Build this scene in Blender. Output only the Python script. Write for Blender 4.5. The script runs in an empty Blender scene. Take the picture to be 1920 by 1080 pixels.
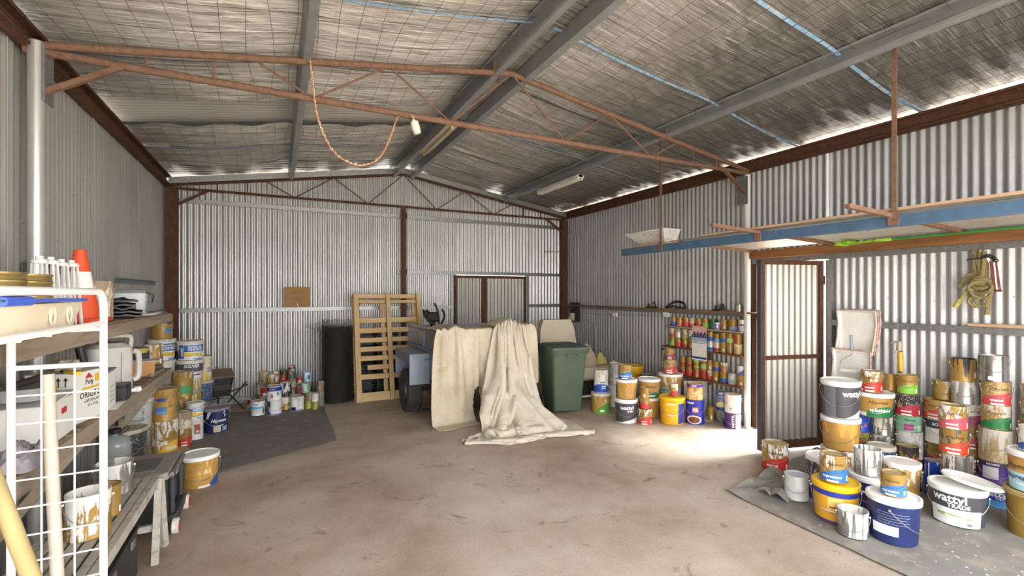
import bpy, bmesh, math, random
from mathutils import Vector, Matrix
R = math.radians
SC = bpy.context.scene
C = SC.collection
# ------------------------------------------------------------------ camera, sky, exposure
F_PX, HOR, EYE, YAW = 876.0, 549.0, 1.75, R(26.7)
cd = bpy.data.cameras.new('camera'); cam = bpy.data.objects.new('camera', cd); C.objects.link(cam)
cd.sensor_width = 36.0; cd.lens = F_PX / 1920 * 36; cd.shift_y = (HOR - 540) / 1920
cd.clip_start = 0.05; cd.clip_end = 300
cam.location = (0, 0, EYE); cam.rotation_euler = (R(90), 0, -YAW)
SC.camera = cam
w = bpy.data.worlds.new('overcast_sky'); SC.world = w; w.use_nodes = True
bg = w.node_tree.nodes['Background']; bg.inputs[0].default_value = (0.96, 0.98, 1.0, 1); bg.inputs[1].default_value = 2.6
sd = bpy.data.lights.new('sun', 'SUN'); sd.energy = 6.0; sd.angle = R(25); sd.color = (1, .97, .92)
sun = bpy.data.objects.new('sun', sd); C.objects.link(sun); sun.rotation_euler = (R(38), 0, R(72))
SC.view_settings.view_transform = 'Standard'; SC.view_settings.look = 'None'
SC.view_settings.gamma = 1; SC.view_settings.use_curve_mapping = False
SC.view_settings.exposure = 1.6
SC.cycles.use_denoising = True
SC.cycles.max_bounces = 10; SC.cycles.diffuse_bounces = 6; SC.cycles.glossy_bounces = 5
SC.cycles.sample_clamp_indirect = 8.0
ST, CT = math.sin(YAW), math.cos(YAW)
def ray(px, d, z):
    """world point at sideways pixel column px, distance d along the view axis, height z"""
    r = (px - 960) / F_PX * d
    return Vector((d * ST + r * CT, d * CT - r * ST, z))
def floor_d(py, z=0.0): return (EYE - z) * F_PX / (py - HOR)
def flo(px, py, z=0.0): return ray(px, floor_d(py, z), z)
def backwall(px, y=8.5):
    k = (px - 960) / F_PX; d = y / (CT - k * ST); return d * (ST + k * CT), d
def rightwall(px, x=5.55):
    k = (px - 960) / F_PX; d = x / (ST + k * CT); return d * (CT - k * ST), d
rnd = random.Random(7)
# ------------------------------------------------------------------ mesh helpers
class MB:
    def __init__(s): s.v = []; s.f = []; s.m = []
    def add(s, vs, fs, mi=0):
        o = len(s.v); s.v += [tuple(p) for p in vs]; s.f += [tuple(i + o for i in f) for f in fs]; s.m += [mi] * len(fs); return s
    def box(s, c, d, rot=None, mi=0):
        x, y, z = d[0] / 2, d[1] / 2, d[2] / 2
        vs = [Vector((a * x, b * y, e * z)) for e in (-1, 1) for a, b in ((-1, -1), (1, -1), (1, 1), (-1, 1))]
        if rot is not None: vs = [rot @ p for p in vs]
        c = Vector(c); vs = [p + c for p in vs]
        return s.add(vs, [(3, 2, 1, 0), (4, 5, 6, 7), (0, 1, 5, 4), (1, 2, 6, 5), (2, 3, 7, 6), (3, 0, 4, 7)], mi)
    def bbox(s, c, d, b=.004, rot=None, mi=0):
        """box with chamfered edges"""
        x, y, z = d[0] / 2, d[1] / 2, d[2] / 2; b = min(b, x * .45, y * .45, z * .45); c = Vector(c)
        bm = bmesh.new(); bmesh.ops.create_cube(bm, size=1)
        for p in bm.verts: p.co = Vector((p.co.x * d[0], p.co.y * d[1], p.co.z * d[2]))
        bmesh.ops.bevel(bm, geom=list(bm.edges), offset=b, segments=1, affect='EDGES')
        vs = [(rot @ p.co if rot is not None else p.co.copy()) + c for p in bm.verts]
        bm.verts.index_update(); fs = [tuple(q.index for q in f.verts) for f in bm.faces]; bm.free()
        return s.add(vs, fs, mi)
    def beam(s, a, b, w, h, up=(0, 0, 1), mi=0):
        a, b = Vector(a), Vector(b); t = (b - a); L = t.length; t.normalize(); up = Vector(up)
        sd_ = t.cross(up); 
        if sd_.length < 1e-4: sd_ = t.cross(Vector((0, 1, 0)))
        sd_.normalize(); u = sd_.cross(t)
        rot = Matrix((sd_, t, u)).transposed()
        return s.box((a + b) / 2, (w, L, h), rot, mi)
    def tube(s, pts, r, n=8, closed=False, caps=True, mi=0):
        pts = [Vector(p) for p in pts]; N = len(pts); rr = r if isinstance(r, (list, tuple)) else [r] * N
        vs = []; nrm = None
        for i, p in enumerate(pts):
            if closed: t = pts[(i + 1) % N] - pts[i - 1]
            else: t = pts[min(i + 1, N - 1)] - pts[max(i - 1, 0)]
            if t.length < 1e-9: t = Vector((0, 0, 1))
            t.normalize()
            if nrm is None:
                nrm = t.orthogonal().normalized()
            else:
                nrm = nrm - t * nrm.dot(t)
                nrm = nrm.normalized() if nrm.length > 1e-6 else t.orthogonal().normalized()
            bn = t.cross(nrm)
            for k in range(n):
                a = 2 * math.pi * k / n; vs.append(p + (nrm * math.cos(a) + bn * math.sin(a)) * rr[i])
        fs = []
        for i in range(N if closed else N - 1):
            j = (i + 1) % N
            for k in range(n):
                fs.append((i * n + k, i * n + (k + 1) % n, j * n + (k + 1) % n, j * n + k))
        if caps and not closed:
            fs.append(tuple(range(n - 1, -1, -1))); fs.append(tuple((N - 1) * n + k for k in range(n)))
        return s.add(vs, fs, mi)
    def lathe(s, prof, n=24, mi=0, c=(0, 0, 0)):
        vs = []; fs = []; c = Vector(c)
        for (r, z) in prof:
            for k in range(n):
                a = 2 * math.pi * k / n; vs.append(c + Vector((r * math.sin(a), -r * math.cos(a), z)))
        for i in range(len(prof) - 1):
            for k in range(n):
                fs.append((i * n + k, i * n + (k + 1) % n, (i + 1) * n + (k + 1) % n, (i + 1) * n + k))
        return s.add(vs, fs, mi)
    def disc(s, r, z, n=24, up=True, mi=0, c=(0, 0, 0)):
        vs = [Vector(c) + Vector((r * math.sin(2 * math.pi * k / n), -r * math.cos(2 * math.pi * k / n), z)) for k in range(n)]
        return s.add(vs, [tuple(range(n)) if up else tuple(range(n - 1, -1, -1))], mi)
    def grid(s, fn, nu, nv, mi=0, flip=False):
        vs = [fn(i / nu, j / nv) for j in range(nv + 1) for i in range(nu + 1)]
        fs = []
        for j in range(nv):
            for i in range(nu):
                q = (j * (nu + 1) + i, j * (nu + 1) + i + 1, (j + 1) * (nu + 1) + i + 1, (j + 1) * (nu + 1) + i)
                fs.append(q[::-1] if flip else q)
        return s.add(vs, fs, mi)
    def slab(s, fn, nu, nv, th, mi=0):
        """thick sheet: a grid and its copy lowered by th (vector), joined at the rim"""
        th = Vector(th); o = len(s.v); s.grid(fn, nu, nv, mi); n1 = (nu + 1) * (nv + 1)
        vs = [Vector(p) + th for p in s.v[o:o + n1]]
        fs = []
        for j in range(nv):
            for i in range(nu):
                fs.append(((j + 1) * (nu + 1) + i, (j + 1) * (nu + 1) + i + 1, j * (nu + 1) + i + 1, j * (nu + 1) + i))
        o2 = len(s.v); s.add(vs, fs, mi)
        rim = [i for i in range(nu)] + [j * (nu + 1) + nu for j in range(nv)] + [nv * (nu + 1) + i for i in range(nu, 0, -1)] + [j * (nu + 1) for j in range(nv, 0, -1)]
        for a, b in zip(rim, rim[1:] + rim[:1]):
            s.f.append((o + b, o + a, o2 + a, o2 + b)); s.m.append(mi)
        return s
    def prism(s, poly, z0, z1, mi=0):
        n = len(poly); vs = [(x, y, z0) for x, y in poly] + [(x, y, z1) for x, y in poly]
        fs = [tuple(range(n - 1, -1, -1)), tuple(range(n, 2 * n))] + [(i, (i + 1) % n, n + (i + 1) % n, n + i) for i in range(n)]
        return s.add(vs, fs, mi)
    def xf(s, M, start=0):
        s.v = s.v[:start] + [tuple(M @ Vector(p)) for p in s.v[start:]]; return s
    def mesh(s, name, mats, ang=38, smooth=True):
        me = bpy.data.meshes.new(name); me.from_pydata(s.v, [], s.f)
        for m in (mats if isinstance(mats, (list, tuple)) else [mats]): me.materials.append(m)
        if any(s.m): me.polygons.foreach_set('material_index', s.m)
        if smooth:
            me.polygons.foreach_set('use_smooth', [True] * len(s.f)); me.update()
            me.set_sharp_from_angle(angle=R(ang))
        me.update(); return me
    def build(s, name, mats, parent=None, ang=38, smooth=True, loc=None):
        return link(name, s.mesh(name, mats, ang, smooth), parent, loc)
def link(name, me, parent=None, loc=None, rot=None):
    o = bpy.data.objects.new(name, me); C.objects.link(o)
    if parent is not None: o.parent = parent
    if loc is not None: o.location = loc
    if rot is not None: o.rotation_euler = rot
    return o
def tag(o, label=None, cat=None, group=None, kind=None):
    if label: o['label'] = label
    if cat: o['category'] = cat
    if group: o['group'] = group
    if kind: o['kind'] = kind
    return o
def thing(name, label, cat, loc=(0, 0, 0), rz=0, group=None):
    o = bpy.data.objects.new(name, None); C.objects.link(o); o.empty_display_size = .05
    o.location = loc; o.rotation_euler = (0, 0, rz)
    return tag(o, label, cat, group)
def struct(name, loc=(0, 0, 0)):
    o = bpy.data.objects.new(name, None); C.objects.link(o); o.location = loc; o['kind'] = 'structure'; return o
def rotz(a): return Matrix.Rotation(a, 3, 'Z')
def arc(c, r, a0, a1, n, plane='xz'):
    out = []
    for i in range(n + 1):
        a = a0 + (a1 - a0) * i / n; x, y = r * math.cos(a), r * math.sin(a)
        out.append(Vector(c) + (Vector((x, 0, y)) if plane == 'xz' else Vector((x, y, 0)) if plane == 'xy' else Vector((0, x, y))))
    return out
def catmull(pts, k=6, closed=False):
    P = [Vector(p) for p in pts]; n = len(P); out = []
    for i in range(n if closed else n - 1):
        if closed: a, b, c, d = P[i - 1], P[i], P[(i + 1) % n], P[(i + 2) % n]
        else: a, b, c, d = P[max(i - 1, 0)], P[i], P[i + 1], P[min(i + 2, n - 1)]
        for j in range(k):
            t = j / k
            out.append(.5 * ((2 * b) + (c - a) * t + (2 * a - 5 * b + 4 * c - d) * t * t + (3 * b - a - 3 * c + d) * t ** 3))
    if not closed: out.append(P[-1])
    return out
# ------------------------------------------------------------------ materials
def srgb(h):
    if isinstance(h, str):
        h = h.lstrip('#'); c = [int(h[i:i + 2], 16) / 255 for i in (0, 2, 4)]
    else: c = h
    return tuple(((x + .055) / 1.055) ** 2.4 if x > .04045 else x / 12.92 for x in c) + (1,)
MATS = {}
def nodes(name):
    m = bpy.data.materials.new(name); m.use_nodes = True; nt = m.node_tree
    return m, nt, nt.nodes, nt.links, nt.nodes['Principled BSDF']
def coords(nt, scale=(1, 1, 1), rnd_off=True, src='Object'):
    N, L = nt.nodes, nt.links; tc = N.new('ShaderNodeTexCoord'); mp = N.new('ShaderNodeMapping'); mp.inputs['Scale'].default_value = scale
    if rnd_off:
        oi = N.new('ShaderNodeObjectInfo'); ml = N.new('ShaderNodeMath'); ml.operation = 'MULTIPLY'; ml.inputs[1].default_value = 37.0
        ad = N.new('ShaderNodeVectorMath'); ad.operation = 'ADD'
        L.new(oi.outputs['Random'], ml.inputs[0]); L.new(tc.outputs[src], ad.inputs[0]); L.new(ml.outputs[0], ad.inputs[1]); L.new(ad.outputs[0], mp.inputs['Vector'])
    else: L.new(tc.outputs[src], mp.inputs['Vector'])
    return mp.outputs[0]
def noise(nt, vec, scale, detail=4, rough=.55, dist=0):
    n = nt.nodes.new('ShaderNodeTexNoise'); n.inputs['Scale'].default_value = scale; n.inputs['Detail'].default_value = detail
    n.inputs['Roughness'].default_value = rough; n.inputs['Distortion'].default_value = dist; nt.links.new(vec, n.inputs['Vector']); return n.outputs['Fac']
def ramp(nt, fac, stops, interp='LINEAR'):
    r = nt.nodes.new('ShaderNodeValToRGB'); r.color_ramp.interpolation = interp; e = r.color_ramp.elements
    while len(e) < len(stops): e.new(.5)
    for x, (p, c) in zip(e, stops): x.position = p; x.color = c if len(c) == 4 else tuple(c) + (1,)
    nt.links.new(fac, r.inputs[0]); return r.outputs[0]
def mix(nt, fac, a, b, mode='MIX'):
    n = nt.nodes.new('ShaderNodeMix'); n.data_type = 'RGBA'; n.blend_type = mode
    for val, inp in ((fac, n.inputs['Factor']), (a, n.inputs['A']), (b, n.inputs['B'])):
        if hasattr(val, 'is_linked'): nt.links.new(val, inp)
        else: inp.default_value = val
    return n.outputs['Result']
def bump(nt, h, strength, dist=.01):
    b = nt.nodes.new('ShaderNodeBump'); b.inputs['Strength'].default_value = strength; b.inputs['Distance'].default_value = dist
    nt.links.new(h, b.inputs['Height']); nt.links.new(b.outputs[0], nt.nodes['Principled BSDF'].inputs['Normal'])
def shade(c, k): return tuple(min(1, x * k) for x in c[:3]) + (1,)
def mat(name, col, rough=.6, metal=0, var=.12, scale=8, stretch=(1, 1, 1), dirt=None, dirt_amt=.5, bmp=0, bscale=None, spec=.5):
    """plain surface with mottling and, if dirt is given, patches of a second colour"""
    if name in MATS: return MATS[name]
    m, nt, N, L, P = nodes(name); c = srgb(col); v = coords(nt, stretch)
    f = noise(nt, v, scale, 5)
    base = ramp(nt, f, [(.3, shade(c, 1 - var)), (.7, shade(c, 1 + var))])
    if dirt:
        g = noise(nt, v, scale * 2.3, 6, .65)
        base = mix(nt, ramp(nt, g, [(1 - dirt_amt - .08, (0, 0, 0)), (1 - dirt_amt + .08, (1, 1, 1))]), base, srgb(dirt))
    L.new(base, P.inputs['Base Color']); P.inputs['Roughness'].default_value = rough; P.inputs['Metallic'].default_value = metal
    P.inputs['Specular IOR Level'].default_value = spec
    if bmp: bump(nt, noise(nt, v, bscale or scale * 4, 4), bmp)
    MATS[name] = m; return m
def wood(name, col, dark, axis='y', scale=6, rough=.75):
    if name in MATS: return MATS[name]
    m, nt, N, L, P = nodes(name); st = {'x': (.08, 1, 1), 'y': (1, .08, 1), 'z': (1, 1, .08)}[axis]
    v = coords(nt, st); f = noise(nt, v, scale * 5, 5, .6, .6); g = noise(nt, coords(nt), 2.2, 4)
    a = ramp(nt, f, [(.3, srgb(dark)), (.62, srgb(col))])
    a = mix(nt, ramp(nt, g, [(.35, (0, 0, 0)), (.75, (.6, .6, .6))]), a, shade(srgb(col), .72))
    L.new(a, P.inputs['Base Color']); P.inputs['Roughness'].default_value = rough; bump(nt, f, .25, .004)
    MATS[name] = m; return m
# galvanised corrugated iron
def galv_wall(name, c1, c2, stain, metal=.68, r0=.34):
    m, nt, N, L, P = nodes(name); v = coords(nt, (1, 1, 1), True)
    big = noise(nt, v, 1.3, 5, .6); sp = noise(nt, v, 42, 3); st = noise(nt, coords(nt, (9, 9, .25)), 2.0, 4)
    a = ramp(nt, big, [(.3, srgb(c1)), (.7, srgb(c2))])
    a = mix(nt, ramp(nt, st, [(.5, (0, 0, 0)), (.8, (.42, .42, .42))]), a, srgb(stain))
    fl = noise(nt, v, 30, 2, .5)
    a = mix(nt, ramp(nt, fl, [(.735, (0, 0, 0)), (.76, (.75, .75, .75))]), a, srgb('#3b332c'))
    L.new(a, P.inputs['Base Color']); P.inputs['Metallic'].default_value = metal
    L.new(ramp(nt, sp, [(.3, (r0,) * 3), (.7, (r0 + .16,) * 3)]), P.inputs['Roughness'])
    return m
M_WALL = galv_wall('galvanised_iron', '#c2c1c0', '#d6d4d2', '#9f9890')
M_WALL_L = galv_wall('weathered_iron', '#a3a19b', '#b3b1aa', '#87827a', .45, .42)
M_WALL_R = galv_wall('side_wall_iron', '#adacac', '#bfbebd', '#918a82', .6, .46)  # darker, rougher copy of the wall iron, toning down hot light on the right wall
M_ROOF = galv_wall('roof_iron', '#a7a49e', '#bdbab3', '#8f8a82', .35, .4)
M_GALV = mat('galvanised_steel', '#9a9b9a', .45, .75, .25, 40, dirt='#6d6a64', dirt_amt=.35)
M_PURL = mat('purlin_steel', '#a3a6a6', .5, .6, .12, 6, dirt='#77756f', dirt_amt=.3)
M_RUST = mat('rust', '#7b5036', .85, .1, .25, 14, dirt='#593a28', dirt_amt=.42, bmp=.2)
M_RUSTL = mat('rust_dusty', '#7c5e4b', .85, .1, .2, 14, dirt='#654936', dirt_amt=.4, bmp=.2)
M_RUSTD = mat('rust_dark', '#5d3b28', .85, .1, .25, 12, dirt='#46301f', dirt_amt=.42, bmp=.2)
def foil():
    m, nt, N, L, P = nodes('foil_insulation')
    v = coords(nt, (.4, 8, 1)); v2 = coords(nt, (.45, 22, 1)); d = coords(nt)
    n1 = noise(nt, v, 4, 6, .68, .5); n2 = noise(nt, v2, 5, 6, .72, .3); g = noise(nt, d, 1.1, 5)
    a = ramp(nt, g, [(.3, srgb('#a09a93')), (.7, srgb('#bab4ac'))])
    a = mix(nt, ramp(nt, n2, [(.53, (0, 0, 0)), (.62, (.95, .95, .95))]), a, srgb('#fbf9f4'))  # bright highlight streaks of the wrinkled foil, put into its colour
    a = mix(nt, ramp(nt, n1, [(.3, (.7, .7, .7)), (.5, (0, 0, 0))]), a, srgb('#5f5a54'))
    L.new(a, P.inputs['Base Color']); P.inputs['Metallic'].default_value = .9
    L.new(ramp(nt, n1, [(.3, (.46, .46, .46)), (.7, (.24, .24, .24))]), P.inputs['Roughness'])
    ad = N.new('ShaderNodeMath'); ad.operation = 'MULTIPLY_ADD'; ad.inputs[1].default_value = .5; L.new(n1, ad.inputs[0]); L.new(n2, ad.inputs[2]); bump(nt, ad.outputs[0], .9, .03)
    return m
M_FOIL = foil()
def concrete():
    m, nt, N, L, P = nodes('concrete'); v = coords(nt, rnd_off=False)
    a = ramp(nt, noise(nt, v, .9, 8, .62), [(.28, srgb('#9a8877')), (.5, srgb('#bbab9b')), (.72, srgb('#d2c7ba'))])
    a = mix(nt, ramp(nt, noise(nt, v, .45, 6, .6, .8), [(.46, (0, 0, 0)), (.64, (.6, .6, .6))]), a, srgb('#8c6c50'))
    a = mix(nt, ramp(nt, noise(nt, v, 3.2, 9, .7, 1.2), [(.58, (0, 0, 0)), (.70, (.75, .75, .75))]), a, srgb('#6d5442'))
    a = mix(nt, ramp(nt, noise(nt, v, 7.5, 6, .6), [(.71, (0, 0, 0)), (.75, (.55, .55, .55))]), a, srgb('#50443b'))
    a = mix(nt, ramp(nt, noise(nt, v, 26, 3, .5), [(.76, (0, 0, 0)), (.79, (.8, .8, .8))]), a, srgb('#e6e0d8'))
    a = mix(nt, ramp(nt, noise(nt, v, 60, 3), [(.3, (.18, .18, .18)), (.6, (0, 0, 0))]), a, srgb('#5a4c40'))
    L.new(a, P.inputs['Base Color']); L.new(ramp(nt, noise(nt, v, 2.5, 5), [(.3, (.5, .5, .5)), (.7, (.8, .8, .8))]), P.inputs['Roughness'])
    bump(nt, noise(nt, v, 14, 8, .7), .18, .01); return m
M_CONC = concrete()
# ------------------------------------------------------------------ the shed shell
XL, XR, YF, YB = -1.5, 5.57, -0.5, 8.55
XM = (XL + XR) / 2; EAVE, RISE = 3.47, .158
def roof_z(x): return EAVE + RISE * (3.535 - abs(x - XM))
fl = MB(); fl.box((XM, 4.0, -.06), (XR - XL + .3, 9.4, .12)); fo = fl.build('floor', M_CONC); fo['kind'] = 'structure'
M_GRAVEL = mat('gravel', '#c9c0b4', .95, 0, .2, 3, dirt='#9c8f80', dirt_amt=.4, bmp=.4, bscale=60)
g = MB(); g.box((2, 2, -.17), (70, 70, .1)); go = g.build('ground', M_GRAVEL); go['kind'] = 'structure'
PITCH = .0762
def sheet_mesh(name, width, zt0, zt1, z0, mt, amp=.0108, seg=8):
    """corrugated sheet: u along +X, ridges along Z, top may slope from zt0 to zt1; corrugation towards -Y"""
    n = max(2, round(width / PITCH * seg)); b = MB()
    vs = []
    for i in range(n + 1):
        x = width * i / n; y = -amp * math.cos(2 * math.pi * x / PITCH); zt = zt0 + (zt1 - zt0) * i / n
        vs += [(x, y, z0), (x, y, zt)]
    b.add(vs, [(2 * i, 2 * i + 2, 2 * i + 3, 2 * i + 1) for i in range(n)])
    return b.mesh(name, mt, 80)
SW = PITCH * 10; LAP = .03
# back wall (faces -Y)
wb = struct('wall_back', (0, YB, 0))
x = XL; k = 0
while x < XR - .02:
    wd = min(SW, XR - x); z0 = 2.12 if 3.0 < x < 4.4 else 0
    link('corrugated_sheet', sheet_mesh('corrugated_sheet', wd + LAP, roof_z(x) - .03, roof_z(x + wd) - .03, z0, M_WALL), wb, (x, -.004 * (k % 2), 0)); x += wd; k += 1
# side walls
def side_wall(name, xw, rot, segs, mt):
    p = struct(name, (xw, 0, 0)); cache = {}
    for k, (ya, yb, z0) in enumerate(segs):
        key = (round(yb - ya, 3), z0)
        if key not in cache: cache[key] = sheet_mesh('corrugated_sheet', yb - ya + (LAP if yb - ya > .3 and z0 == 0 else 0), EAVE - .02, EAVE - .02, z0, mt)
        o = link('corrugated_sheet', cache[key], p)
        s = .004 * (k % 2)
        if rot > 0: o.rotation_euler = (0, 0, R(90)); o.location = (s, ya, 0)       # faces +X
        else: o.rotation_euler = (0, 0, R(-90)); o.location = (-s, yb, 0)      # faces -X
    return p
def run(a, b, z0=0):
    out = []; y = b
    while y > a + .02:
        w_ = min(SW, y - a); out.append((y - w_, y, z0)); y -= w_
    return out
DY0, DY1 = 3.10, 3.978
wl = side_wall('wall_left', XL, 1, run(YF, YB), M_WALL_L)
wr = side_wall('wall_right', XR, -1, run(DY1, YB) + run(DY0, DY1, 2.14) + run(YF, DY0), M_WALL_R)
# unseen front wall and lintel, added to cut light entering the open roller-door bay
wf = struct('wall_front_shade', (0, YF, 0)); x = 4.75
while x < XR - .02:
    wd = min(SW, XR - x); o = link('corrugated_sheet', sheet_mesh('corrugated_sheet', wd + LAP, roof_z(x) - .03, roof_z(x + wd) - .03, 0, M_WALL), wf, (x, 0, 0)); x += wd
x = XL
while x < 4.7:
    wd = min(SW, 4.75 - x); o = link('lintel_shade', sheet_mesh('lintel_shade', wd + LAP, roof_z(x) - .03, roof_z(x + wd) - .03, 3.2, M_WALL), wf, (x, 0, 0)); x += wd
# roof: iron, foil blankets held by wire netting
ce = struct('ceiling', (0, 0, 0))
ca = math.atan(RISE)
for s in (-1, 1):
    Ls = 3.60 / math.cos(ca)
    for (ya, yb, z0) in run(YF - .1, YB + .1):
        me = sheet_mesh('roof_sheet', yb - ya + LAP, Ls, Ls, 0, M_ROOF, amp=.0135, seg=8)
        o = link('roof_sheet', me, ce)
        # sheet local x -> world Y, local z -> up the slope
        up = Vector((-s * math.cos(ca), 0, math.sin(ca))); ux = Vector((0, 1, 0)); uy = up.cross(ux)
        Mx = Matrix((ux, uy, up)).transposed().to_4x4(); Mx.translation = Vector((XM + s * 3.60, ya, roof_z(XM + s * 3.60) + .06)); o.matrix_world = Mx
seams_l = [-.6, 1.0, 2.2, 3.38, 4.42, 5.25, 6.0, 6.85, 7.7, 8.6]; seams_r = [-.6, 1.0, 2.2, 3.38, 4.5, 5.65, 6.8, 7.7, 8.6]
PURL = {-1: [XM - 1.83], 1: [XM + 2.02]}
M_TAPE = mat('blue_tape', '#7fb0d6', .5, 0, .25, 12, dirt='#c4ccd2', dirt_amt=.45)
M_TAPED = mat('dark_seam', '#4c5157', .7, 0, .2, 12)
def roof_surf(s, q, y, sag=.035):
    """q 0 at eave .. 1 at ridge"""
    x = XM + s * 3.535 * (1 - q); px = abs(x - (XM + s * 1.9)) 
    ph = (1 - q) * 3.535
    d = abs(math.sin(math.pi * (ph - .12) / 1.8)) if ph < 1.92 else abs(math.sin(math.pi * (ph - 1.92) / 1.6))
    return Vector((x, y, roof_z(x) + .02 - sag * d - .012 * math.sin(y * 5.2 + s) * d))
for s, seams in ((-1, seams_l), (1, seams_r)):
    for i in range(len(seams) - 1):
        a, b_ = seams[i], seams[i + 1]
        if s == -1 and abs(a - 5.25) < .01: continue                     # blanket missing: bare iron shows
        r_ = random.Random(i * 3 + s)
        def fn(u, v):
            p = roof_surf(s, u, a + (b_ - a) * v)
            e = min(v, 1 - v) * (b_ - a)
            p.z -= .018 * math.exp(-e / .05) + .008 * math.sin(37 * v + 5 * math.sin(9 * u)) * math.sin(23 * u + i)
            return p
        b = MB(); b.grid(fn, 44, 18, flip=(s == 1)); b.build('foil_blanket', M_FOIL, ce)
    for i, y in enumerate(seams[1:-1]):
        if s == -1 and y in (5.25, 6.0):
            b = MB(); b.grid(lambda u, v: roof_surf(s, u, y + (.04 if y == 5.25 else -.04) * (v - .5)) + Vector((0, 0, -.022 - .02 * math.sin(40 * u) * (1 - v))), 40, 1)
            b.build('foil_edge', M_FOIL if y == 5.25 else M_TAPED, ce); continue
        mt = M_TAPE if (i in (1, 2, 6) if s == -1 else i in (1, 2, 4)) else M_TAPED
        wv = .016 if mt is M_TAPE else .008
        b = MB(); b.grid(lambda u, v: roof_surf(s, .02 + .96 * u, y + wv * (2 * v - 1) + .02 * math.sin(5 * u + i)) + Vector((0, 0, -.03)), 40, 1, flip=(s == 1)); b.build('seam_tape', mt, ce)
# wire netting under the foil
M_WIRE = mat('netting_wire', '#5b5854', .5, .7, .1, 10)
b = MB()
def strip(pts, r):
    o = len(b.v); n = len(pts)
    for p in pts: b.v += [tuple(p + Vector((0, 0, r))), tuple(p + Vector((0, -r, -r * .5))), tuple(p + Vector((0, r, -r * .5)))]
    for i in range(n - 1):
        for k in range(3): b.f.append((o + 3 * i + k, o + 3 * i + (k + 1) % 3, o + 3 * i + 3 + (k + 1) % 3, o + 3 * i + 3 + k)); b.m.append(0)
def stripy(pts, r):
    o = len(b.v); n = len(pts)
    for p in pts: b.v += [tuple(p + Vector((0, 0, r))), tuple(p + Vector((-r, 0, -r * .5))), tuple(p + Vector((r, 0, -r * .5)))]
    for i in range(n - 1):
        for k in range(3): b.f.append((o + 3 * i + k, o + 3 * i + (k + 1) % 3, o + 3 * i + 3 + (k + 1) % 3, o + 3 * i + 3 + k)); b.m.append(0)
lo = Vector((0, 0, -.034)); rn = random.Random(4)
for s in (-1, 1):
    for j in range(23):
        q = (j + .5) / 23 ; f0 = rn.uniform(0, 6)
        if s == -1:
            for ya, yb in ((.6, 5.25), (6.0, 8.5)): stripy([roof_surf(s, q + .006 * math.sin(y_ * 3 + f0), y_) + lo for y_ in [ya + (yb - ya) * t / 30 for t in range(31)]], .0016)
        else: stripy([roof_surf(s, q + .006 * math.sin(y_ * 3 + f0), y_) + lo for y_ in [.6 + 7.9 * t / 50 for t in range(51)]], .0016)
    y = .6
    while y < 8.5:
        if not (s == -1 and 5.22 < y < 6.03): f0 = rn.uniform(0, 6); strip([roof_surf(s, t / 24, y + .012 * math.sin(t * .7 + f0)) + lo for t in range(25)], .0015)
        y += .30
nt_ = b.build('wire_netting', M_WIRE, ce, smooth=False); nt_['kind'] = 'stuff'
# purlins (C sections along the shed)
def channel(name, x, z, h, wd, t, mt, parent, ya, yb, open_dir=1, tilt=0):
    """C section running along Y; open side towards open_dir"""
    b = MB(); L = yb - ya; o = open_dir
    b.box((-o * wd / 2, 0, 0), (t, L, h)); b.box((0, 0, h / 2 - t / 2), (wd, L, t)); b.box((0, 0, -h / 2 + t / 2), (wd, L, t))
    b.box((o * (wd / 2 - t / 2), 0, h / 2 - .012), (t, L, .02)); b.box((o * (wd / 2 - t / 2), 0, -h / 2 + .012), (t, L, .02))
    ob = b.build(name, mt, parent, loc=(x, (ya + yb) / 2, z)); ob.rotation_euler = (0, tilt, 0); return ob
for s in (-1, 1):
    xp = PURL[s][0]; channel('purlin', xp, roof_z(xp) - .075, .15, .062, .004, M_PURL, ce, YF, YB - .01, -s, s * ca)
    xr = XM + s * .17; channel('purlin', xr, roof_z(xr) - .085, .17, .066, .004, M_PURL, ce, YF, YB - .01, s, s * ca)
    channel('eave_beam', (XR - .07) if s > 0 else (XL + .07), EAVE - .075, .15, .075, .006, M_RUSTD, ce, YF, YB - .02, -s)
# girts
def girt_back(z, xa, xb):
    b = MB(); L = xb - xa; t = .003; h, wd = .06, .05
    b.box((0, -.025, h / 2), (L, wd, t)); b.box((0, -.025, -h / 2), (L, wd, t)); b.box((0, -.05, 0), (L, t, h)); b.box((0, -.002, 0), (L, t, h))
    b.build('girt', M_GALV, wb, loc=((xa + xb) / 2, -.01, z))
for z, xa, xb in ((3.14, XL + .15, XR - .15), (2.13, 1.95, XR - .15), (1.48, XL + .1, 3.02), (1.48, 4.62, XR - .1), (.08, XL + .1, 2.95)): girt_back(z, xa, xb)
for xj in (2.99, 4.63):
    b = MB(); b.box((0, -.03, 0), (.05, .055, 2.1)); b.build('door_jamb', M_GALV, wb, loc=(xj, -.01, 1.05))
def girt_side(p, z, ya, yb, s):
    b = MB(); L = yb - ya; t = .003; h, wd = .06, .05
    b.box((s * .025, 0, h / 2), (wd, L, t)); b.box((s * .025, 0, -h / 2), (wd, L, t)); b.box((s * .05, 0, 0), (t, L, h))
    b.build('girt', M_GALV, p, loc=(s * .01, (ya + yb) / 2, z))
girt_side(wr, 1.42, YF, DY0 - .04, -1); girt_side(wr, 2.16, YF, 4.0, -1); girt_side(wr, .1, YF, DY0, -1)
girt_side(wl, 1.47, 5.9, 8.4, 1)
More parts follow.
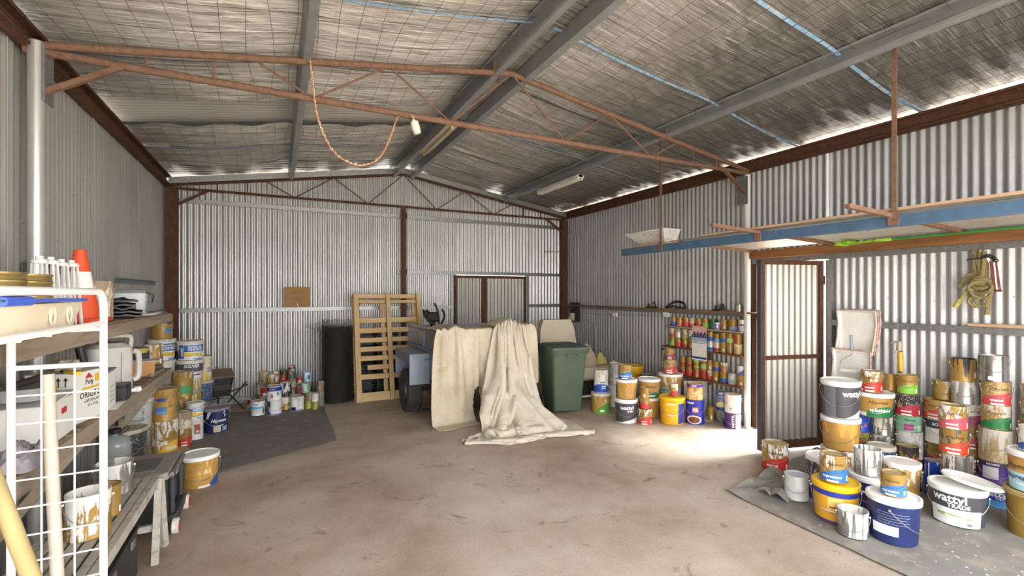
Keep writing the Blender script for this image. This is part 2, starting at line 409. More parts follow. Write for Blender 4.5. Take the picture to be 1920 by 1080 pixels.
# steel posts, trusses
def pipe_post(name, x, y, top, r, mt, label, cap=None):
    t = thing(name, label, 'post', (x, y, 0)); b = MB(); b.lathe([(0, 0), (r, 0), (r, top), (0, top)], 20); b.build('shaft', mt, t)
    b = MB(); b.box((0, 0, .006), (r * 3, r * 3, .012)); b.build('base_plate', mt, t)
    if cap: b = MB(); b.box((cap * .045, .035, top - .2), (.012, .14, .36)); b.build('cleat_plate', M_GALV, t)
    return t
M_PIPE_L = mat('aged_galvanised_pipe', '#c6c4c0', .32, .55, .1, 4, (1, 1, .4), dirt='#8c6c52', dirt_amt=.27)
M_PIPE_W = mat('white_pipe_paint', '#e9e6e0', .45, 0, .05, 4, (1, 1, .4), dirt='#b9b2a8', dirt_amt=.3)
YT = 4.05
pipe_post('pipe_column', XL + .12, YT, 3.36, .044, M_PIPE_L, 'thick galvanised pipe column against the left wall', 1)
pipe_post('pipe_column', XR - .11, YT, 3.28, .040, M_PIPE_W, 'white pipe column beside the open side door', -1)
def c_post(x, y, h, wd, dp, label, plates=()):
    t = thing('steel_post', label, 'post', (x, y, 0)); b = MB()
    b.box((0, -dp / 2, h / 2), (wd, .008, h)); b.box((-wd / 2 + .004, 0, h / 2), (.008, dp, h)); b.box((wd / 2 - .004, 0, h / 2), (.008, dp, h)); b.build('channel', M_RUSTD, t)
    for z in plates: b = MB(); b.box((0, -dp / 2 - .006, z), (wd * 1.5, .01, .09)); b.build('cleat', M_RUSTD, t)
    return t
c_post(XL + .12, 8.42, 3.28, .14, .09, 'rusty steel corner post left of the back wall')
c_post(backwall(757, 8.42)[0], 8.42, 3.27, .07, .07, 'slim rusty steel post in the middle of the back wall', (3.14, 2.13, 1.48))
c_post(XR - .1, 8.42, 3.28, .11, .09, 'rusty steel corner post right of the back wall')
ZB = 3.30
def top_z(x): return 3.325 + (3.875 - 3.325) * (1 - abs(x - XM) / 3.5)
def truss(y, mt, label, knees, r=.024):
    t = thing('roof_truss', label, 'roof truss', (XM, y, ZB))
    def P(x, z): return Vector((x - XM, 0, z - ZB))
    for s in (-1, 1):
        b = MB(); b.tube([P(XM + s * 3.46, top_z(XM + s * 3.46)), P(XM, top_z(XM))], r, 10); b.build('top_chord', mt, t)
    b = MB(); b.tube([P(XL + .06, ZB), P(XR - .06, ZB)], r, 10); b.build('bottom_chord', mt, t)
    xs = [XM + k for k in (0, .92, 1.62, 2.2)]
    for s in (-1, 1):
        z_ = [(0, 1), (.62, 0), (1.18, 1), (1.78, 0), (2.2, 1)]
        for (a, ta), (c, tc_) in zip(z_, z_[1:]):
            xa, xc = XM + s * a, XM + s * c
            b = MB(); b.tube([P(xa, top_z(xa) if ta else ZB), P(xc, top_z(xc) if tc_ else ZB)], .0085, 6); b.build('web_rod', mt, t)
        for a in (2.45, 2.85):
            xa = XM + s * a; b = MB(); b.tube([P(xa, top_z(xa)), P(xa, ZB)], .0085, 6); b.build('web_rod', mt, t)
        for xx in ([XM + s * .17] + PURL[s]):
            b = MB(); b.box(P(xx, top_z(xx) + .06) , (.05, .006, .09)); b.build('purlin_cleat', mt, t)
    for s, dz in knees:
        xa = (XL + .12) if s < 0 else (XR - .11)
        b = MB(); b.beam(P(xa, 3.02), P(xa - s * .45, ZB), .035, .035, (0, 1, 0)); b.build('knee_brace', mt, t)
    return t
truss(YT, M_RUSTL, 'rusty welded pipe roof truss spanning the middle of the shed', ((-1, 0), (1, 0)), .027)
truss(8.40, M_RUSTD, 'rusty welded roof truss set against the back wall', ((-1, 0), (1, 0)), .02)
for s in (-1, 1):
    b = MB(); a_, c_ = Vector((XM + s * 3.45, 8.36, roof_z(XM + s * 3.45) - .09)), Vector((XM, 8.36, roof_z(XM) - .09)); b.beam(a_, c_, .05, .09, (0, 0, 1)); o = b.build('end_rafter', M_GALV, ce)
# side door: leaf swung inwards
HP = Vector((XR - .06, DY0 + .03, 0)); EP = ray(1427, 5.08, 0); dv = (EP - HP); da = math.atan2(dv.y, dv.x)
d1 = struct('door_1', (HP.x, HP.y, .04)); d1.rotation_euler = (0, 0, da)
DL, DH = .85, 2.07
def door_leaf(parent, x0, L, H, mid, mt_sheet, w_=.05, face=1):
    for nm, c_, d_ in (('stile', (x0 + w_ / 2, 0, H / 2), (w_, .04, H)), ('stile', (x0 + L - w_ / 2, 0, H / 2), (w_, .04, H)),
                       ('rail', (x0 + L / 2, 0, H - w_ / 2), (L - 2 * w_, .038, w_)), ('rail', (x0 + L / 2, 0, w_ / 2 + .02), (L - 2 * w_, .038, w_ + .04))):
        b = MB(); b.box(c_, d_); b.build(nm, M_RUSTD, parent)
    if mid: b = MB(); b.box((x0 + L / 2, 0, mid), (L - 2 * w_, .034, .045)); b.build('rail', M_RUSTD, parent)
    me = sheet_mesh('door_sheet', L - 2 * w_, H - w_, H - w_, w_ + .03, mt_sheet)
    link('door_sheet', me, parent, (x0 + w_, .004, 0))
M_DOORSHEET = galv_wall('door_iron', '#a29e96', '#b3afa7', '#857c70', .5)
door_leaf(d1, .02, DL - .02, DH, 1.0, M_DOORSHEET)
M_BLUEP = mat('blue_paint', '#47627c', .6, 0, .15, 8, dirt='#6f87a0', dirt_amt=.3)
b = MB(); b.box((DL + .004, .0, DH / 2), (.01, .055, DH)); b.build('edge_strip', mat('dark_blue_paint', '#39414f', .6, 0, .1), d1)
b = MB(); b.lathe([(0, 0), (.012, 0), (.012, .05), (0, .05)], 8); b.xf(Matrix.Rotation(R(90), 4, 'X')); b.build('bolt_handle', M_GALV, d1, loc=(DL - .03, .0, 1.0))
for z in (.25, 1.8):
    b = MB(); b.lathe([(0, 0), (.012, 0), (.012, .1), (0, .1)], 10); b.build('hinge', M_RUSTD, d1, loc=(-.01, 0, z))
for nm, y in (('a', DY0 - .03), ('b', DY1 + .0)):
    b = MB(); b.box((-.03, 0, 1.06), (.06, .06, 2.12)); b.build('door_jamb', M_GALV if nm == 'a' else M_RUSTD, wr, loc=(-.01, y, 0))
# back double door
d2 = struct('door_2', (3.03, YB - .05, .02)); LW = 1.58
door_leaf(d2, 0, .62, 2.07, None, M_DOORSHEET, .055); 
d3 = struct('door_3', (3.03 + .625, YB - .05, .02)); door_leaf(d3, 0, .94, 2.07, None, M_DOORSHEET, .055)
b = MB(); b.bbox((.05, -.035, .95), (.11, .03, .05), .006); b.box((.05, -.03, .9), (.03, .03, .06)); b.build('door_latch', M_GALV, d3)
# low channel at the foot of the right wall / little light gap at the eave corner stays open
# ------------------------------------------------------------------ lettering
_TXT = {}
def text_data(s, bold=0.0):
    key = (s, bold)
    if key not in _TXT:
        cu = bpy.data.curves.new('t', 'FONT'); cu.body = s; cu.align_x = 'CENTER'; cu.align_y = 'CENTER'; cu.resolution_u = 2; cu.offset = bold
        ob = bpy.data.objects.new('t', cu); me = bpy.data.meshes.new_from_object(ob)
        _TXT[key] = ([v.co.copy() for v in me.vertices], [tuple(p.vertices) for p in me.polygons])
        bpy.data.meshes.remove(me); bpy.data.objects.remove(ob); bpy.data.curves.remove(cu)
    return _TXT[key]
def flat_text(b, s, c, ux, uy, size, bold=.0, slant=0.0, mi=0):
    vs, fs = text_data(s, bold); c, ux, uy = Vector(c), Vector(ux), Vector(uy)
    b.add([c + ux * ((p.x + slant * p.y) * size) + uy * (p.y * size) for p in vs], fs, mi)
# ------------------------------------------------------------------ paint tins and pails
def tin_mat(base, splash=None, amt=.0, metal=.0, rough=.45, drip=.35, dust=.0, topbias=.5):
    key = 'paint_%s_%s_%d_%d_%d_%d' % (base, splash, amt * 100, metal * 100, drip * 100, dust * 100)
    if key in MATS: return MATS[key]
    m, nt, N, L, P = nodes('tin_finish' ); c = srgb(base); v = coords(nt, (1, 1, drip)); v1 = coords(nt)
    a = ramp(nt, noise(nt, v1, 9, 4), [(.3, shade(c, .86)), (.7, shade(c, 1.1))])
    rgh = None
    if splash:
        n = noise(nt, v, 19, 6, .66, .5); tc = N.new('ShaderNodeTexCoord'); sx = N.new('ShaderNodeSeparateXYZ'); L.new(tc.outputs['Generated'], sx.inputs[0])
        mm = N.new('ShaderNodeMath'); mm.operation = 'MULTIPLY_ADD'; mm.inputs[1].default_value = .30 * topbias; L.new(sx.outputs['Z'], mm.inputs[0]); L.new(n, mm.inputs[2])
        t = .5 + .15 * topbias + .19 * (1 - 2 * amt)
        fac = ramp(nt, mm.outputs[0], [(t - .012, (0, 0, 0)), (t + .012, (1, 1, 1))]); a = mix(nt, fac, a, srgb(splash)); rgh = fac
    if dust:
        n = noise(nt, v1, 95, 2, .5); t = .5 + .17 * (1 - 2 * dust)
        a = mix(nt, ramp(nt, n, [(t - .03, (0, 0, 0)), (t + .03, (.85, .85, .85))]), a, srgb('#cfcac3'))
    L.new(a, P.inputs['Base Color']); P.inputs['Roughness'].default_value = rough
    if metal:
        if rgh is not None:
            L.new(ramp(nt, rgh, [(0, (metal,) * 3), (1, (0, 0, 0))]), P.inputs['Metallic'])
        else: P.inputs['Metallic'].default_value = metal
    MATS[key] = m; return m
def flat(col, rough=.45): return mat('print_' + col.lstrip('#'), col, rough, 0, .05, 20)
M_BAIL = mat('handle_wire', '#c9c7c2', .35, .8, .08, 20)
M_PLAST_W = mat('white_plastic', '#f0efeb', .4, 0, .04, 6, dirt='#cdc9c2', dirt_amt=.22)
M_PLAST_WD = mat('dirty_white_plastic', '#dcd7cd', .5, 0, .08, 8, dirt='#a2988a', dirt_amt=.4)
GOLD, GOLD2, AMBER, WHITE, NAVY, CHAR = '#a98647', '#9a7838', '#b98d47', '#efeeea', '#1f2c5e', '#48474c'
RED, PINK, BLUE, CYAN, GREEN, LIME, YEL, PURP, SIL = '#c93630', '#cf5563', '#3272b8', '#93c3d2', '#2c7a45', '#82b83f', '#f4bb1f', '#4f4088', '#a9a7a4'
def cyl_patch(b, rad, z0, z1, u0, u1, style='rect', n=16, mi=0):
    """panel printed on the wall of a can; rad is a function of z; u is the angle to the right of the front"""
    m = 4; n = max(6, math.ceil(abs(u1 - u0) / .13))
    vs = []
    for j in range(m + 1):
        for i in range(n + 1):
            t = i / n; u = u0 + (u1 - u0) * t
            if style == 'rect': zt, zb = z1, z0
            elif style == 'arch': zt, zb = z0 + (z1 - z0) * min(1, math.sin(min(1, t * 1.35 + .02) * math.pi / 2) * .9 + .1), z0
            elif style == 'hill': zt, zb = z0 + (z1 - z0) * (.25 + .75 * math.sin(math.pi * (t * .8 + .1))), z0
            elif style == 'wedge': zt, zb = z0 + (z1 - z0) * t, z0
            elif style == 'disc': hh = math.sqrt(max(0, 1 - (2 * t - 1) ** 2)); zm = (z0 + z1) / 2; zt, zb = zm + (z1 - z0) / 2 * hh, zm - (z1 - z0) / 2 * hh
            elif style == 'swoosh': zt, zb = z0 + (z1 - z0) * (1 - .75 * t * t), z0 + (z1 - z0) * .25 * (1 - t)
            z = zb + (zt - zb) * j / m; r = rad(z) + .0009 + .0002 * mi
            vs.append((r * math.sin(u), -r * math.cos(u), z))
    fs = [(j * (n + 1) + i, j * (n + 1) + i + 1, (j + 1) * (n + 1) + i + 1, (j + 1) * (n + 1) + i) for j in range(m) for i in range(n)]
    b.add(vs, fs, mi)
def cyl_text(b, rad, s, z, size, u=0, bold=.02, slant=0, vert=False, mi=0):
    vs, fs = text_data(s, bold); out = []
    for p in vs:
        x, y = (p.x + slant * p.y) * size, p.y * size
        if vert: x, y = -y, x
        r = rad(z + y) + .0018; a = u + x / r; out.append((r * math.sin(a), -r * math.cos(a), z + y))
    b.add(out, fs, mi)
_KIT = {}
def can_kit(key, kind, r, h, body, prints=(), words=(), lid=None, lidtop=None, bail=True, rb=None, open_=False, seg=24, grip=False, side=0.0):
    """list of (part name, mesh) for one kind of tin ('tin') or pail ('pail'); prints: (z0,z1,u0,u1,colour,style); words: (text,z,size,u,colour,opts)"""
    if key in _KIT: return _KIT[key]
    parts = []
    if words and isinstance(words[0], str): words = (words,)
    if kind == 'tin':
        rad = lambda z: r * .985
        b = MB(); b.lathe([(r * .9, .004), (r * .97, 0), (r, .003), (r, .008), (r * .985, .012), (r * .985, h - .014), (r, h - .010), (r, h), (r * .93, h), (r * .93, h - .007)] + ([(r * .92, h * .35)] if open_ else []), seg)
        b.disc(r * .9, .004, seg, False); parts.append(('body', b.mesh('body', body)))
        b = MB()
        if open_: b.disc(r * .93, h * .72, seg)
        else:
            b.lathe([(r * .925, h - .008), (r * .9, h - .002), (r * .82, h - .002), (r * .80, h - .009), (0, h - .009)], seg)
        parts.append(('paint_surface' if open_ else 'lid', b.mesh('lid', lid or flat('#b59a6a'))))
        zc = h * .80; rr = r + .002
    else:
        rb = rb or r * .9; rad = lambda z: rb + (r - rb) * min(1, z / h)
        hl = h - .045
        b = MB(); b.lathe([(0, .006), (rb * .92, .006), (rb * .95, 0), (rb, .004), (rad(hl), hl), (rad(hl) + .006, hl + .002), (rad(hl) + .006, hl + .008), (rad(h), hl + .010), (r, h - .004)] + ([(r + .004, h), (r - .004, h), (rb * .93, h * .3)] if open_ else []), seg)
        parts.append(('body', b.mesh('body', body)))
        b = MB()
        if open_: b.disc(r * .93, h * .5, seg); parts.append(('contents', b.mesh('contents', lid or M_PLAST_W)))
        else:
            b.lathe([(r + .001, h - .034), (r + .007, h - .033), (r + .008, h - .020), (r + .005, h - .018), (r + .005, h - .014), (r + .009, h - .012), (r + .008, h), (r - .004, h + .004), (r - .014, h - .006), (r - .03, h - .006), (r * .6, h - .004), (0, h - .004)], seg)
            parts.append(('lid', b.mesh('lid', lid or M_PLAST_W)))
        zc = hl - .02; rr = r + .006
    for k_, (z0, z1, u0, u1, col, sty) in enumerate(prints):
        b = MB(); cyl_patch(b, lambda z: rad(z) + .0003 * k_, z0 * h, z1 * h, u0, u1, sty); parts.append(('label', b.mesh('label', flat(col))))
    for wd in words:
        s, z, size, u, col = wd[:5]; o = wd[5] if len(wd) > 5 else {}
        b = MB(); cyl_text(b, lambda z_: rad(z_) + .0003 * len(prints), s, z * h, size, u, o.get('bold', .02), o.get('slant', 0), o.get('vert', False)); parts.append(('lettering', b.mesh('lettering', flat(col), smooth=False)))
    if bail:
        b = MB(); n = 18; pts = []
        drop = min(h * .5, r * 1.0)
        for i in range(n + 1):
            t = math.pi * i / n; pts.append((rr * math.cos(t) + .004 * math.cos(t), -(rr + .005) * math.sin(t), zc - drop * math.sin(t) ** .9))
        if side:
            pts = [tuple(rotz(side) @ Vector(p)) for p in pts]
        b.tube(pts, .0021, 5); 
        for e in (0, n):
            p = Vector(pts[e]); q = Vector((0, 0, zc)); dr = (p - q).normalized()
            b.tube([p - dr * .006, p + dr * .003], .009, 8)
        parts.append(('handle', b.mesh('handle', M_BAIL)))
        if grip:
            b = MB(); b.tube([pts[i] for i in range(7, 12)], .006, 7); parts.append(('grip', b.mesh('grip', M_PLAST_W)))
    _KIT[key] = (parts, h, r); return _KIT[key]
def hay(key, r, h, col, word=None, splash=None, amt=.2, dust=0, lidc='#b39c70', base=GOLD, script=True, bail=True, seg=24, style='arch', metal=.3, cover=.54, wc=WHITE, code=True):
    """gold tin with a coloured panel round its lower part"""
    def make():
        pr = [(.035, cover, -1.75, 1.9, col, style)] if col else []
        if code and r > .06: pr.append((.10, .3, 1.02, 1.2, WHITE, 'rect'))
        ws = []
        if script and r > .06: ws.append(('Haymes', .70, r * .36, .12, '#4a3620', {'slant': .45, 'bold': .0}))
        if word: ws.append((word, .24, r * .30, -.12, wc, {'bold': .035}))
        if word and r > .06: pr.append((.04, .11, -.5, .35, WHITE, 'rect'))
        return can_kit(key, 'tin', r, h, tin_mat(base, splash, amt, metal, .42, .35, dust), pr, ws, mat('lid_' + lidc.lstrip('#'), lidc, .5, .15, .2, 14, dirt='#d8d3ca', dirt_amt=.3), None, bail, seg=seg)
    return _KIT.get(key) or make()
KIT = {}
T4 = (.088, .195)
def K(name, fn): KIT[name] = fn
for nm, col, word, spl, amt, dust in (('h_red', RED, 'enamel', None, 0, 0), ('h_redw', RED, 'enamel', '#e9e7e3', .3, 0), ('h_redk', RED, 'enamel', '#2f2c2a', .45, 0), ('h_pink', PINK, 'enamel', '#dedad4', .35, .1),
        ('h_ultra', '#d24a2c', 'ultratrim', '#53545a', .38, 0), ('h_redd', '#c4404a', 'enamel', None, 0, .25), ('h_blackred', '#b8283a', 'enamel', '#26262a', .62, .2), ('h_green', LIME, None, None, 0, 0),
        ('h_greend', GREEN, None, '#c9c0b2', .4, .25), ('h_blue', BLUE, 'expressions', None, 0, 0), ('h_bluew', BLUE, 'expressions', '#e8e6e2', .25, 0), ('h_maroon', '#8d3340', 'enamel', '#8d8a3c', .35, .05),
        ('h_purd', '#9c4a70', None, '#cfcac4', .5, .35), ('h_cyan', CYAN, 'expressions', None, 0, 0)):
    K(nm, (lambda r, h, nm=nm, col=col, word=word, spl=spl, amt=amt, dust=dust: hay('%s_%d_%d' % (nm, r * 1000, h * 1000), r, h, col, word, spl, amt, dust, bail=r > .07)))
def plain(nm, base, spl=None, amt=.3, metal=0, rough=.45, dust=0, drip=.35, prints=(), words=(), lid=None, open_=False, bail=True, seg=24):
    K(nm, lambda r, h: can_kit('%s_%d_%d' % (nm, r * 1000, h * 1000), 'tin', r, h, tin_mat(base, spl, amt, metal, rough, drip, dust), prints, words, lid, None, bail and r > .07, open_=open_, seg=seg))
DUSTLID = mat('dusty_lid', '#b3a58f', .8, 0, .15, 12, dirt='#cfc8bc', dirt_amt=.4)
SILLID = mat('silver_lid', '#c9c8c6', .35, .7, .1, 12, dirt='#e8e6e2', dirt_amt=.4)
WETLID = mat('pale_paint', '#e7e6e2', .35, 0, .04, 10)
plain('gold', GOLD, None, 0, .3, dust=0, words=(), prints=((.1, .3, .75, 1.0, WHITE, 'rect'),))
plain('gold_w', GOLD, '#e2ddd3', .4, .3, prints=((.1, .32, .5, .75, WHITE, 'rect'),))
plain('gold_k', GOLD, '#1d1b1a', .38, .3, drip=.1, prints=((.18, .42, .62, .85, WHITE, 'rect'),), lid=mat('black_lid', '#2b2a2a', .5))
plain('gold_d', '#b79a66', '#cbbfae', .35, .15, dust=.25, drip=.12)
plain('gold_big', '#b8a06d', '#d8d2c6', .4, .15, dust=.2, drip=.1, words=())
plain('gold_open', GOLD, '#e8e5df', .5, .3, open_=True, lid=WETLID, drip=.2, prints=((.12, .4, -.1, .22, WHITE, 'rect'),))
plain('silver', SIL, None, 0, .9, .16, prints=((.06, .2, -.35, .25, WHITE, 'rect'),), lid=SILLID)
plain('silver_d', '#b9b7b4', '#e0ddd8', .3, .75, .35, dust=.42, lid=SILLID)
plain('silver_w', '#a3a19d', '#dcdad5', .42, .75, .3, drip=.08, lid=WETLID, open_=True)
plain('silver_s', '#a8a49e', '#d9cfc2', .42, .75, .25, drip=.15, lid=SILLID)
plain('white', '#dddad4', '#b8b3aa', .3, 0, .5, lid=DUSTLID)
plain('white_red', '#e4e1dc', '#c8bfb2', .25, 0, .5, prints=((.3, .75, -.2, .55, '#a24a3c', 'rect'), (.36, .5, .0, .4, '#d8d2c8', 'rect')), lid=DUSTLID)
plain('white_blue', '#e6e4df', '#c9c0a8', .3, 0, .45, prints=((.03, .40, -1.5, 1.5, '#2a55b0', 'hill'), (.44, .48, -.1, .6, '#2a55b0', 'rect'), (.2, .24, .1, .7, WHITE, 'rect'), (.28, .32, .1, .7, WHITE, 'rect')), lid=DUSTLID)
plain('grey_w', '#c2c0bb', '#9c9992', .4, .3, .45, lid=WETLID)
plain('lgrey', '#cfd0cf', '#e2e1de', .3, .1, .4, drip=.2, lid=mat('lilac_paint', '#b9bcc4', .3, 0, .04))
plain('black', '#2e2d2f', '#8a8783', .15, .1, .5, dust=.1, lid=DUSTLID)
plain('green_pink', '#7fb391', '#9fc4ae', .3, .05, .45, prints=((.12, .52, -.35, .4, '#b03a83', 'rect'), (.12, .5, .75, 1.1, '#d5d8d2', 'rect')), words=(('Haymes', .78, .026, .1, '#2c4a3c', {'slant': .4}),), lid=DUSTLID)
plain('solver_tin', '#e8e5df', None, 0, 0, .45, prints=((.62, .97, -3.0, 3.0, '#3d3a52', 'rect'), (.18, .4, .1, .6, '#d7a263', 'rect')), words=(('SOLVER', .78, .036, 0, WHITE, {'bold': .03}),))
plain('blue_box', '#2247ad', '#d9dde6', .2, 0, .4, prints=((.05, .95, -.45, -.3, WHITE, 'rect'), (.3, .5, .35, .75, '#c26a7a', 'disc')), lid=DUSTLID)
plain('purple', PURP, None, 0, .05, .45, prints=((.22, .78, -.9, .15, '#e3e1e6', 'rect'), (.82, .98, -3.1, 3.1, '#3a3850', 'rect')), words=(('HAYMES', .9, .022, -.2, WHITE, {'bold': .03})), lid=DUSTLID)
plain('purple_w', '#5a3479', None, 0, 0, .45, prints=((.0, .97, .35, 1.2, '#e9e7ec', 'rect'),), words=(('WATTYL', .5, .042, .05, WHITE, {'bold': .03, 'vert': True}),), lid=DUSTLID)
plain('white_text', '#e9e7e3', '#d5d0c8', .2, 0, .45, words=(('- - -', .62, .03, .45, '#555'.replace('555', '555555'), {}), ('- - -', .5, .03, .45, '#555555', {}), ('- - -', .38, .03, .45, '#555555', {}), ('- - -', .26, .03, .45, '#555555', {})), prints=((.2, .3, -.35, -.15, '#b4552f', 'disc'),), lid=DUSTLID)
plain('oil_orange', '#e6bf86', '#c7752c', .45, 0, .4, prints=((.80, .99, -3.1, 3.1, '#27389c', 'rect'),), words=(('wattyl', .89, .03, -.2, WHITE, {'bold': .03})), lid=DUSTLID)
plain('oil_blue', '#2733a8', None, 0, 0, .35, prints=((.03, .38, -.95, .75, '#e8d9cc', 'disc'), (.07, .33, -.75, .55, '#7a4a2e', 'disc'), (.5, .72, -.25, .35, '#d97a34', 'rect')), words=(('wattyl', .9, .04, -.5, WHITE, {'bold': .03}), ('OIL', .61, .05, .05, WHITE, {'bold': .04})), lid=mat('gold_lid', '#b9a05c', .4, .4))
plain('blue_yellow', '#6d86a8', '#a9b6c4', .3, 0, .45, prints=((.80, .98, -3.1, 3.1, '#27357e', 'rect'), (.03, .35, -1.2, .9, '#e3d79a', 'hill')), words=(('wattyl', .9, .03, -.3, WHITE, {'bold': .03}),), lid=DUSTLID)
plain('dark_mix', '#56606e', '#8b8f70', .4, 0, .5, prints=((.8, .98, -3.1, 3.1, '#2b3a86', 'rect'),), lid=DUSTLID)
plain('navy_w', '#23263a', '#d8d6d2', .4, .1, .45, lid=DUSTLID)
plain('trade_top', '#e7e6e3', None, 0, 0, .45, prints=((.66, .97, -3.1, 3.1, '#243a94', 'rect'), (.2, .5, -.6, -.15, '#cf7a86', 'hill'), (.38, .58, .3, .6, '#5b74b8', 'disc')), words=(('TRADE', .8, .026, -.45, '#d8c27a', {'bold': .03}),), lid=DUSTLID)
plain('trade_low', '#e7e6e3', None, 0, 0, .45, prints=((.05, .95, -1.5, -.55, '#2a3158', 'rect'), (.02, .10, -3.1, 3.1, '#6a4f93', 'rect')), words=(('wattyl', .4, .03, -.75, WHITE, {'vert': True, 'bold': .03}),), lid=DUSTLID)
plain('lightblue_w', '#e4e3df', '#cfcac2', .2, 0, .45, prints=((.48, .62, -1.2, .8, '#5fa3cf', 'rect'), (.72, .86, -.7, -.1, '#7fb4d8', 'rect'), (.12, .5, .7, 1.0, '#5a5a5a', 'rect')), lid=DUSTLID)
plain('white_purp', '#dcdbd8', '#b8b7b2', .35, 0, .45, prints=((.03, .28, -1.0, -.2, '#2b3158', 'rect'), (.03, .1, -.2, 1.0, '#7a5a94', 'rect'), (.3, .75, -.8, -.2, '#f1f0ee', 'rect')), lid=DUSTLID)
plain('rusty', '#8c7358', '#b5a68e', .4, .2, .6, drip=.12, lid=DUSTLID)
plain('cream', '#cfc4ac', '#97826a', .45, 0, .55, lid=DUSTLID)
plain('redtall', '#d9d6ce', '#b8463a', .3, 0, .45, prints=((.5, 1.0, -1.5, 1.5, '#b5332b', 'rect'), (.05, .4, -1., 1., '#4f8a57', 'hill'), (.55, .7, -.5, .5, WHITE, 'rect')), lid=DUSTLID)
plain('sky_tin', '#a7cfe2', '#e6ecee', .25, .05, .4, prints=((.3, .75, .15, .7, '#2c4a86', 'hill'),), lid=mat('blue_lid', '#7f9fb4', .5, .2))
plain('greenpale', '#7fa883', '#b8c8c4', .4, .05, .45, prints=((.2, .75, -.5, .2, '#b9cbdc', 'rect'),), lid=DUSTLID)
plain('pinkred', '#c9566a', '#e3d6d2', .2, .05, .45, lid=DUSTLID)
plain('darkgreen', '#37684b', '#d5d8d2', .2, .05, .45, prints=((.4, .9, -.6, .0, '#c46a70', 'rect'),), lid=mat('navy_lid', '#36486e', .5))
plain('limegold', '#a8ad52', '#7f8a3c', .4, .15, .45, lid=DUSTLID)
plain('dull', '#7d766c', '#a49a8a', .4, .1, .6, lid=DUSTLID)
plain('navypink', '#2c3a72', '#c98f86', .4, .05, .45, lid=DUSTLID)
# pails
def pail(nm, base, spl=None, amt=.2, prints=(), words=(), lid=None, open_=False, grip=False, side=0, taper=.9, dust=0, drip=.3, metal=0):
    K(nm, lambda r, h: can_kit('%s_%d_%d' % (nm, r * 1000, h * 1000), 'pail', r, h, tin_mat(base, spl, amt, metal, .42, drip, dust), prints, words, lid, None, True, r * taper, open_, 28, grip, side))
pail('p_watdark', '#e9e8e5', prints=((.05, .84, -1.75, 1.75, CHAR, 'rect'), (.05, .30, -.55, 1.76, '#e9e8e5', 'wedge')), words=(('wattyl', .66, .075, .1, WHITE, {'bold': .03}), ('TRADE', .51, .03, .38, WHITE, {'bold': .02})))
pail('p_watdark2', '#e9e8e5', prints=((.02, .86, -3.1, 3.1, CHAR, 'rect'), (.02, .86, -.95, -.2, '#6d6e74', 'rect'), (.02, .3, .3, 1.75, '#e9e8e5', 'wedge')), words=(('wattyl', .68, .072, .75, WHITE, {'bold': .03})), grip=False)
pail('p_trade', '#ebeae7', prints=((.02, .86, -3.1, 3.1, CHAR, 'rect'), (.02, .46, -1.05, 1.0, '#eeede9', 'rect'), (.22, .32, -.75, .6, '#8cbf52', 'swoosh'), (.06, .14, .4, .6, '#8a8a8a', 'rect')), words=(('wattyl', .72, .085, -.25, WHITE, {'bold': .03}), ('TRADE', .54, .042, .1, WHITE, {'bold': .03})), grip=True)
pail('p_gold', AMBER, '#dba04a', .3, prints=((.1, .7, -1.9, -1.3, '#39507c', 'rect'),))
pail('p_gold_i', AMBER, '#dfb06a', .25, prints=((.02, .34, .35, 1.6, '#2a4f94', 'arch'), (.03, .1, -.2, .5, '#d9d6ce', 'rect'), (.45, .6, .1, .35, '#d9c9a0', 'hill')))
pail('p_splash', AMBER, None, 0, prints=((.02, .48, -.35, 1.9, GREEN, 'hill'), (.05, .2, -.95, -.35, WHITE, 'rect')), words=(('Haymes', .66, .05, .35, '#3c2a14', {'slant': .4, 'bold': .0}), ('splashield', .33, .045, .45, WHITE, {'bold': .03})))
pail('p_greenarch', '#b3903f', '#d9d2c4', .28, prints=((.03, .52, -.6, 1.5, '#5aa63c', 'arch'), (.1, .2, -.1, .35, WHITE, 'rect')), lid=M_PLAST_WD)
pail('p_greenhill', AMBER, None, 0, prints=((.02, .34, -.2, 1.5, '#2f7a42', 'hill'), (.1, .16, .2, .9, WHITE, 'rect')), words=(('Haymes', .62, .045, .5, '#5a3d18', {'slant': .4}),))
pail('p_expr', AMBER, None, 0, prints=((.0, .46, -3.1, 3.1, '#a6d0da', 'rect'), (.16, .2, -.7, .5, '#dfe9ec', 'rect')), words=(('Haymes', .62, .055, -.55, '#5a3d18', {'slant': .4}), ('expressions', .34, .05, -.4, '#274a70', {'bold': .03})))
pail('p_cyanlow', AMBER, '#d9d2c4', .3, prints=((.0, .42, -3.1, 3.1, '#9dbfcb', 'rect'),), words=(('Haymes', .3, .045, -.4, '#52707c', {'slant': .4}),))
pail('p_navy', NAVY, '#d5d8e2', .08, prints=((.2, .42, -.75, .35, '#e8e8ea', 'rect'), (.47, .475, -.5, .75, '#cfd4e2', 'rect'), (.53, .535, -.5, .8, '#cfd4e2', 'rect'), (.59, .595, -.5, .7, '#cfd4e2', 'rect'), (.65, .655, -.5, .8, '#cfd4e2', 'rect'), (.71, .715, -.5, .75, '#cfd4e2', 'rect')), side=1.6)
pail('p_navyw', '#e8e8ea', None, 0, prints=((.02, .84, -3.1, 3.1, NAVY, 'rect'), (.5, .56, -1., 1., '#e8e8ea', 'rect'), (.1, .3, .2, 1.2, '#5aa63c', 'rect')))
pail('p_navyh', '#23295a', '#d9d6d2', .12, prints=((.03, .25, -.35, .25, '#c9b9a2', 'rect'), (.05, .25, .4, .9, '#8fa8c4', 'rect')), words=(('Haymes', .5, .055, .1, WHITE, {'slant': .4}),), lid=mat('dusty_navy_lid', '#8a8089', .7, 0, .2, 10, dirt='#d8d4ce', dirt_amt=.3), grip=True)
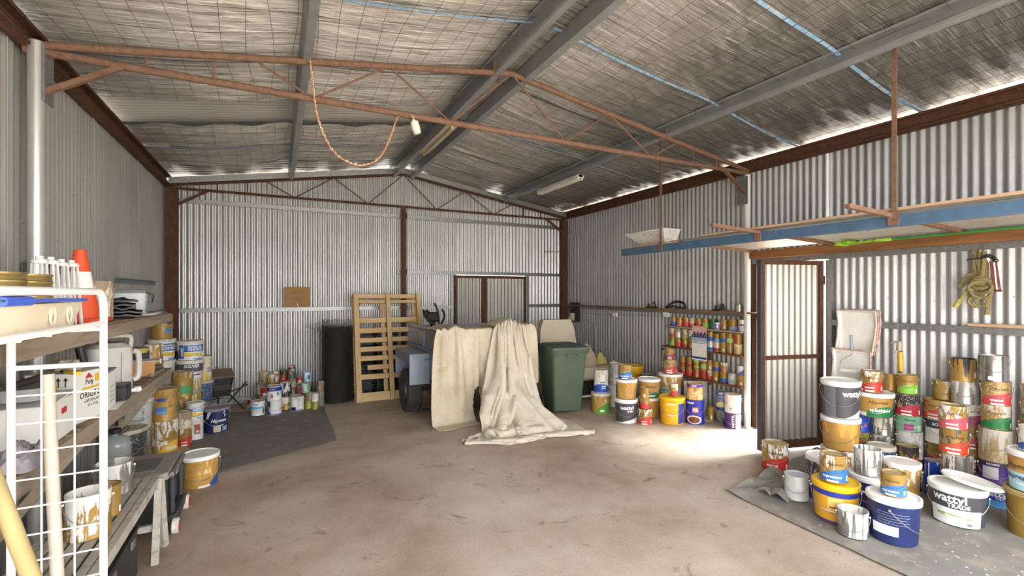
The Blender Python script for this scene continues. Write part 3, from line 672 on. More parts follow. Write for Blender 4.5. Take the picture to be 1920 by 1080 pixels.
pail('p_navyplain', '#28466e', '#5f7f9e', .3, lid=mat('dusty_blue_lid', '#b9b2a4', .7, 0, .15, 12), dust=.12)
pail('p_yellow', YEL, None, 0, prints=((.0, .70, -3.1, 3.1, '#e2a52c', 'rect'), (.70, .84, -3.1, 3.1, '#2e3a94', 'rect'), (.0, .06, -3.1, 3.1, '#5a3b86', 'rect'), (.35, .68, -.35, .3, '#f0cd74', 'rect'), (.4, .44, -.3, .25, '#8a5a2a', 'rect'), (.3, .33, -.8, .9, '#f3ead8', 'rect')), lid=mat('yellow_plastic', '#f6c51c', .35, 0, .05, 6))
pail('p_yellow2', '#f0b422', None, 0, prints=((.05, .8, .55, 1.3, '#2c3a94', 'rect'), (.74, .8, -.5, .3, '#f6e4b4', 'rect')), words=(), lid=MATS['yellow_plastic'], grip=True)
pail('p_prof', '#e9e7e2', None, 0, prints=((.10, .80, -1.5, -.55, '#1f3690', 'rect'), (.45, .80, -.5, 1.4, '#3b6bb8', 'rect'), (.18, .42, -.5, 1.35, '#ecc93c', 'swoosh'), (.03, .1, .2, 1.0, '#5aa0d0', 'rect'), (.52, .8, -1.5, -.95, '#d9d6d0', 'rect')), words=(('wattyl', .42, .05, -.72, WHITE, {'vert': True, 'bold': .03}), ('PROFESSIONAL', .70, .026, .4, WHITE, {'bold': .03}), ('CHOICE', .57, .047, .4, WHITE, {'bold': .04})), lid=M_PLAST_WD)
pail('p_solver', '#dcd9d4', None, 0, prints=((.42, .84, -3.1, 3.1, '#55575f', 'rect'), (.30, .5, -.15, 1.8, '#e6e3de', 'wedge'), (.12, .3, .1, .9, '#efeeea', 'rect'), (.22, .28, .12, .85, '#7a3a40', 'rect')), words=(('SOLVER', .70, .052, .1, WHITE, {'bold': .03, 'slant': .2})), lid=M_PLAST_WD)
pail('p_white', '#e5e2dc', '#cfc9bf', .3, lid=M_PLAST_WD)
pail('p_whitelid', AMBER, '#e2ddd2', .3, lid=mat('pinkish_lid', '#e9e3e2', .4, 0, .05, 6, dirt='#d8b9c2', dirt_amt=.25))
pail('p_darkpink', '#4b4a4f', '#dcd9d4', .25, prints=((.3, .6, -.9, -.2, '#8f8e92', 'rect'),), lid=MATS['pinkish_lid'])
pail('p_goldbig', '#9a7c36', None, 0, prints=((.62, .8, -.3, 1.2, '#e5e2dc', 'swoosh'),), lid=mat('gold_plastic', '#a88d55', .5, 0, .1, 8, dirt='#d6cfc0', dirt_amt=.35), metal=.1)
pail('p_blue', '#e4e4e6', None, 0, prints=((.35, .86, -1.2, 3.1, '#2449b4', 'rect'), (.02, .35, -.65, 3.1, '#4f97d8', 'rect'), (.02, .7, -1.2, -.6, '#dfe3e8', 'wedge')), words=(('wattyl', .65, .07, -.15, WHITE, {'bold': .03}), ('ULTRA', .46, .032, .25, WHITE, {'bold': .02})))
pail('p_cream', '#3a3a40', '#8f8a84', .15, prints=((.1, .3, .3, .6, '#b5ac98', 'rect'),), lid=mat('cream_lid', '#c9bda6', .6, 0, .12, 10, dirt='#a3947c', dirt_amt=.4), dust=.1)
pail('p_grey', '#c3c1bd', '#a5a29c', .3, words=(('HAYMES', .5, .035, .25, '#5f6a80', {'vert': True, 'bold': .01}),), lid=M_PLAST_WD, dust=.05)
plain('amber10', '#b08a45', '#c2a05c', .3, .15, .45, prints=((.62, .74, -.55, .25, '#3b4a8c', 'disc'), (.22, .46, -.6, .2, '#4f83b2', 'rect'), (.2, .44, 1.05, 1.4, '#4a70a8', 'rect'), (.27, .29, -.5, .1, '#bcd2e4', 'rect')), lid=DUSTLID)
plain('ultraprem', '#b08a3c', '#ebe9e5', .42, .2, .45, prints=((.02, .36, -.35, 1.3, '#f2c13c', 'arch'), (.1, .19, .15, .95, '#e8e6e2', 'rect')), words=(('ULTRAPREMIUM', .45, .042, -.45, '#d8cdb0', {'vert': True, 'bold': .0}),), lid=mat('brown_dust_lid', '#b29c86', .8, 0, .12, 10))
plain('gold_green', '#a98540', '#c9c2b0', .25, .2, .45, prints=((.12, .42, -.2, .9, '#3f9a5a', 'rect'),), lid=DUSTLID)
plain('gold_cream', '#b8963f', '#d8cdb8', .5, .15, .45, drip=.15, prints=((.35, .55, .0, .6, '#8ca0c0', 'rect'),), lid=DUSTLID)
def small(nm, col, base=GOLD, spl=None, amt=.3, cover=.45, dust=0, style='arch', badge=None, top=None):
    def fn(r, h):
        key = '%s_%d_%d' % (nm, r * 1000, h * 1000)
        pr = [(.04, cover, -1.6, 1.6, col, style)] if col else []
        if badge: pr.append(badge)
        if top: pr.append(top)
        return can_kit(key, 'tin', r, h, tin_mat(base, spl, amt, .35, .38, .3, dust), pr, (), mat('tin_top', '#b7a67e', .4, .5, .15, 12), None, False, seg=18)
    K(nm, fn)
small('s_blue', '#2f62b0', style='rect'); small('s_orange', '#d9694a'); small('s_red', '#cf3b38', cover=.6, style='hill', badge=(.45, .62, .25, .5, WHITE, 'disc')); small('s_redd', '#b8433c', spl='#cfc4ae', amt=.4, dust=.15)
small('s_lime', '#8cbf3f', style='rect', cover=.52); small('s_green', '#2c6a4a', base='#2f6b4c', badge=(.05, .3, .2, .7, WHITE, 'rect')); small('s_purple', '#8878b8', base='#e3e1e6', style='rect', cover=.8, badge=(.2, .7, -.5, .2, WHITE, 'disc'))
small('s_gold', None, badge=(.15, .4, -.3, .0, WHITE, 'rect')); small('s_lilac', '#8496cc', cover=.4); small('s_wblue', '#bfcbd8', base='#dfe0de', style='rect', cover=.4, badge=(.5, .62, -.9, .9, '#2a3a66', 'rect'))
small('s_white', None, base='#d6cfbf', spl='#a89468', amt=.35); small('s_dusty', '#9a9a6a', spl='#b8ab90', amt=.4, dust=.3); small('s_gw', '#4f9a62', base='#d8d6cc', spl='#b8a878', amt=.3); small('s_maroon', '#a8323c', style='rect', cover=.35)
small('s_cyan', '#63b4d4', cover=.4); small('s_limep', '#a9c87a', style='rect', cover=.5); small('s_redst', None, badge=(.1, .8, -1.1, -.3, '#c43c3c', 'rect')); small('s_mark', None, badge=(.3, .7, -.5, -.1, '#6d92a4', 'hill'))
small('s_creamg', None, base='#cdb583', spl='#e0d2ae', amt=.4); small('s_bwhite', '#2f6fb0', base='#dcdad2', style='rect', cover=.4); small('s_cmaroon', '#a23a40', base='#d8c8b4', style='rect', cover=.4); small('s_limetop', '#9cc860', style='rect', cover=.2, top=(.62, .98, -1.6, 1.6, '#a6cc78', 'rect'))
small('s_rg', '#b02a2a', style='rect', cover=.85); small('s_gwhite', None, spl='#efede8', amt=.35, badge=(.1, .5, -1.2, -.5, '#cc4a44', 'rect')); small('s_wgrey', '#9fa6b0', base='#dcdcda', spl='#a8adb4', amt=.3, style='hill'); small('s_pbw', '#5a62a8', base='#e3e2e4', style='wedge', cover=.9)
_SM = {}
def can(kind, p, r=T4[0], h=T4[1], turn=0.0, label='', group=None, tilt=None, cat=None):
    parts, hh, rr = KIT[kind](r, h)
    nm = 'paint_pail' if kind.startswith('p_') else 'paint_tin'
    o = thing(nm, label, cat or ('paint pail' if nm == 'paint_pail' else 'paint tin'), p, math.atan2(-p[0], p[1]) + turn, group)
    if tilt: o.rotation_euler = (tilt[0], tilt[1], o.rotation_euler.z)
    for n_, me in parts: link(n_, me, o)
    return o
COLS = []
def can_d(kind, p, r=T4[0], h=T4[1], turn=0.0, label='', group=None):
    COLS.append({'o': Vector((0, 0, 0)), 'it': [(kind, Vector(p), r, h, turn, label, group)]})
def stack(px, d, items, z0=0.0, group=None):
    """tins standing one on another, from the bottom up: (kind, r, h, label[, turn, dpx, dd])"""
    z = z0; L = []
    for it in items:
        kind, r, h, label = it[:4]; turn = it[4] if len(it) > 4 else 0; dpx = it[5] if len(it) > 5 else 0; dd = it[6] if len(it) > 6 else 0
        L.append((kind, ray(px + dpx, d + dd, z), r, h, turn, label, group)); z += h + (.005 if kind.startswith('p_') else .001)
    COLS.append({'o': Vector((0, 0, 0)), 'it': L})
def settle(n=160):
    """nudge neighbouring columns of tins until none cuts into another or a wall, then set them down"""
    gap = .010
    for _ in range(n):
        for i, A in enumerate(COLS):
            for B in COLS[i + 1:]:
                if abs(A['it'][0][1].x - B['it'][0][1].x) > .6 or abs(A['it'][0][1].y - B['it'][0][1].y) > .6: continue
                best = 0; bv = None
                for a in A['it']:
                    for c in B['it']:
                        if a[1].z + a[3] - .004 <= c[1].z or c[1].z + c[3] - .004 <= a[1].z: continue
                        dv_ = (c[1] + B['o']) - (a[1] + A['o']); dv_.z = 0; ov = a[2] + c[2] + gap - dv_.length
                        if ov > best: best, bv = ov, (dv_.normalized() if dv_.length > 1e-4 else Vector((0, 1, 0)))
                if bv: A['o'] -= bv * best * .26; B['o'] += bv * best * .26
        for A in COLS:
            for a in A['it']:
                p = a[1] + A['o']
                if p.x + a[2] > XR - .035 and p.y < 8: A['o'].x -= (p.x + a[2] - XR + .035)
                if p.x - a[2] < XL + .03: A['o'].x += (XL + .03 - p.x + a[2])
                if p.y + a[2] > YB - .05: A['o'].y -= (p.y + a[2] - YB + .05)
    for A in COLS:
        for kind, p, r, h, turn, label, group in A['it']: can(kind, p + A['o'], r, h, turn, label, group)
# ------------------------------------------------------------------ tins and pails: the pile on the right
G = 'paint tins and pails piled by the right wall'
t, hT = T4
def f(py, z=0): return floor_d(py, z)
stack(1818, 4.12, [
    ('dull', t, hT, 'dusty grey tin at the foot of the stack topped by black drips'),
    ('h_maroon', t, hT, 'olive and maroon enamel tin beside the big chrome tin'),
    ('h_redd', t, hT, 'dusty red enamel tin right of the ultratrim tin'),
    ('h_purd', t, hT, 'gold tin spattered with white and purple specks'),
    ('silver_d', t, hT, 'silver tin covered in grey speckles under the black-dripped tin', 0, -12),
    ('gold_k', t, hT, 'gold tin with black paint dripping down, on top of its stack', .2, -14)], group=G)
stack(1868, 3.88, [
    ('p_blue', .135, .185, 'blue and white pail lettered wattyl ULTRA on the floor sheet', .1),
    ('purple', .095, .175, 'purple and white tin on the blue wattyl pail', .1, -3),
    ('gold_big', .108, .265, 'large dusty gold tin with whitish top in the tall stack'),
    ('h_greend', t + .004, hT, 'speckled tin with green band and pale splash'),
    ('h_redd', t + .004, hT, 'speckled gold and bright red enamel tin under the chrome tin', .15),
    ('silver', t + .004, .21, 'shiny chrome tin on top of the tallest stack', 0, -5)], group=G)
stack(1934, 3.68, [
    ('gold_d', t, hT, 'dusty gold tin at the foot of the stack by the right edge'),
    ('h_maroon', t, hT, 'maroon banded tin low in the stack by the right edge'),
    ('gold', t, hT, 'plain gold tin in the stack by the right edge', .6),
    ('h_blue', t, .17, 'gold and blue tin second from the top at the right edge'),
    ('h_greend', .08, .15, 'green and white banded tin near the right edge of the pile'),
    ('gold_d', .075, .12, 'small speckled gold tin topmost at the right edge')], group=G)
stack(1944, 3.36, [
    ('p_goldbig', .16, .33, 'big gold plastic pail at the right edge of the floor sheet'),
    ('p_expr', .15, .275, 'pail lettered expressions with pale blue base on the gold pail', -.1),
    ('white_blue', .092, .17, 'white and blue spattered tin on the expressions pail')], group=G)
stack(1706, 4.40, [
    ('dull', t, .205, 'grey tin hidden low behind the burnt red enamel tin'),
    ('white', .098, .25, 'big whitish paint-streaked tin behind the burnt red enamel tin', .2, 2),
    ('green_pink', .096, .145, 'pale green tin with magenta patch'),
    ('h_blackred', t + .004, .2, 'red tin almost covered in black speckled paint', 0, -2),
    ('h_green', .078, .175, 'gold tin with bright green panel topmost of its stack', -.2, -2)], group=G)
stack(1748, 4.34, [
    ('h_blue', t, hT, 'gold and blue tin low behind the loose white lid'),
    ('h_red', t, .19, 'gold and red tin low between two stacks'),
    ('solver_tin', t, .22, 'white tin lettered SOLVER behind the ultratrim tin', .25, -3),
    ('h_red', t, .17, 'speckled red enamel tin behind the white-splashed one', -.2, -6),
    ('gold_w', .078, .168, 'gold tin with white splash and barcode on top of its stack', .1, 9)], group=G)
stack(1776, 3.92, [
    ('dull', t, .19, 'grey tin hidden under the big chrome tin'),
    ('silver_s', .1, .235, 'big chrome tin with dried paint rim behind the loose white lid', 0, 6),
    ('h_ultra', .093, .205, 'gold and orange-red tin lettered ultratrim', .05),
    ('h_pink', .092, .19, 'red enamel tin with white paint round its top half', .05, -2)], group=G)
stack(1664, 4.50, [
    ('dull', .08, .19, 'grey tin at the foot of the stack below the splashield pail'),
    ('silver_d', .08, .19, 'speckled silver tin below the splashield pail'),
    ('silver_s', .085, .185, 'silver tin with pale paint streaks under the splashield pail', .1, 2)], group=G)
stack(1622, 4.62, [
    ('dull', .075, .19, 'grey tin hidden behind the gold pails'),
    ('h_maroon', .075, .19, 'dark tin hidden behind the gold pails'),
    ('blue_box', .075, .185, 'dark blue and white tin behind the stacked gold pails')], group=G)
stack(1646, 4.50, [
    ('p_splash', .150, .225, 'gold pail lettered splashield with green panel', -.1),
    ('h_redw', t, .2, 'gold and red tin with white splash on the splashield pail', -.1, -5)], z0=.570, group=G)
can_d('gold', ray(1670, 4.56, .800), .052, .155, .4, 'slim gold tin behind the red tin on the splashield pail', G)
can_d('p_navyplain', ray(1657, 4.22, 0), .10, .375, 0, 'speckled navy pail with dusty lid behind the white-lidded pails', G)
stack(1576, 4.33, [
    ('p_whitelid', .150, .315, 'gold pail with broad white lid at the foot of the pails by the door'),
    ('p_gold', .150, .285, 'gold pail with white lid in the middle of the pails by the door', -.15),
    ('p_watdark2', .152, .335, 'charcoal wattyl pail with white lid on top by the door', -.05)], group=G)
can_d('h_redw', ray(1453, 4.65, 0), .118, .262, -.1, 'gold and red enamel tin standing alone before the open door', G)
can_d('lgrey', ray(1493, 3.97, .012), .09, .2, 0, 'pale grey drip-stained tin on the folded sheet corner', G)
can_d('p_darkpink', ray(1548, 4.0, .012), .142, .345, -.2, 'charcoal pail with pinkish white lid behind the yellow pail', G)
stack(1568, 3.615, [
    ('p_yellow', .152, .285, 'yellow-lidded primer pail with orange and blue label'),
    ('h_bluew', .092, .205, 'gold and blue expressions tin standing on the yellow lid', .0, -4)], z0=.012, group=G)
stack(1634, 3.84, [
    ('p_navyw', .152, .255, 'navy and white pail with white lid behind the navy pail'),
    ('silver_w', .094, .205, 'drip-covered silver tin standing on a white lid', 0, -7)], z0=.012, group=G)
can_d('p_whitelid', ray(1690, 3.93, .012), .125, .325, 0, 'white-lidded pail left of the burnt red enamel tin', G)
can_d('silver_w', ray(1602, 3.377, .012), .094, .178, 0, 'drip-stained open silver tin in front on the floor sheet', G)
stack(1671, 3.325, [
    ('p_navy', .152, .305, 'large navy pail with white lid at the front of the sheet', -.15),
    ('h_blue', .074, .155, 'small gold and blue tin standing on the navy pail', -.15, 0)], z0=.012, group=G)
can_d('p_trade', ray(1795, 3.573, .012), .165, .28, -.05, 'white and charcoal pail lettered wattyl TRADE', G)
stack(1716, 4.14, [
    ('silver_s', .082, .195, 'chrome tin under the burnt red enamel tin', .2),
    ('h_redk', .084, .195, 'red enamel tin with burnt black paint down its side', .1, -7)], z0=.0, group=G)
can_d('blue_box', ray(1750, 4.04, 0), .07, .3, -.2, 'tall blue and white tin behind the wattyl TRADE pail', G)
# loose lid leaning on the wattyl TRADE pail
o = thing('pail_lid', 'loose white oval-looking lid tipped on the wattyl TRADE pail', 'pail lid', ray(1822, 3.56, .327), 0)
b = MB(); b.lathe([(0, .0), (.14, .0), (.15, .004), (.172, .002), (.176, -.012), (.170, -.014), (.166, -.002), (0, -.004)], 32); b.build('lid_disc', M_PLAST_W, o)
b = MB(); b.lathe([(.135, .0005), (.137, .004), (.141, .004), (.143, .0005)], 32); b.build('raised_ring', M_PLAST_W, o)
o.rotation_euler = (R(5), R(9), R(-20))
# ------------------------------------------------------------------ tins and pails below the shelves
G = 'paint tins and pails before the tin shelves'
stack(1127, 6.87, [('p_greenarch', .14, .29, 'gold pail with green arch beside the wheelie bin'), ('white_blue', .105, .33, 'tall white and blue tin on the green-arched pail')], group=G)
stack(1153, 7.25, [('p_white', .12, .33, 'plain white pail behind the green-arched pail'), ('grey_w', .1, .33, 'tall grey and white tin behind the white and blue one')], group=G)
stack(1176, 6.36, [('p_watdark', .15, .32, 'charcoal pail lettered wattyl beside the red tin'), ('p_gold', .142, .255, 'gold pail with white lid on the charcoal wattyl pail', .3), ('h_blue', .09, .19, 'gold and blue tin topmost above the charcoal wattyl pail', 0, -2)], group=G)
stack(1188, 7.75, [('p_white', .15, .28, 'white pail under the yellow-lidded pail by the wall'), ('p_yellow2', .16, .26, 'yellow pail near the wall behind the gold pails', 1.5)], group=G)
stack(1211, 7.3, [('gold_d', .09, .3, 'dusty gold tin under the black tin by the wall'), ('black', .09, .18, 'black speckled tin behind the green-hilled pail')], group=G)
stack(1217, 6.66, [('p_gold', .14, .27, 'amber pail behind the small red enamel tin', .9), ('p_greenhill', .15, .26, 'gold pail with green hill panel and white lid', -.25)], group=G)
stack(1207, 6.26, [('h_redw', .09, .205, 'white and red enamel tin on the floor before the amber pail'), ('s_red', .058, .14, 'small gold and red tin standing on the white and red tin'), ('s_gold', .058, .14, 'small plain gold tin topmost before the green-hilled pail')], group=G)
stack(1257, 6.78, [('p_white', .15, .265, 'white pail at the bottom behind the yellow pail'), ('p_cyanlow', .165, .315, 'large gold and pale blue pail with white lid'), ('h_redd', .098, .2, 'gold and red enamel tin on the large pale blue pail', 0, -1), ('h_maroon', .072, .15, 'small gold tin with pink band topmost beside the shelves', 0, -1)], group=G)
stack(1260, 6.31, [('p_yellow2', .16, .355, 'bright yellow pail with blue side strip on the floor'), ('s_redd', .058, .17, 'small worn gold and red tin standing on the yellow pail', 0, 3)], group=G)
stack(1303, 6.3, [('oil_blue', .122, .32, 'royal blue decking oil tin with oval picture'), ('oil_orange', .103, .215, 'orange and cream oil tin with blue rim on the blue oil tin')], group=G)
stack(1311, 6.86, [('p_grey', .12, .3, 'grey pail behind the leaning cardboard'), ('black', .1, .14, 'black tin with wire handle behind the orange oil tin')], group=G)
stack(1352, 6.35, [('dark_mix', .082, .21, 'dark blue-grey tin below the shelf'), ('blue_yellow', .085, .205, 'blue and yellow wattyl tin below the shelf')], group=G)
can_d('s_gold', ray(1335, 6.42, 0), .055, .19, .3, 'small gold tin on the floor beside the dark tin', G)
stack(1374, 6.08, [('purple_w', .1, .2, 'purple and white WATTYL tin on the floor by the white column'), ('white_text', .1, .23, 'white tin with printed lines on the purple tin')], group=G)
# ------------------------------------------------------------------ tins against the back wall
G = 'paint tins in the cluster by the back wall'
stack(484, 6.7, [('lightblue_w', .09, .2, 'white and light blue tin leftmost in the back wall cluster')], z0=.006, group=G)
stack(471, 6.95, [('redtall', .05, .16, 'narrow red and white tin peeping out behind the leftmost white tin')], z0=.006, group=G)
stack(514.5, 6.72, [('trade_low', .097, .21, 'white tin with navy side strip, lower of the two stacked'), ('trade_top', .097, .2, 'white tin with blue top band stacked on the navy-striped tin')], z0=.006, group=G)
stack(536, 7.02, [('gold_w', .08, .19, 'gold and maroon tin under the navy-white splashed tin'), ('navy_w', .082, .21, 'navy tin splashed with white in the back cluster')], z0=.006, group=G)
stack(559, 6.98, [('white_purp', .097, .21, 'white tin with purple base line in front of the back cluster')], z0=.006, group=G)
stack(578, 7.05, [('limegold', .055, .12, 'small green and gold tin at the front right of the back cluster'), ('rusty', .055, .12, 'small brown tin on the green and gold tin'), ('greenpale', .062, .14, 'pale green and blue tin in the back cluster', 0, -6)], z0=.006, group=G)
stack(591, 7.02, [('limegold', .045, .115, 'small lime tin at the right of the back cluster'), ('white', .05, .12, 'small white tin on the lime one')], z0=.006, group=G)
stack(601, 7.25, [('dull', .055, .2, 'grey tin at the right end of the back cluster'), ('rusty', .055, .17, 'rusty tin at the right end of the back cluster')], z0=.006, group=G)
stack(489, 7.3, [('rusty', .06, .17, 'brown tin low at the left of the back cluster'), ('cream', .06, .16, 'cream and brown tin at the left of the back cluster')], z0=.006, group=G)
stack(496.5, 6.98, [('redtall', .055, .26, 'tall red, white and green tin in the back cluster')], z0=.08, group=G)
stack(496.5, 6.98, [('dull', .05, .073, 'flat grey tin under the tall red one')], z0=.006, group=G)
stack(498, 7.62, [('dull', .06, .19, 'grey tin by the wall at the left of the back cluster'), ('rusty', .06, .17, 'brown tin by the wall at the left of the back cluster'), ('gold_d', .058, .13, 'dull gold tin by the wall, upper left of the back cluster')], z0=.006, group=G)
stack(506, 7.42, [('dull', .06, .17, 'grey tin behind the white trade tins'), ('sky_tin', .06, .13, 'white and blue tin behind the white trade tins'), ('gold_w', .062, .15, 'gold and white tin above the white trade tins')], z0=.006, group=G)
stack(518, 7.58, [('dull', .055, .2, 'grey tin by the wall behind the white trade tins'), ('white_red', .055, .14, 'white tin by the wall behind the trade tins'), ('white_red', .055, .14, 'white and red tin upper middle of the back cluster')], z0=.006, group=G)
stack(532, 7.5, [('dull', .055, .2, 'grey tin behind the navy-white splashed tin'), ('cream', .055, .13, 'cream tin behind the navy-white splashed tin'), ('h_redk', .06, .16, 'gold and red tin upper middle of the back cluster')], z0=.006, group=G)
stack(549, 7.4, [('cream', .058, .135, 'brown and cream tin lowest under the dark green tin'), ('cream', .058, .12, 'cream tin between others under the dark green tin', .8), ('cream', .06, .14, 'cream tin right below the dark green tin', 1.6), ('darkgreen', .058, .15, 'dark green and red tin near the top of the back cluster', 0, -2), ('navypink', .048, .045, 'flat navy tin topmost in the back cluster', 0, -2)], z0=.006, group=G)
stack(562, 7.3, [('rusty', .045, .13, 'brown tin under the pink-red tin'), ('pinkred', .05, .15, 'pink-red tin in the back cluster'), ('redtall', .04, .145, 'narrow orange and green tin above the pink-red tin')], z0=.006, group=G)
stack(576, 7.45, [('dull', .06, .16, 'grey tin under the navy and pink tin'), ('navypink', .065, .17, 'navy and pink tin under the sky blue tin'), ('sky_tin', .058, .15, 'sky blue tin topmost at the right of the back cluster')], z0=.006, group=G)
# ------------------------------------------------------------------ pails and tins at the left shelving
G = 'paint tins and pails by the left shelving'
can_d('p_navyh', ray(405, 5.92, .006), .145, .3, .15, 'navy pail with white handle on the grey mat', G)
can_d('p_gold_i', ray(375, 4.27, 0), .148, .285, .1, 'gold pail with white lid beside the black toolbox', G)
stack(349, 6.12, [('gold_d', .115, .33, 'dusty gold tin at the foot of the SOLVER stack'), ('gold_cream', .12, .29, 'tall gold tin with white drips under the SOLVER pail'), ('p_solver', .145, .25, 'grey and white pail lettered SOLVER'), ('p_prof', .148, .245, 'white pail lettered PROFESSIONAL CHOICE on top of the SOLVER pail')], group=G)
stack(366, 5.6, [('white_red', .082, .25, 'white tin with red marks on the floor by the mat', .1), ('p_prof', .088, .19, 'small blue and white choice pail on the white tin')], group=G)
stack(382, 6.42, [('dull', .1, .27, 'grey tin under the tall navy pail'), ('p_navyplain', .11, .28, 'tall navy pail with white handle between stacks'), ('gold_cream', .1, .33, 'gold tin with cream drips beside the SOLVER pail', .4)], group=G)
stack(303, 5.16, [('ultraprem', .134, .348, 'large gold tin lettered ULTRAPREMIUM with white splash'), ('amber10', .131, .345, 'large amber tin with blue labels on the ULTRAPREMIUM tin')], group=G)
stack(336, 5.32, [('h_redw', .068, .2, 'red and white tin beside the ULTRAPREMIUM tin'), ('cream', .07, .19, 'cream-splashed tin beside the large amber tin')], group=G)
stack(342, 5.72, [('navy_w', .1, .22, 'navy splashed tin low behind the red and white tin'), ('gold_green', .1, .27, 'gold and green tin lower of two behind the large amber tin'), ('gold_green', .112, .3, 'gold tin with green band behind the large amber tin')], group=G)
stack(306, 6.0, [('p_white', .145, .3, 'white pail at the foot of the stack behind the shelf end'), ('gold_d', .13, .28, 'dusty gold tin in the stack behind the shelf end'), ('p_white', .145, .3, 'dirty white pail in the stack behind the shelf end'), ('p_prof', .148, .27, 'blue and white choice pail left of the SOLVER stack', .3), ('amber10', .118, .3, 'gold tin with blue arch topmost behind the shelf end', .9)], group=G)
stack(255, 4.95, [('dull', .13, .33, 'grey tin under the shelf below the pale grey pail'), ('p_grey', .145, .31, 'pale grey pail under the lower shelf', .2)], group=G)
can_d('p_cream', ray(236, 4.45, 0), .16, .46, 0, 'black pail with dusty cream lid under the lower shelf', G)
settle()
# ------------------------------------------------------------------ small tins on the wall shelves
ORD = ['first', 'second', 'third', 'fourth', 'fifth', 'sixth', 'seventh', 'eighth', 'ninth', 'tenth', 'eleventh']
NICE = {'s_blue': 'gold and blue', 's_orange': 'gold and orange', 's_red': 'gold and red', 's_redd': 'dusty gold and red', 's_lime': 'gold and lime', 's_green': 'dark green', 's_purple': 'purple and white', 's_gold': 'plain gold', 's_lilac': 'gold and lilac', 's_wblue': 'white and blue', 's_white': 'white-splashed', 's_dusty': 'dusty gold', 's_gw': 'green and white', 's_maroon': 'gold and maroon', 's_cyan': 'gold and cyan', 's_limep': 'gold and pale green', 's_redst': 'red-striped gold', 's_mark': 'gold with blue mark', 's_creamg': 'cream-gold', 's_bwhite': 'white and deep blue', 's_cmaroon': 'cream and maroon', 's_limetop': 'green-topped gold', 's_rg': 'red and gold', 's_gwhite': 'gold with white splash', 's_wgrey': 'white and grey', 's_pbw': 'violet and white'}
SHX = 5.455; SHZ = (1.245, .935, .525)
def row(z, lst, where, dx=0.0):
    for i, it in enumerate(lst):
        kind, px = it[0], it[1]; r = it[2] if len(it) > 2 else .051; h = it[3] if len(it) > 3 else .135
        y, d = rightwall(px, SHX + dx)
        can(kind, (SHX + dx, y, z + .001), r, h, (it[4] if len(it) > 4 else 0), '%s tin, %s from left, %s' % (NICE[kind], ORD[i], where), 'small tins on the wall shelves', cat='paint tin')
row(SHZ[0], [('s_blue', 1264), ('s_orange', 1275.5), ('s_red', 1287.5), ('s_redd', 1299), ('s_red', 1311), ('s_lime', 1323.5), ('s_green', 1338, .056), ('s_gold', 1358.5), ('s_lilac', 1375, .062, .15), ('s_wblue', 1392, .05, .15)], 'top wall shelf')
y_, _ = rightwall(1347.5, SHX - .03); can('s_purple', (SHX - .05, y_, SHZ[0] + .001), .036, .095, 0, 'little purple and white tin in front on the top wall shelf', 'small tins on the wall shelves', cat='paint tin')
row(SHZ[1], [('s_lime', 1262), ('s_red', 1272.5), ('s_maroon', 1285), ('s_gold', 1297.5), ('s_redd', 1309), ('s_white', 1321), ('s_bwhite', 1333), ('s_cmaroon', 1345), ('s_gold', 1357.5), ('s_mark', 1369.5), ('s_creamg', 1384.5, .057)], 'lower row of middle wall shelf')
row(SHZ[1] + .137, [('s_redd', 1262), ('s_white', 1272.5), ('s_dusty', 1285), ('s_gw', 1297.5), ('s_blue', 1333), ('s_cyan', 1345, .045, .11), ('s_blue', 1357.5), ('s_limep', 1369.5), ('s_redst', 1384.5, .057, .14)], 'upper row of middle wall shelf')
row(SHZ[2], [('s_red', 1281), ('s_red', 1293.5), ('s_redst', 1307), ('s_rg', 1320.5), ('s_redd', 1331.5, .042), ('s_gold', 1343.3, .049), ('s_blue', 1357.8, .055), ('s_wgrey', 1374, .06, .15), ('s_gold', 1390.5, .055)], 'lower row of bottom wall shelf')
row(SHZ[2] + .137, [('s_maroon', 1281), ('s_maroon', 1293.5), ('s_limetop', 1307), ('s_limep', 1320.5), ('s_gold', 1332), ('s_blue', 1344, .05), ('s_gwhite', 1358.5, .054)], 'upper row of bottom wall shelf')
y_, _ = rightwall(1389.5, SHX); can('s_pbw', (SHX, y_, SHZ[2] + .137), .05, .13, 0, 'violet and white tin at the right end of the bottom wall shelf', 'small tins on the wall shelves', cat='paint tin')
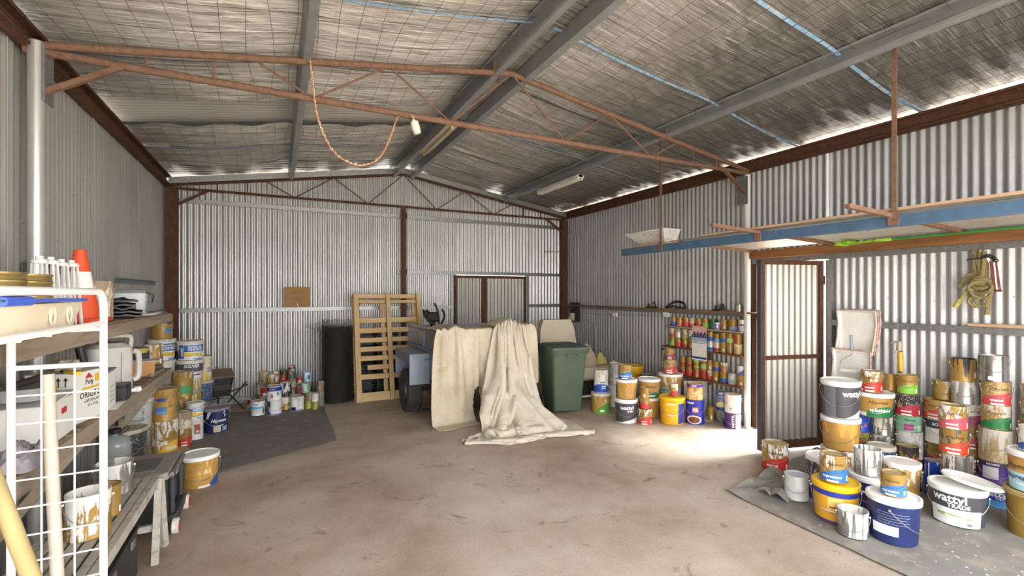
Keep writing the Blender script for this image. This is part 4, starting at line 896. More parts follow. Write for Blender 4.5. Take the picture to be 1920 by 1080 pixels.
# ------------------------------------------------------------------ a small cloth solver for the canvas
import numpy as np
def cloth_sim(P, S, M, pin, boxes, caps, gather=None, steps=260, iters=6, bend=.12, margin=.014):
    """position-based cloth. P: (3, rows, cols) start, S: thread spacing, M: where there is cloth, pin: held points"""
    f32 = np.float32; P = P.astype(f32); NR, NC = P.shape[1:]; W = np.where(pin, 0, 1).astype(f32)
    CS = []
    for dj, di, st in ((0, 1, 1.0), (1, 0, 1.0), (1, 1, .4), (1, -1, .4), (0, 3, bend), (3, 0, bend)):
        r0 = f32(S * math.hypot(dj, di)); out = []
        if dj == 0: out = [(slice(None), slice(k, NC - di, 2 * di), slice(None), slice(k + di, NC, 2 * di)) for k in range(2 * di)]
        else:
            for k in range(2 * dj):
                a, b = slice(k, NR - dj, 2 * dj), slice(k + dj, NR, 2 * dj)
                out.append((a, slice(0, NC - di), b, slice(di, NC)) if di >= 0 else (a, slice(-di, NC), b, slice(0, NC + di)))
        for a0, a1, b0, b1 in out:
            mm = M[a0, a1] * M[b0, b1]; wa, wb = W[a0, a1] * mm, W[b0, b1] * mm; ws = W[a0, a1] + W[b0, b1] + 1e-6
            CS.append((a0, a1, b0, b1, (wa / ws).astype(f32), (wb / ws).astype(f32), r0, f32(st), dj + abs(di) > 2))
    caps = [(np.array(a, f32).reshape(3, 1), np.array(b, f32).reshape(3, 1), r0, r1) for a, b, r0, r1 in caps]
    free = (W > 0).reshape(-1)
    def collide(Q):
        F = Q.reshape(3, -1); hit = np.zeros(F.shape[1], bool)
        for c, h, r in boxes:
            p = F - np.array(c, f32).reshape(3, 1); q = np.abs(p) - np.array(h, f32).reshape(3, 1); mx = q.max(0); m = (mx < r + margin) & free
            if not m.any(): continue
            q, p = q[:, m], p[:, m]; o = np.maximum(q, 0); lo = np.sqrt((o * o).sum(0)); dd = np.minimum(lo + np.minimum(mx[m], 0) - r - margin, 0)
            g = np.where(lo > 1e-6, o / (lo + 1e-9), (q == mx[m]).astype(f32)) * np.sign(p); F[:, m] -= g * dd; hit[np.where(m)[0][dd < 0]] = True
        w_ = np.where((F[2] < .6) & (F[1] < 5.86))[0]
        if len(w_):
            for a, b, r0, r1 in caps:
                p = F[:, w_]; ab = b - a; t = np.clip(((p - a) * ab).sum(0) / (ab * ab).sum(), 0, 1); d = p - a - ab * t; l = np.sqrt((d * d).sum(0)) + 1e-9; dd = l - (r0 + (r1 - r0) * t)
                s = dd < 0; d[2] = np.abs(d[2]); F[:, w_[s]] -= (d[:, s] / l[s]) * dd[s]; hit[w_[s]] = True
        m = (F[2] < .007) & free; F[2, m] = .007; hit |= m
        return hit.reshape(NR, NC)
    V = np.zeros_like(P); dt = f32(1 / 60.)
    for n in range(steps):
        V[2] -= 9.8 * dt; V *= f32(.98 if n < steps * .7 else .93); Q = P + V * dt * W
        for it in range(iters):
            for a0, a1, b0, b1, wa, wb, r0, st, bd in CS:
                A, B = Q[:, a0, a1], Q[:, b0, b1]; d = B - A; l = np.sqrt(d[0] * d[0] + d[1] * d[1] + d[2] * d[2]) + 1e-9; k = (l - r0) / l * st
                if bd: k = np.minimum(k, 0)
                d *= k; A += d * wa; B -= d * wb
            if it % 3 == 2: hit = collide(Q)
        Q = np.where(hit, P + (Q - P) * np.array([.45, .45, 1], f32).reshape(3, 1, 1), Q)
        if gather: gather(n / steps, Q)
        V = (Q - P) / dt; sp = np.sqrt((V * V).sum(0)); V *= np.minimum(1, 4 / (sp + 1e-6)); P = Q.astype(f32)
    ok = M[:-1, :-1] & M[1:, :-1] & M[:-1, 1:] & M[1:, 1:]; F = P.reshape(3, -1)
    fs = [(j * NC + i, j * NC + i + 1, (j + 1) * NC + i + 1, (j + 1) * NC + i) for j, i in zip(*np.where(ok))]
    used = sorted({k for f_ in fs for k in f_}); mp = {k: i for i, k in enumerate(used)}
    return [tuple(float(c) for c in F[:, k]) for k in used], [tuple(mp[k] for k in f_) for f_ in fs]
def pleats(n, S, x0, ks):
    """x and height of a row of threads gathered by the factor ks(u)"""
    xs, zs = [0.0], [0.0]; up = 0.0
    for i in range(1, n):
        k = ks(i / (n - 1)); a = math.acos(k) * math.sin(i * .95 + 1.5 * math.sin(i * .23)); xs.append(xs[-1] + S * math.cos(a)); zs.append(zs[-1] + S * math.sin(a))
    xs, zs = np.array(xs) + x0, np.array(zs); tr = np.linspace(zs[0], zs[-1], n); zs = zs - tr
    return xs, zs - zs.min()
def canvas_back():
    S = .023; NC, NR = 92, 92; rg = np.random.RandomState(2)
    xs, zs = pleats(NC, S, 1.875, lambda u: .42 if u < .16 else .97 if u < .5 else .55)
    xs = 1.875 + (xs - xs[0]) * 1.475 / (xs[-1] - xs[0]); fl_ = np.linspace(0, 1, NC); bil = np.where((fl_ > .16) & (fl_ < .5), np.sin(np.pi * (fl_ - .16) / .34), 0)
    J, I = np.meshgrid(np.arange(NR), np.arange(NC), indexing='ij'); U = I / (NC - 1); L = J * S; E = .80
    tz = 1.236 + .05 * np.exp(-((U - .2) / .05) ** 2) + .075 * np.exp(-((U - .76) / .07) ** 2) + .03 * (U > .9)
    on = L <= E; l2 = L - E
    Y = np.where(on, 6.72 - L, 5.92 - l2 * .55 - bil[I] * .22 * np.clip(l2 * 3, 0, 1)); Z = np.where(on, tz + .7 * zs[I] * np.clip((L - .2) / .5, .15, 1), tz + .7 * zs[I] - l2 * .8 - bil[I] * .10 * np.clip(l2 * 4, 0, 1)) + .003 * rg.randn(NR, NC)
    P = np.stack([xs[I] + .10 * np.sin(np.pi * U) * np.clip(l2, 0, 1), Y, Z])
    hang = np.where(U < .30, 1.13 + .04 * np.sin(U * 25), np.where(U < .42, .60 + 60 * (U - .36) ** 2, np.where(U < .84, .78 + .05 * np.sin(U * 30), .66 + .04 * np.sin(U * 40))))
    def gather(t, Q):                                       # a hand pulls the left half in towards the middle, as it was tied back
        if t < .75:
            k = (U < .34) & (l2 > .45) & (l2 < .62); Q[0][:] = np.where(k, Q[0] + (2.13 + .22 * U - Q[0]) * .012, Q[0])
    return cloth_sim(P, S, L <= E + hang, on, [((2.625, 6.9, .60), (.68, .93, .61), .02)], [], gather, 190)
def canvas_front():
    S = .0235; NC, NR = 84, 116; rg = np.random.RandomState(5)
    xs, zs = pleats(NC, S, 2.72, lambda u: .30); xs = 2.72 + (xs - xs[0]) * .43 / (xs[-1] - xs[0])
    J, I = np.meshgrid(np.arange(NR), np.arange(NC), indexing='ij'); U = I / (NC - 1); L = J * S; E = .34
    on = L <= E; l2 = L - E; q = np.clip((l2 - .5) / .7, 0, 1); q = q * q * (3 - 2 * q); xc = 2.935 + .03 * np.clip(l2, 0, 1) - .42 * q; w_ = .43 + .09 * np.clip(l2, 0, .6) + .95 * q
    tz = 1.262 + .075 * np.exp(-((U - .45) / .25) ** 2)
    X = xc + (xs[I] - 2.935) * w_ / .43; Y = np.where(on, 6.22 - L, 5.86 - l2 * .30 - .62 * np.clip(l2 - .55, 0, 9))
    Z = np.where(on, tz + .75 * zs[I], tz + zs[I] * (.75 - .35 * q) - np.minimum(l2, .55) * .95 - .25 * np.clip(l2 - .55, 0, 9)) + .004 * rg.randn(NR, NC)
    P = np.stack([X, Y, np.maximum(Z, .02)])
    caps = [((2.62, 5.62, .50), (2.05, 5.55, .03), .10, .05), ((2.60, 5.60, .44), (2.12, 5.28, .03), .10, .05), ((2.66, 5.55, .36), (2.38, 5.02, .02), .10, .05), ((2.74, 5.55, .34), (2.70, 4.97, .02), .09, .05),
            ((2.82, 5.58, .42), (3.03, 5.00, .02), .10, .055), ((2.88, 5.6, .40), (3.28, 5.10, .02), .09, .06), ((2.93, 5.65, .30), (3.36, 5.32, .02), .08, .05), ((2.28, 5.16, .05), (2.90, 5.00, .05), .06, .06),
            ((2.36, 5.38, .20), (3.02, 5.26, .20), .055, .055), ((2.42, 5.50, .36), (2.95, 5.45, .34), .05, .05), ((2.75, 5.12, .09), (3.22, 5.16, .09), .055, .05)]
    def gather(t, Q):
        if t < .85:                                         # the upper part stays bunched together
            k = (l2 > 0) & (Q[2] > .66); Q[0][:] = np.where(k, np.clip(Q[0], 2.70, 3.17), Q[0]); Q[1][:] = np.where(k, np.maximum(Q[1], 5.74), Q[1])
        if .2 < t < .75:
            s = (t - .2) / .55; low = (Q[2] < .6) & (Q[1] < 5.75); ym = 3.75 + 1.12 * s - .12 * (Q[0] - 2.5) + .08 * np.sin(Q[0] * 7)
            Q[1][:] = np.where(low & (Q[1] < ym), ym, Q[1]); a, b = 1.50 + .47 * s, 3.85 - .44 * s
            Q[0][:] = np.where(low & (Q[0] < a), a, np.where(low & (Q[0] > b), b, Q[0]))
    return cloth_sim(P, S, L < 9, on, [((2.625, 6.86, .62), (.68, .95, .62), .02), ((2.60, 5.62, .20), (.20, .13, .20), .03)], caps, gather, 250)
# ------------------------------------------------------------------ sheets on the floor
from mathutils import noise as mn
def quad(A, B, C_, D):
    A, B, C_, D = [Vector(p) for p in (A, B, C_, D)]
    return lambda u, v: (A * (1 - u) + B * u) * (1 - v) + (D * (1 - u) + C_ * u) * v
M_MAT = mat('weed_mat', '#77736e', .85, 0, .12, 3, dirt='#958879', dirt_amt=.4, bmp=.15, bscale=300)
M_TARP = mat('grey_tarp', '#87847f', .75, 0, .12, 3, dirt='#a3978a', dirt_amt=.42, bmp=.1, bscale=200)
Q = quad((-1.2, 8.1, 0), flo(607, 764), flo(632, 826), flo(372, 897))
def fn(u, v):
    p = Q(u, v); e = mn.noise(p * 2.2) * .03; p = p + Vector((e * .6, e * .4, 0))
    edge = min(v, 1 - v, u, 1 - u)
    k = (abs(mn.noise(Vector((p.x * 1.5 + 3, p.y * 6, 0)))) * .012 + .004) if (v > .55 and u > .25) or edge < .06 else .0025
    p.z = .002 + min(k, .0045 if u < .8 and v < .5 else .02); return p
b = MB(); b.slab(fn, 60, 40, (0, 0, -.0019)); o = b.build('floor_mat', M_MAT); tag(o, 'dark grey woven mat on the floor by the left stacks', 'mat')
A_, D_ = flo(1530, 846), flo(1364, 926)
FD = (flo(1700, 1082) - D_); Q2 = quad(A_, (5.44, .75, 0), D_ + FD * 1.75, D_)
def fn2(u, v):
    p = Q2(u, v); w_ = mn.noise(p * 1.7) * .06 * (1 if v > .8 or u < .12 else .2); p = p + Vector((w_ * .5, w_, 0))
    z = .003 + .004 * abs(mn.noise(Vector((p.x * 3, p.y * 9, 1))))
    fe = math.exp(-((1 - v) / .055) ** 2)                     # rolled front hem
    fl_ = math.exp(-(u / .05) ** 2)                           # rucked left end
    z += .022 * fe * (.4 + abs(mn.noise(Vector((p.x * 4, 0, 2)))) * 1.6)
    z += .085 * fl_ * (.25 + 1.5 * abs(mn.noise(Vector((p.y * 4.5, p.x * 2, 5)))))
    p.z = z; return p
b = MB(); b.slab(fn2, 80, 60, (0, 0, -.0028)); o = b.build('floor_sheet', M_TARP); tag(o, 'paint-spotted grey tarpaulin under the right pile of tins', 'tarpaulin')
# flap folded over at the sheet's left corner
Q3 = quad(ray(1462, 4.42, 0), ray(1523, 4.38, 0), ray(1478, 3.86, 0), ray(1412, 4.05, 0))
def fn3(u, v):
    p = Q3(u, v); p.z = .028 + .055 * math.sin(math.pi * u) * (.2 + abs(mn.noise(p * 5)) * 1.9) + .02 * abs(mn.noise(p * 11)) - .012 * u * v; return p
b = MB(); b.slab(fn3, 40, 40, (0, 0, -.003)); fo_ = b.build('folded_flap', M_TARP, o)
# dried paint spots on the sheet
M_SPOT = mat('dried_paint', '#e4e2de', .5, 0, .04)
rs = random.Random(21); b = MB()
for i in range(150):
    u, v = rs.uniform(.25, 1), rs.uniform(.45, .93); p = fn2(u, v); r_ = rs.uniform(.002, .009); n = 6
    b.add([(p.x + r_ * math.cos(6.283 * k / n) * rs.uniform(.6, 1.5), p.y + r_ * math.sin(6.283 * k / n) * rs.uniform(.6, 1.4), p.z + .0022) for k in range(n)], [tuple(range(n))])
sp = b.build('paint_spots', M_SPOT, o, smooth=False); sp['kind'] = 'stuff'
# ------------------------------------------------------------------ trailer under its drop cloth
M_TRL = mat('trailer_grey', '#8b93a0', .5, .15, .1, 6, dirt='#6f747c', dirt_amt=.3)
M_TYRE = mat('tyre_rubber', '#3f3d3c', .85, 0, .15, 20, dirt='#6a625a', dirt_amt=.3)
tr = thing('box_trailer', 'grey steel box trailer with mesh sides under the canvas sheet', 'trailer', (2.62, 7.05, 0))
def TB(name, c, d, mt=M_TRL, bev=.004, parent=tr): b = MB(); b.bbox(Vector(c) - Vector((2.62, 7.05, 0)), d, bev); return b.build(name, mt, parent)
X0, X1, Y0, Y1 = 1.95, 3.30, 5.98, 7.62
TB('tray_floor', (2.625, 6.80, .56), (1.35, 1.64, .03))
for nm, c_, d_ in (('side_panel', (X0, 6.80, .74), (.02, 1.64, .36)), ('side_panel', (X1, 6.80, .74), (.02, 1.64, .36)), ('tailgate', (2.625, Y0, .74), (1.33, .02, .36)), ('headboard', (2.625, Y1, .74), (1.33, .02, .36))): TB(nm, c_, d_)
for z in (.56, .92): TB('side_rail', (X0 - .012, 6.80, z), (.035, 1.66, .03))
for x in (X0, X1):
    for y in (Y0, 6.80, Y1): TB('cage_post', (x, y, 1.06), (.03, .03, .3))
    TB('cage_rail', (x, 6.80, 1.2), (.03, 1.64, .03)); TB('cage_rail', (x, 6.80, .96), (.02, 1.64, .015))
    b = MB(); n = 42
    for i in range(n): yy = Y0 + (Y1 - Y0) * (i + .5) / n; b.tube([(x - 2.62, yy - 7.05, .93), (x - 2.62, yy - 7.05, 1.2)], .0022, 4)
    for k in range(4): b.tube([(x - 2.62, Y0 - 7.05, .99 + .05 * k), (x - 2.62, Y1 - 7.05, .99 + .05 * k)], .0018, 4)
    b.build('cage_mesh', M_TRL, tr, smooth=False)['kind'] = 'stuff'
for y in (Y0, Y1): TB('cage_rail', (2.625, y, 1.2), (1.35, .03, .03))
for s_, xw in ((-1, 1.765), (1, 3.48)):
    wh = MB(); prof = [(.0, -.03), (.13, -.03), (.165, -.055), (.185, -.085), (.21, -.1), (.28, -.1), (.305, -.085), (.31, -.05), (.31, .05), (.305, .085), (.28, .1), (.2, .1), (.18, .05), (0, .05)]
    wh.lathe([(r_, z_ * s_ * -1) for r_, z_ in prof], 36)
    wh.xf(Matrix.Rotation(R(90), 4, 'Y')); wo = wh.build('tyre', M_TYRE, tr, loc=(xw - 2.62, 6.88 - 7.05, .31))
    h_ = MB(); h_.lathe([(0, .0), (.05, .0), (.055, -.02), (.12, -.012), (.17, .02), (.175, .03)], 24); h_.xf(Matrix.Rotation(R(-90) * -s_ * -1, 4, 'Y')); h_.build('rim', M_TRL, wo, loc=(s_ * .045, 0, 0))
    b = MB()
    for k in range(36):
        a = 2 * math.pi * k / 36
        for q in (-.055, 0, .055): b.box((q + (.012 if k % 2 else -.012), .312 * math.sin(a), .312 * math.cos(a)), (.05, .03, .008), Matrix.Rotation(-a, 3, 'X'))
    b.build('tread', M_TYRE, wo)['kind'] = 'stuff'
    gx = 1.785 if s_ < 0 else 3.46
    TB('mudguard', (gx, 6.86, .885), (.29, .86, .02)); TB('mudguard', (gx, 6.435, .68), (.29, .02, .43)); TB('mudguard', (gx, 7.285, .70), (.29, .02, .38)); TB('mudguard', (gx + s_ * .135, 6.86, .83), (.02, .86, .1))
b = MB(); b.tube([(1.8 - 2.62, 6.88 - 7.05, .31), (3.45 - 2.62, 6.88 - 7.05, .31)], .025, 10); b.build('axle', M_TYRE, tr)
b = MB(); b.tube([(X0 - .005 - 2.62, 6.42 - 7.05, .80), (X0 - .1 - 2.62, 6.40 - 7.05, .81)], .008, 8); b.build('tie_hook', M_TRL, tr)
M_BLKC = mat('crate_black', '#29292b', .5, 0, .12, 10)
# load that lifts the cloth, then the cloth
def canvas(name, c1, c2):
    m, nt, N, L, P = nodes(name); v = coords(nt)
    a = ramp(nt, noise(nt, v, 3, 5), [(.3, srgb(c1)), (.7, srgb(c2))])
    a = mix(nt, ramp(nt, noise(nt, v, 2.2, 6, .6, .6), [(.56, (0, 0, 0)), (.72, (.6, .6, .6))]), a, srgb('#a98a5c'))
    a = mix(nt, ramp(nt, noise(nt, v, 5.5, 7, .65), [(.66, (0, 0, 0)), (.72, (.45, .45, .45))]), a, srgb('#7f7466'))
    a = mix(nt, ramp(nt, noise(nt, v, 34, 2, .5), [(.755, (0, 0, 0)), (.775, (.7, .7, .7))]), a, srgb('#4a443e'))
    L.new(a, P.inputs['Base Color']); P.inputs['Roughness'].default_value = .92; P.inputs['Specular IOR Level'].default_value = .2
    n1 = noise(nt, coords(nt, (1, 1, .7)), 9, 6, .62, 1.6); n2 = noise(nt, v, 26, 4, .6, .8); ad = N.new('ShaderNodeMath'); ad.operation = 'MULTIPLY_ADD'; ad.inputs[1].default_value = .3; L.new(n2, ad.inputs[0])
    ab = N.new('ShaderNodeMath'); ab.operation = 'ABSOLUTE'; sb = N.new('ShaderNodeMath'); sb.operation = 'SUBTRACT'; sb.inputs[1].default_value = .5; L.new(n1, sb.inputs[0]); L.new(sb.outputs[0], ab.inputs[0]); L.new(ab.outputs[0], ad.inputs[2])
    bump(nt, ad.outputs[0], .55, .05); MATS[name] = m; return m
M_CANV = canvas('canvas', '#c6b89e', '#d8cdb8'); M_CANV2 = canvas('canvas_pale', '#c9bda8', '#dcd3c3')
lb = MB(); lb.bbox((2.62, 6.52, .84), (1.2, .95, .72), .03); o = lb.build('packing_case', mat('ply', '#a88a62', .7, 0, .1)); tag(o, 'plywood case lying in the trailer under the canvas', 'case')
dc = thing('drop_cloth', 'cream canvas drop cloth draped over the trailer and heaped in front', 'drop cloth', (2.6, 5.7, 0))
OFF = Vector((2.6, 5.7, 0))
def sm(t): t = max(0, min(1, t)); return t * t * (3 - 2 * t)
def lerp(a, b_, t): return a + (b_ - a) * t
def interp(pts, x):
    for (a, fa), (b_, fb) in zip(pts, pts[1:]):
        if x <= b_: return lerp(fa, fb, sm((x - a) / (b_ - a)))
    return pts[-1][1]
for nm, fnc, mt in (('draped_sheet', canvas_back, M_CANV), ('gathered_sheet', canvas_front, M_CANV2)):
    cv, cf = fnc(); b = MB(); b.add([Vector(p) - OFF for p in cv], cf); co = b.build(nm, mt, dc, ang=180)
    md = co.modifiers.new('smooth', 'SUBSURF'); md.levels = md.render_levels = 1
    md = co.modifiers.new('thickness', 'SOLIDIFY'); md.thickness = .004
cr_ = crate_u = MB(); crate_u.bbox((2.60, 5.62, .20), (.38, .24, .40), .01); o = crate_u.build('storage_crate', M_BLKC); tag(o, 'black crate half hidden under the heaped canvas', 'crate')
# ------------------------------------------------------------------ exercise machine standing in the trailer
M_BLK = mat('black_plastic', '#232325', .45, 0, .15, 14, dirt='#4a4744', dirt_amt=.25)
ex = thing('exercise_machine', 'black exercise machine handlebars rising behind the canvas', 'exercise machine', (2.30, 7.42, .576))
b = MB(); b.tube([(0, 0, .02), (0, 0, .75)], .03, 10); b.build('mast', M_BLK, ex)
b = MB(); b.bbox((0, 0, .012), (.3, .14, .024), .005); b.build('foot', M_BLK, ex)
b = MB(); b.bbox((-.03, -.02, .78), (.2, .07, .16), .02, Matrix.Rotation(R(-20), 3, 'X')); b.build('console', M_BLK, ex)
for s_ in (-1, 1):
    b = MB(); b.tube(catmull([(s_ * .03, -.03, .55), (s_ * .10, -.12, .70), (s_ * .17 - .02, -.10, .80), (s_ * .16 - .03, -.03, .90)], 6), .017, 9); b.build('handlebar', M_BLK, ex)
b = MB(); b.tube(catmull([(.08, .0, .6), (.07, -.03, .8), (.015, -.05, .96), (-.02, -.06, 1.0)], 6), .018, 9); b.build('arm_lever', M_BLK, ex)
b = MB(); b.tube(catmull([(-.1, .0, .74), (-.16, -.03, .84), (-.13, -.04, .88), (-.05, -.02, .80)], 6), .02, 9); b.build('arm_lever', M_BLK, ex)
# ------------------------------------------------------------------ wheelie bin
M_BIN = mat('bin_green', '#4c5a49', .5, 0, .12, 3, dirt='#5d6b5c', dirt_amt=.3)
M_BIND = mat('bin_green_dark', '#445044', .5, 0, .12, 5, dirt='#56645a', dirt_amt=.3)
bn = thing('wheelie_bin', 'dark green wheelie bin with closed lid beside the canvas', 'wheelie bin', flo(1057, 776) + Vector((.11, .22, 0)), R(-9))
def frust(b, z0, z1, a, c, n=5):
    """rounded-rectangle frustum, sizes a (bottom) and c (top)"""
    def ring(w_, d_, z, r_):
        out = []
        for cx, cy, a0 in ((1, 1, 0), (-1, 1, 90), (-1, -1, 180), (1, -1, 270)):
            for i in range(n): an = R(a0 + 90 * i / (n - 1)); out.append((cx * (w_ / 2 - r_) + r_ * math.cos(an), cy * (d_ / 2 - r_) + r_ * math.sin(an), z))
        return out
    A, B = ring(a[0], a[1], z0, .05), ring(c[0], c[1], z1, .05); m_ = len(A)
    b.add(A + B, [(i, (i + 1) % m_, m_ + (i + 1) % m_, m_ + i) for i in range(m_)] + [tuple(range(m_ - 1, -1, -1)), tuple(range(m_, 2 * m_))])
b = MB(); frust(b, .04, .90, (.44, .46), (.54, .62)); b.build('body', M_BIN, bn)
b = MB(); frust(b, .87, .935, (.585, .66), (.60, .68)); b.build('rim', M_BIND, bn)
b = MB(); frust(b, .935, .965, (.61, .70), (.60, .69)); frust(b, .965, .99, (.52, .58), (.46, .5)); b.build('lid', M_BIND, bn)
b = MB(); b.tube([(-.22, .37, .90), (.22, .37, .90)], .015, 10); b.build('handle', M_BIND, bn)
for s_ in (-1, 1):
    b = MB(); b.lathe([(0, -.03), (.09, -.03), (.1, -.02), (.1, .02), (.09, .03), (0, .03)], 20); b.xf(Matrix.Rotation(R(90), 4, 'Y')); b.build('wheel', M_TYRE, bn, loc=(s_ * .22, .24, .1))
for s_ in (-1, -.2, .6):
    b = MB(); b.bbox((s_ * .2, -.325, .855), (.05, .012, .03), .003); b.build('clip', M_BIND, bn)
# ------------------------------------------------------------------ bench seat with rags behind the bin
M_BEIGE = mat('beige_vinyl', '#c9bba3', .65, 0, .06, 4, dirt='#ada08a', dirt_amt=.3)
bs = thing('bench_seat', 'beige padded bench seat on a black base behind the bin', 'seat', (4.52, 6.57, 0), R(-6))
def BS(nm, c_, d_, mt, bev, rot=None): b = MB(); b.bbox(c_, d_, bev, rot); return b.build(nm, mt, bs)
BS('base', (.1, .0, .17), (1.0, .55, .26), M_BLK, .02); BS('cushion', (.1, -.03, .42), (1.08, .62, .22), M_BEIGE, .05)
b = MB()
def bk(u, v):
    z = .5 + .78 * v; w_ = lerp(.70, .56, v) - .10 * max(0, v - .8) * 4 * (abs(2 * u - 1) ** 3); return Vector((-.20 + (u - .5) * 2 * w_ * .55, .22 + .10 * v, z))
b.slab(bk, 14, 14, (0, .14, 0)); b.build('backrest', M_BEIGE, bs)
b = MB(); b.tube([(-.4, -.30, .06), (.62, -.30, .06)], .02, 10); b.build('front_rail', M_PLAST_W, bs)
for x in (-.35, .0, .35): BS('rib', (x, -.285, .18), (.02, .02, .22), M_TYRE, .004)
for s_ in (-.38, .58): BS('foot', (s_, -.2, .025), (.06, .25, .05), M_BLK, .01)
def rag(name, label, loc, rx, ry, h, mt, seed, n=46):
    def fn(u, v):
        a = 2 * math.pi * u; k = 1 + .18 * math.sin(2 * a + seed) + .1 * math.sin(5 * a + seed * 2); rr = v
        x, y = math.cos(a) * rx * rr * k, math.sin(a) * ry * rr * k; q = Vector((x * 9 + seed, y * 9, seed))
        q += Vector((mn.noise(q), mn.noise(q + Vector((5, 5, 5))), 0)) * .8
        z = h * (1 - rr ** 2) ** .7 * (.55 + .45 * (1 - abs(mn.noise(q)) * 1.6)) + .03 * max(0, 1 - abs(mn.noise(q * 2)) * 3) * min(1, (1 - rr) * 5)
        return Vector((x, y, max(.002, z)))
    b = MB(); b.grid(fn, n, n // 2); o = b.build(name, mt, None, ang=180, loc=loc); return tag(o, label, 'rag' if 'rag' in name else 'cloth')
rag('crumpled_rag', 'crumpled brown-grey rags heaped on the beige seat beside the bin', ray(1097, 7.78, .535), .17, .16, .36, mat('rag_brown', '#a0917c', .95, 0, .12, 10, dirt='#7d6f5d', dirt_amt=.35), 3.1)
rag('crumpled_rag', 'small yellow-green rag on the seat by the wall', ray(1126, 7.98, .535), .10, .09, .2, mat('rag_yellow', '#b3a862', .95, 0, .1, 10), 7.7)
rag('folded_rag', 'pale folded rag at the end of the beige seat', ray(1152, 7.80, .535), .10, .09, .07, mat('rag_pale', '#b5a793', .95, 0, .1, 10), 5.2)
# ------------------------------------------------------------------ pallet, crates, netting roll
M_PINE = wood('pine', '#dabb8a', '#b5905c', 'z', 4); M_PINEX = wood('pine_slat', '#dfc08e', '#bd9862', 'x', 4)
pl = thing('timber_pallet', 'pale pine pallet stood on end against the back wall', 'pallet', (1.12, 7.72, 0), R(0)); LEAN = R(-13)
MP = Matrix.Rotation(LEAN, 3, 'X'); HP_ = 1.78
def PB(nm, c_, d_, mt): 
    b = MB(); b.bbox(MP @ Vector(c_), d_, .004, MP); return b.build(nm, mt, pl)
for x, wd in ((.05, .085), (.575, .075), (1.10, .075)): PB('bearer', (x, .0, HP_ / 2 + .0), (wd, .06, HP_), M_PINE)
for x in (.03, .50, 1.05): PB('back_board', (x, .115, HP_ / 2), (.07, .02, HP_), M_PINE)
for z, x0, x1, hgt in ((1.745, .0, 1.14, .07), (1.65, .02, 1.12, .05), (1.33, .02, 1.13, .085), (1.16, .02, 1.13, .085), (1.0, .02, 1.13, .08), (.85, .02, 1.13, .08), (.70, .02, 1.13, .08), (.55, .20, .58, .08), (.40, .02, 1.13, .085), (.08, .0, 1.14, .14)):
    PB('slat', ((x0 + x1) / 2, .055, z), (x1 - x0, .045, hgt), M_PINEX)
def crate(label, p, rz=0, grp='black plastic crates behind the pallet'):
    o = thing('plastic_crate', label, 'crate', p, rz, grp); w_, d_, h_ = .37, .3, .27
    b = MB(); b.box((0, 0, .006), (w_, d_, .012)); b.build('base', M_BLK, o)
    for s_ in (-1, 1):
        b = MB()
        for z in (.01, .07, .13, .19, .255): b.box((0, s_ * (d_ / 2 - .006), z), (w_, .012, .02))
        for i in range(8): b.box((-w_ / 2 + .006 + i * (w_ - .012) / 7, s_ * (d_ / 2 - .006), h_ / 2), (.012, .012, h_))
        b.build('side', M_BLK, o)
        b = MB()
        for z in (.01, .07, .13, .19, .255): b.box((s_ * (w_ / 2 - .006), 0, z), (.012, d_, .02))
        for i in range(6): b.box((s_ * (w_ / 2 - .006), -d_ / 2 + .006 + i * (d_ - .012) / 5, h_ / 2), (.012, .012, h_))
        b.build('end', M_BLK, o)
for i, nm in enumerate(('left', 'right')):
    for k, lv in enumerate(('lowest', 'second', 'third', 'topmost')):
        crate('black lattice crate behind the pallet, %s in the %s stack' % (lv, nm), (1.30 + .39 * i, 8.30, .274 * k))
M_MESHW = mat('black_pvc_wire', '#4d4a47', .45, .3, .15, 10)
ro = thing('netting_roll', 'tall roll of black chain-link netting against the back wall', 'netting roll', (.87, 8.0, 0)); HR = 1.22
def zigzag(b, r, ncol, rows, z0, z1, w_, ph=0, a0=0, a1=2 * math.pi):
    for c_ in range(ncol):
        for s_ in (1, -1):
            pts = []
            for k in range(rows + 1):
                side = (k + c_) % 2; a = a0 + (a1 - a0) * (c_ + (.5 if side else -.5) * s_ * 1.0 + .5) / ncol + ph
                pts.append((r * math.cos(a), r * math.sin(a), z0 + (z1 - z0) * k / rows))
            b.tube(pts, w_, 3, caps=False)
for i, r_ in enumerate((.236, .218)):
    b = MB(); zigzag(b, r_, 24, 40, .005, HR - .01 * i, .0033, .09 * i); b.build('wire_layer', M_MESHW, ro, smooth=False)['kind'] = 'stuff'
b = MB(); b.lathe([(.0, .01), (.196, .01), (.196, HR - .03), (0, HR - .03)], 24); b.build('inner_windings', mat('wire_core', '#1b1a1a', .8, 0, .2, 30), ro)
b = MB(); n = 7
for c_ in range(7):
    for s_ in (1, -1):
        pts = []
        for k in range(6):
            side = (k + c_) % 2; t_ = (c_ + .5 + (.5 if side else -.5) * s_) / n
            z = HR + .02 + .12 * t_ - (.03 + .30 * t_) * k / 5
            pts.append((-.46 + .46 * t_, .02 - .25 * t_, z))
        b.tube(pts, .0034, 4, caps=False)
b.build('loose_end', M_MESHW, ro, smooth=False)['kind'] = 'stuff'
b = MB()
zigzag(b, .232, 12, 4, HR - .02, HR + .11, .0033, 0, R(180), R(330)); b.build('ragged_top', M_MESHW, ro, smooth=False)['kind'] = 'stuff'
# small yellow tool on the floor by the wheel
o = thing('tape_measure', 'small black and yellow tape measure on the floor by the trailer wheel', 'tape measure', flo(812, 768))
b = MB(); b.bbox((0, 0, .025), (.07, .045, .05), .01); b.build('case', flat('#e3c81e'), o); b = MB(); b.bbox((-.09, .02, .012), (.11, .04, .024), .006); b.build('hook_tape', M_BLK, o)
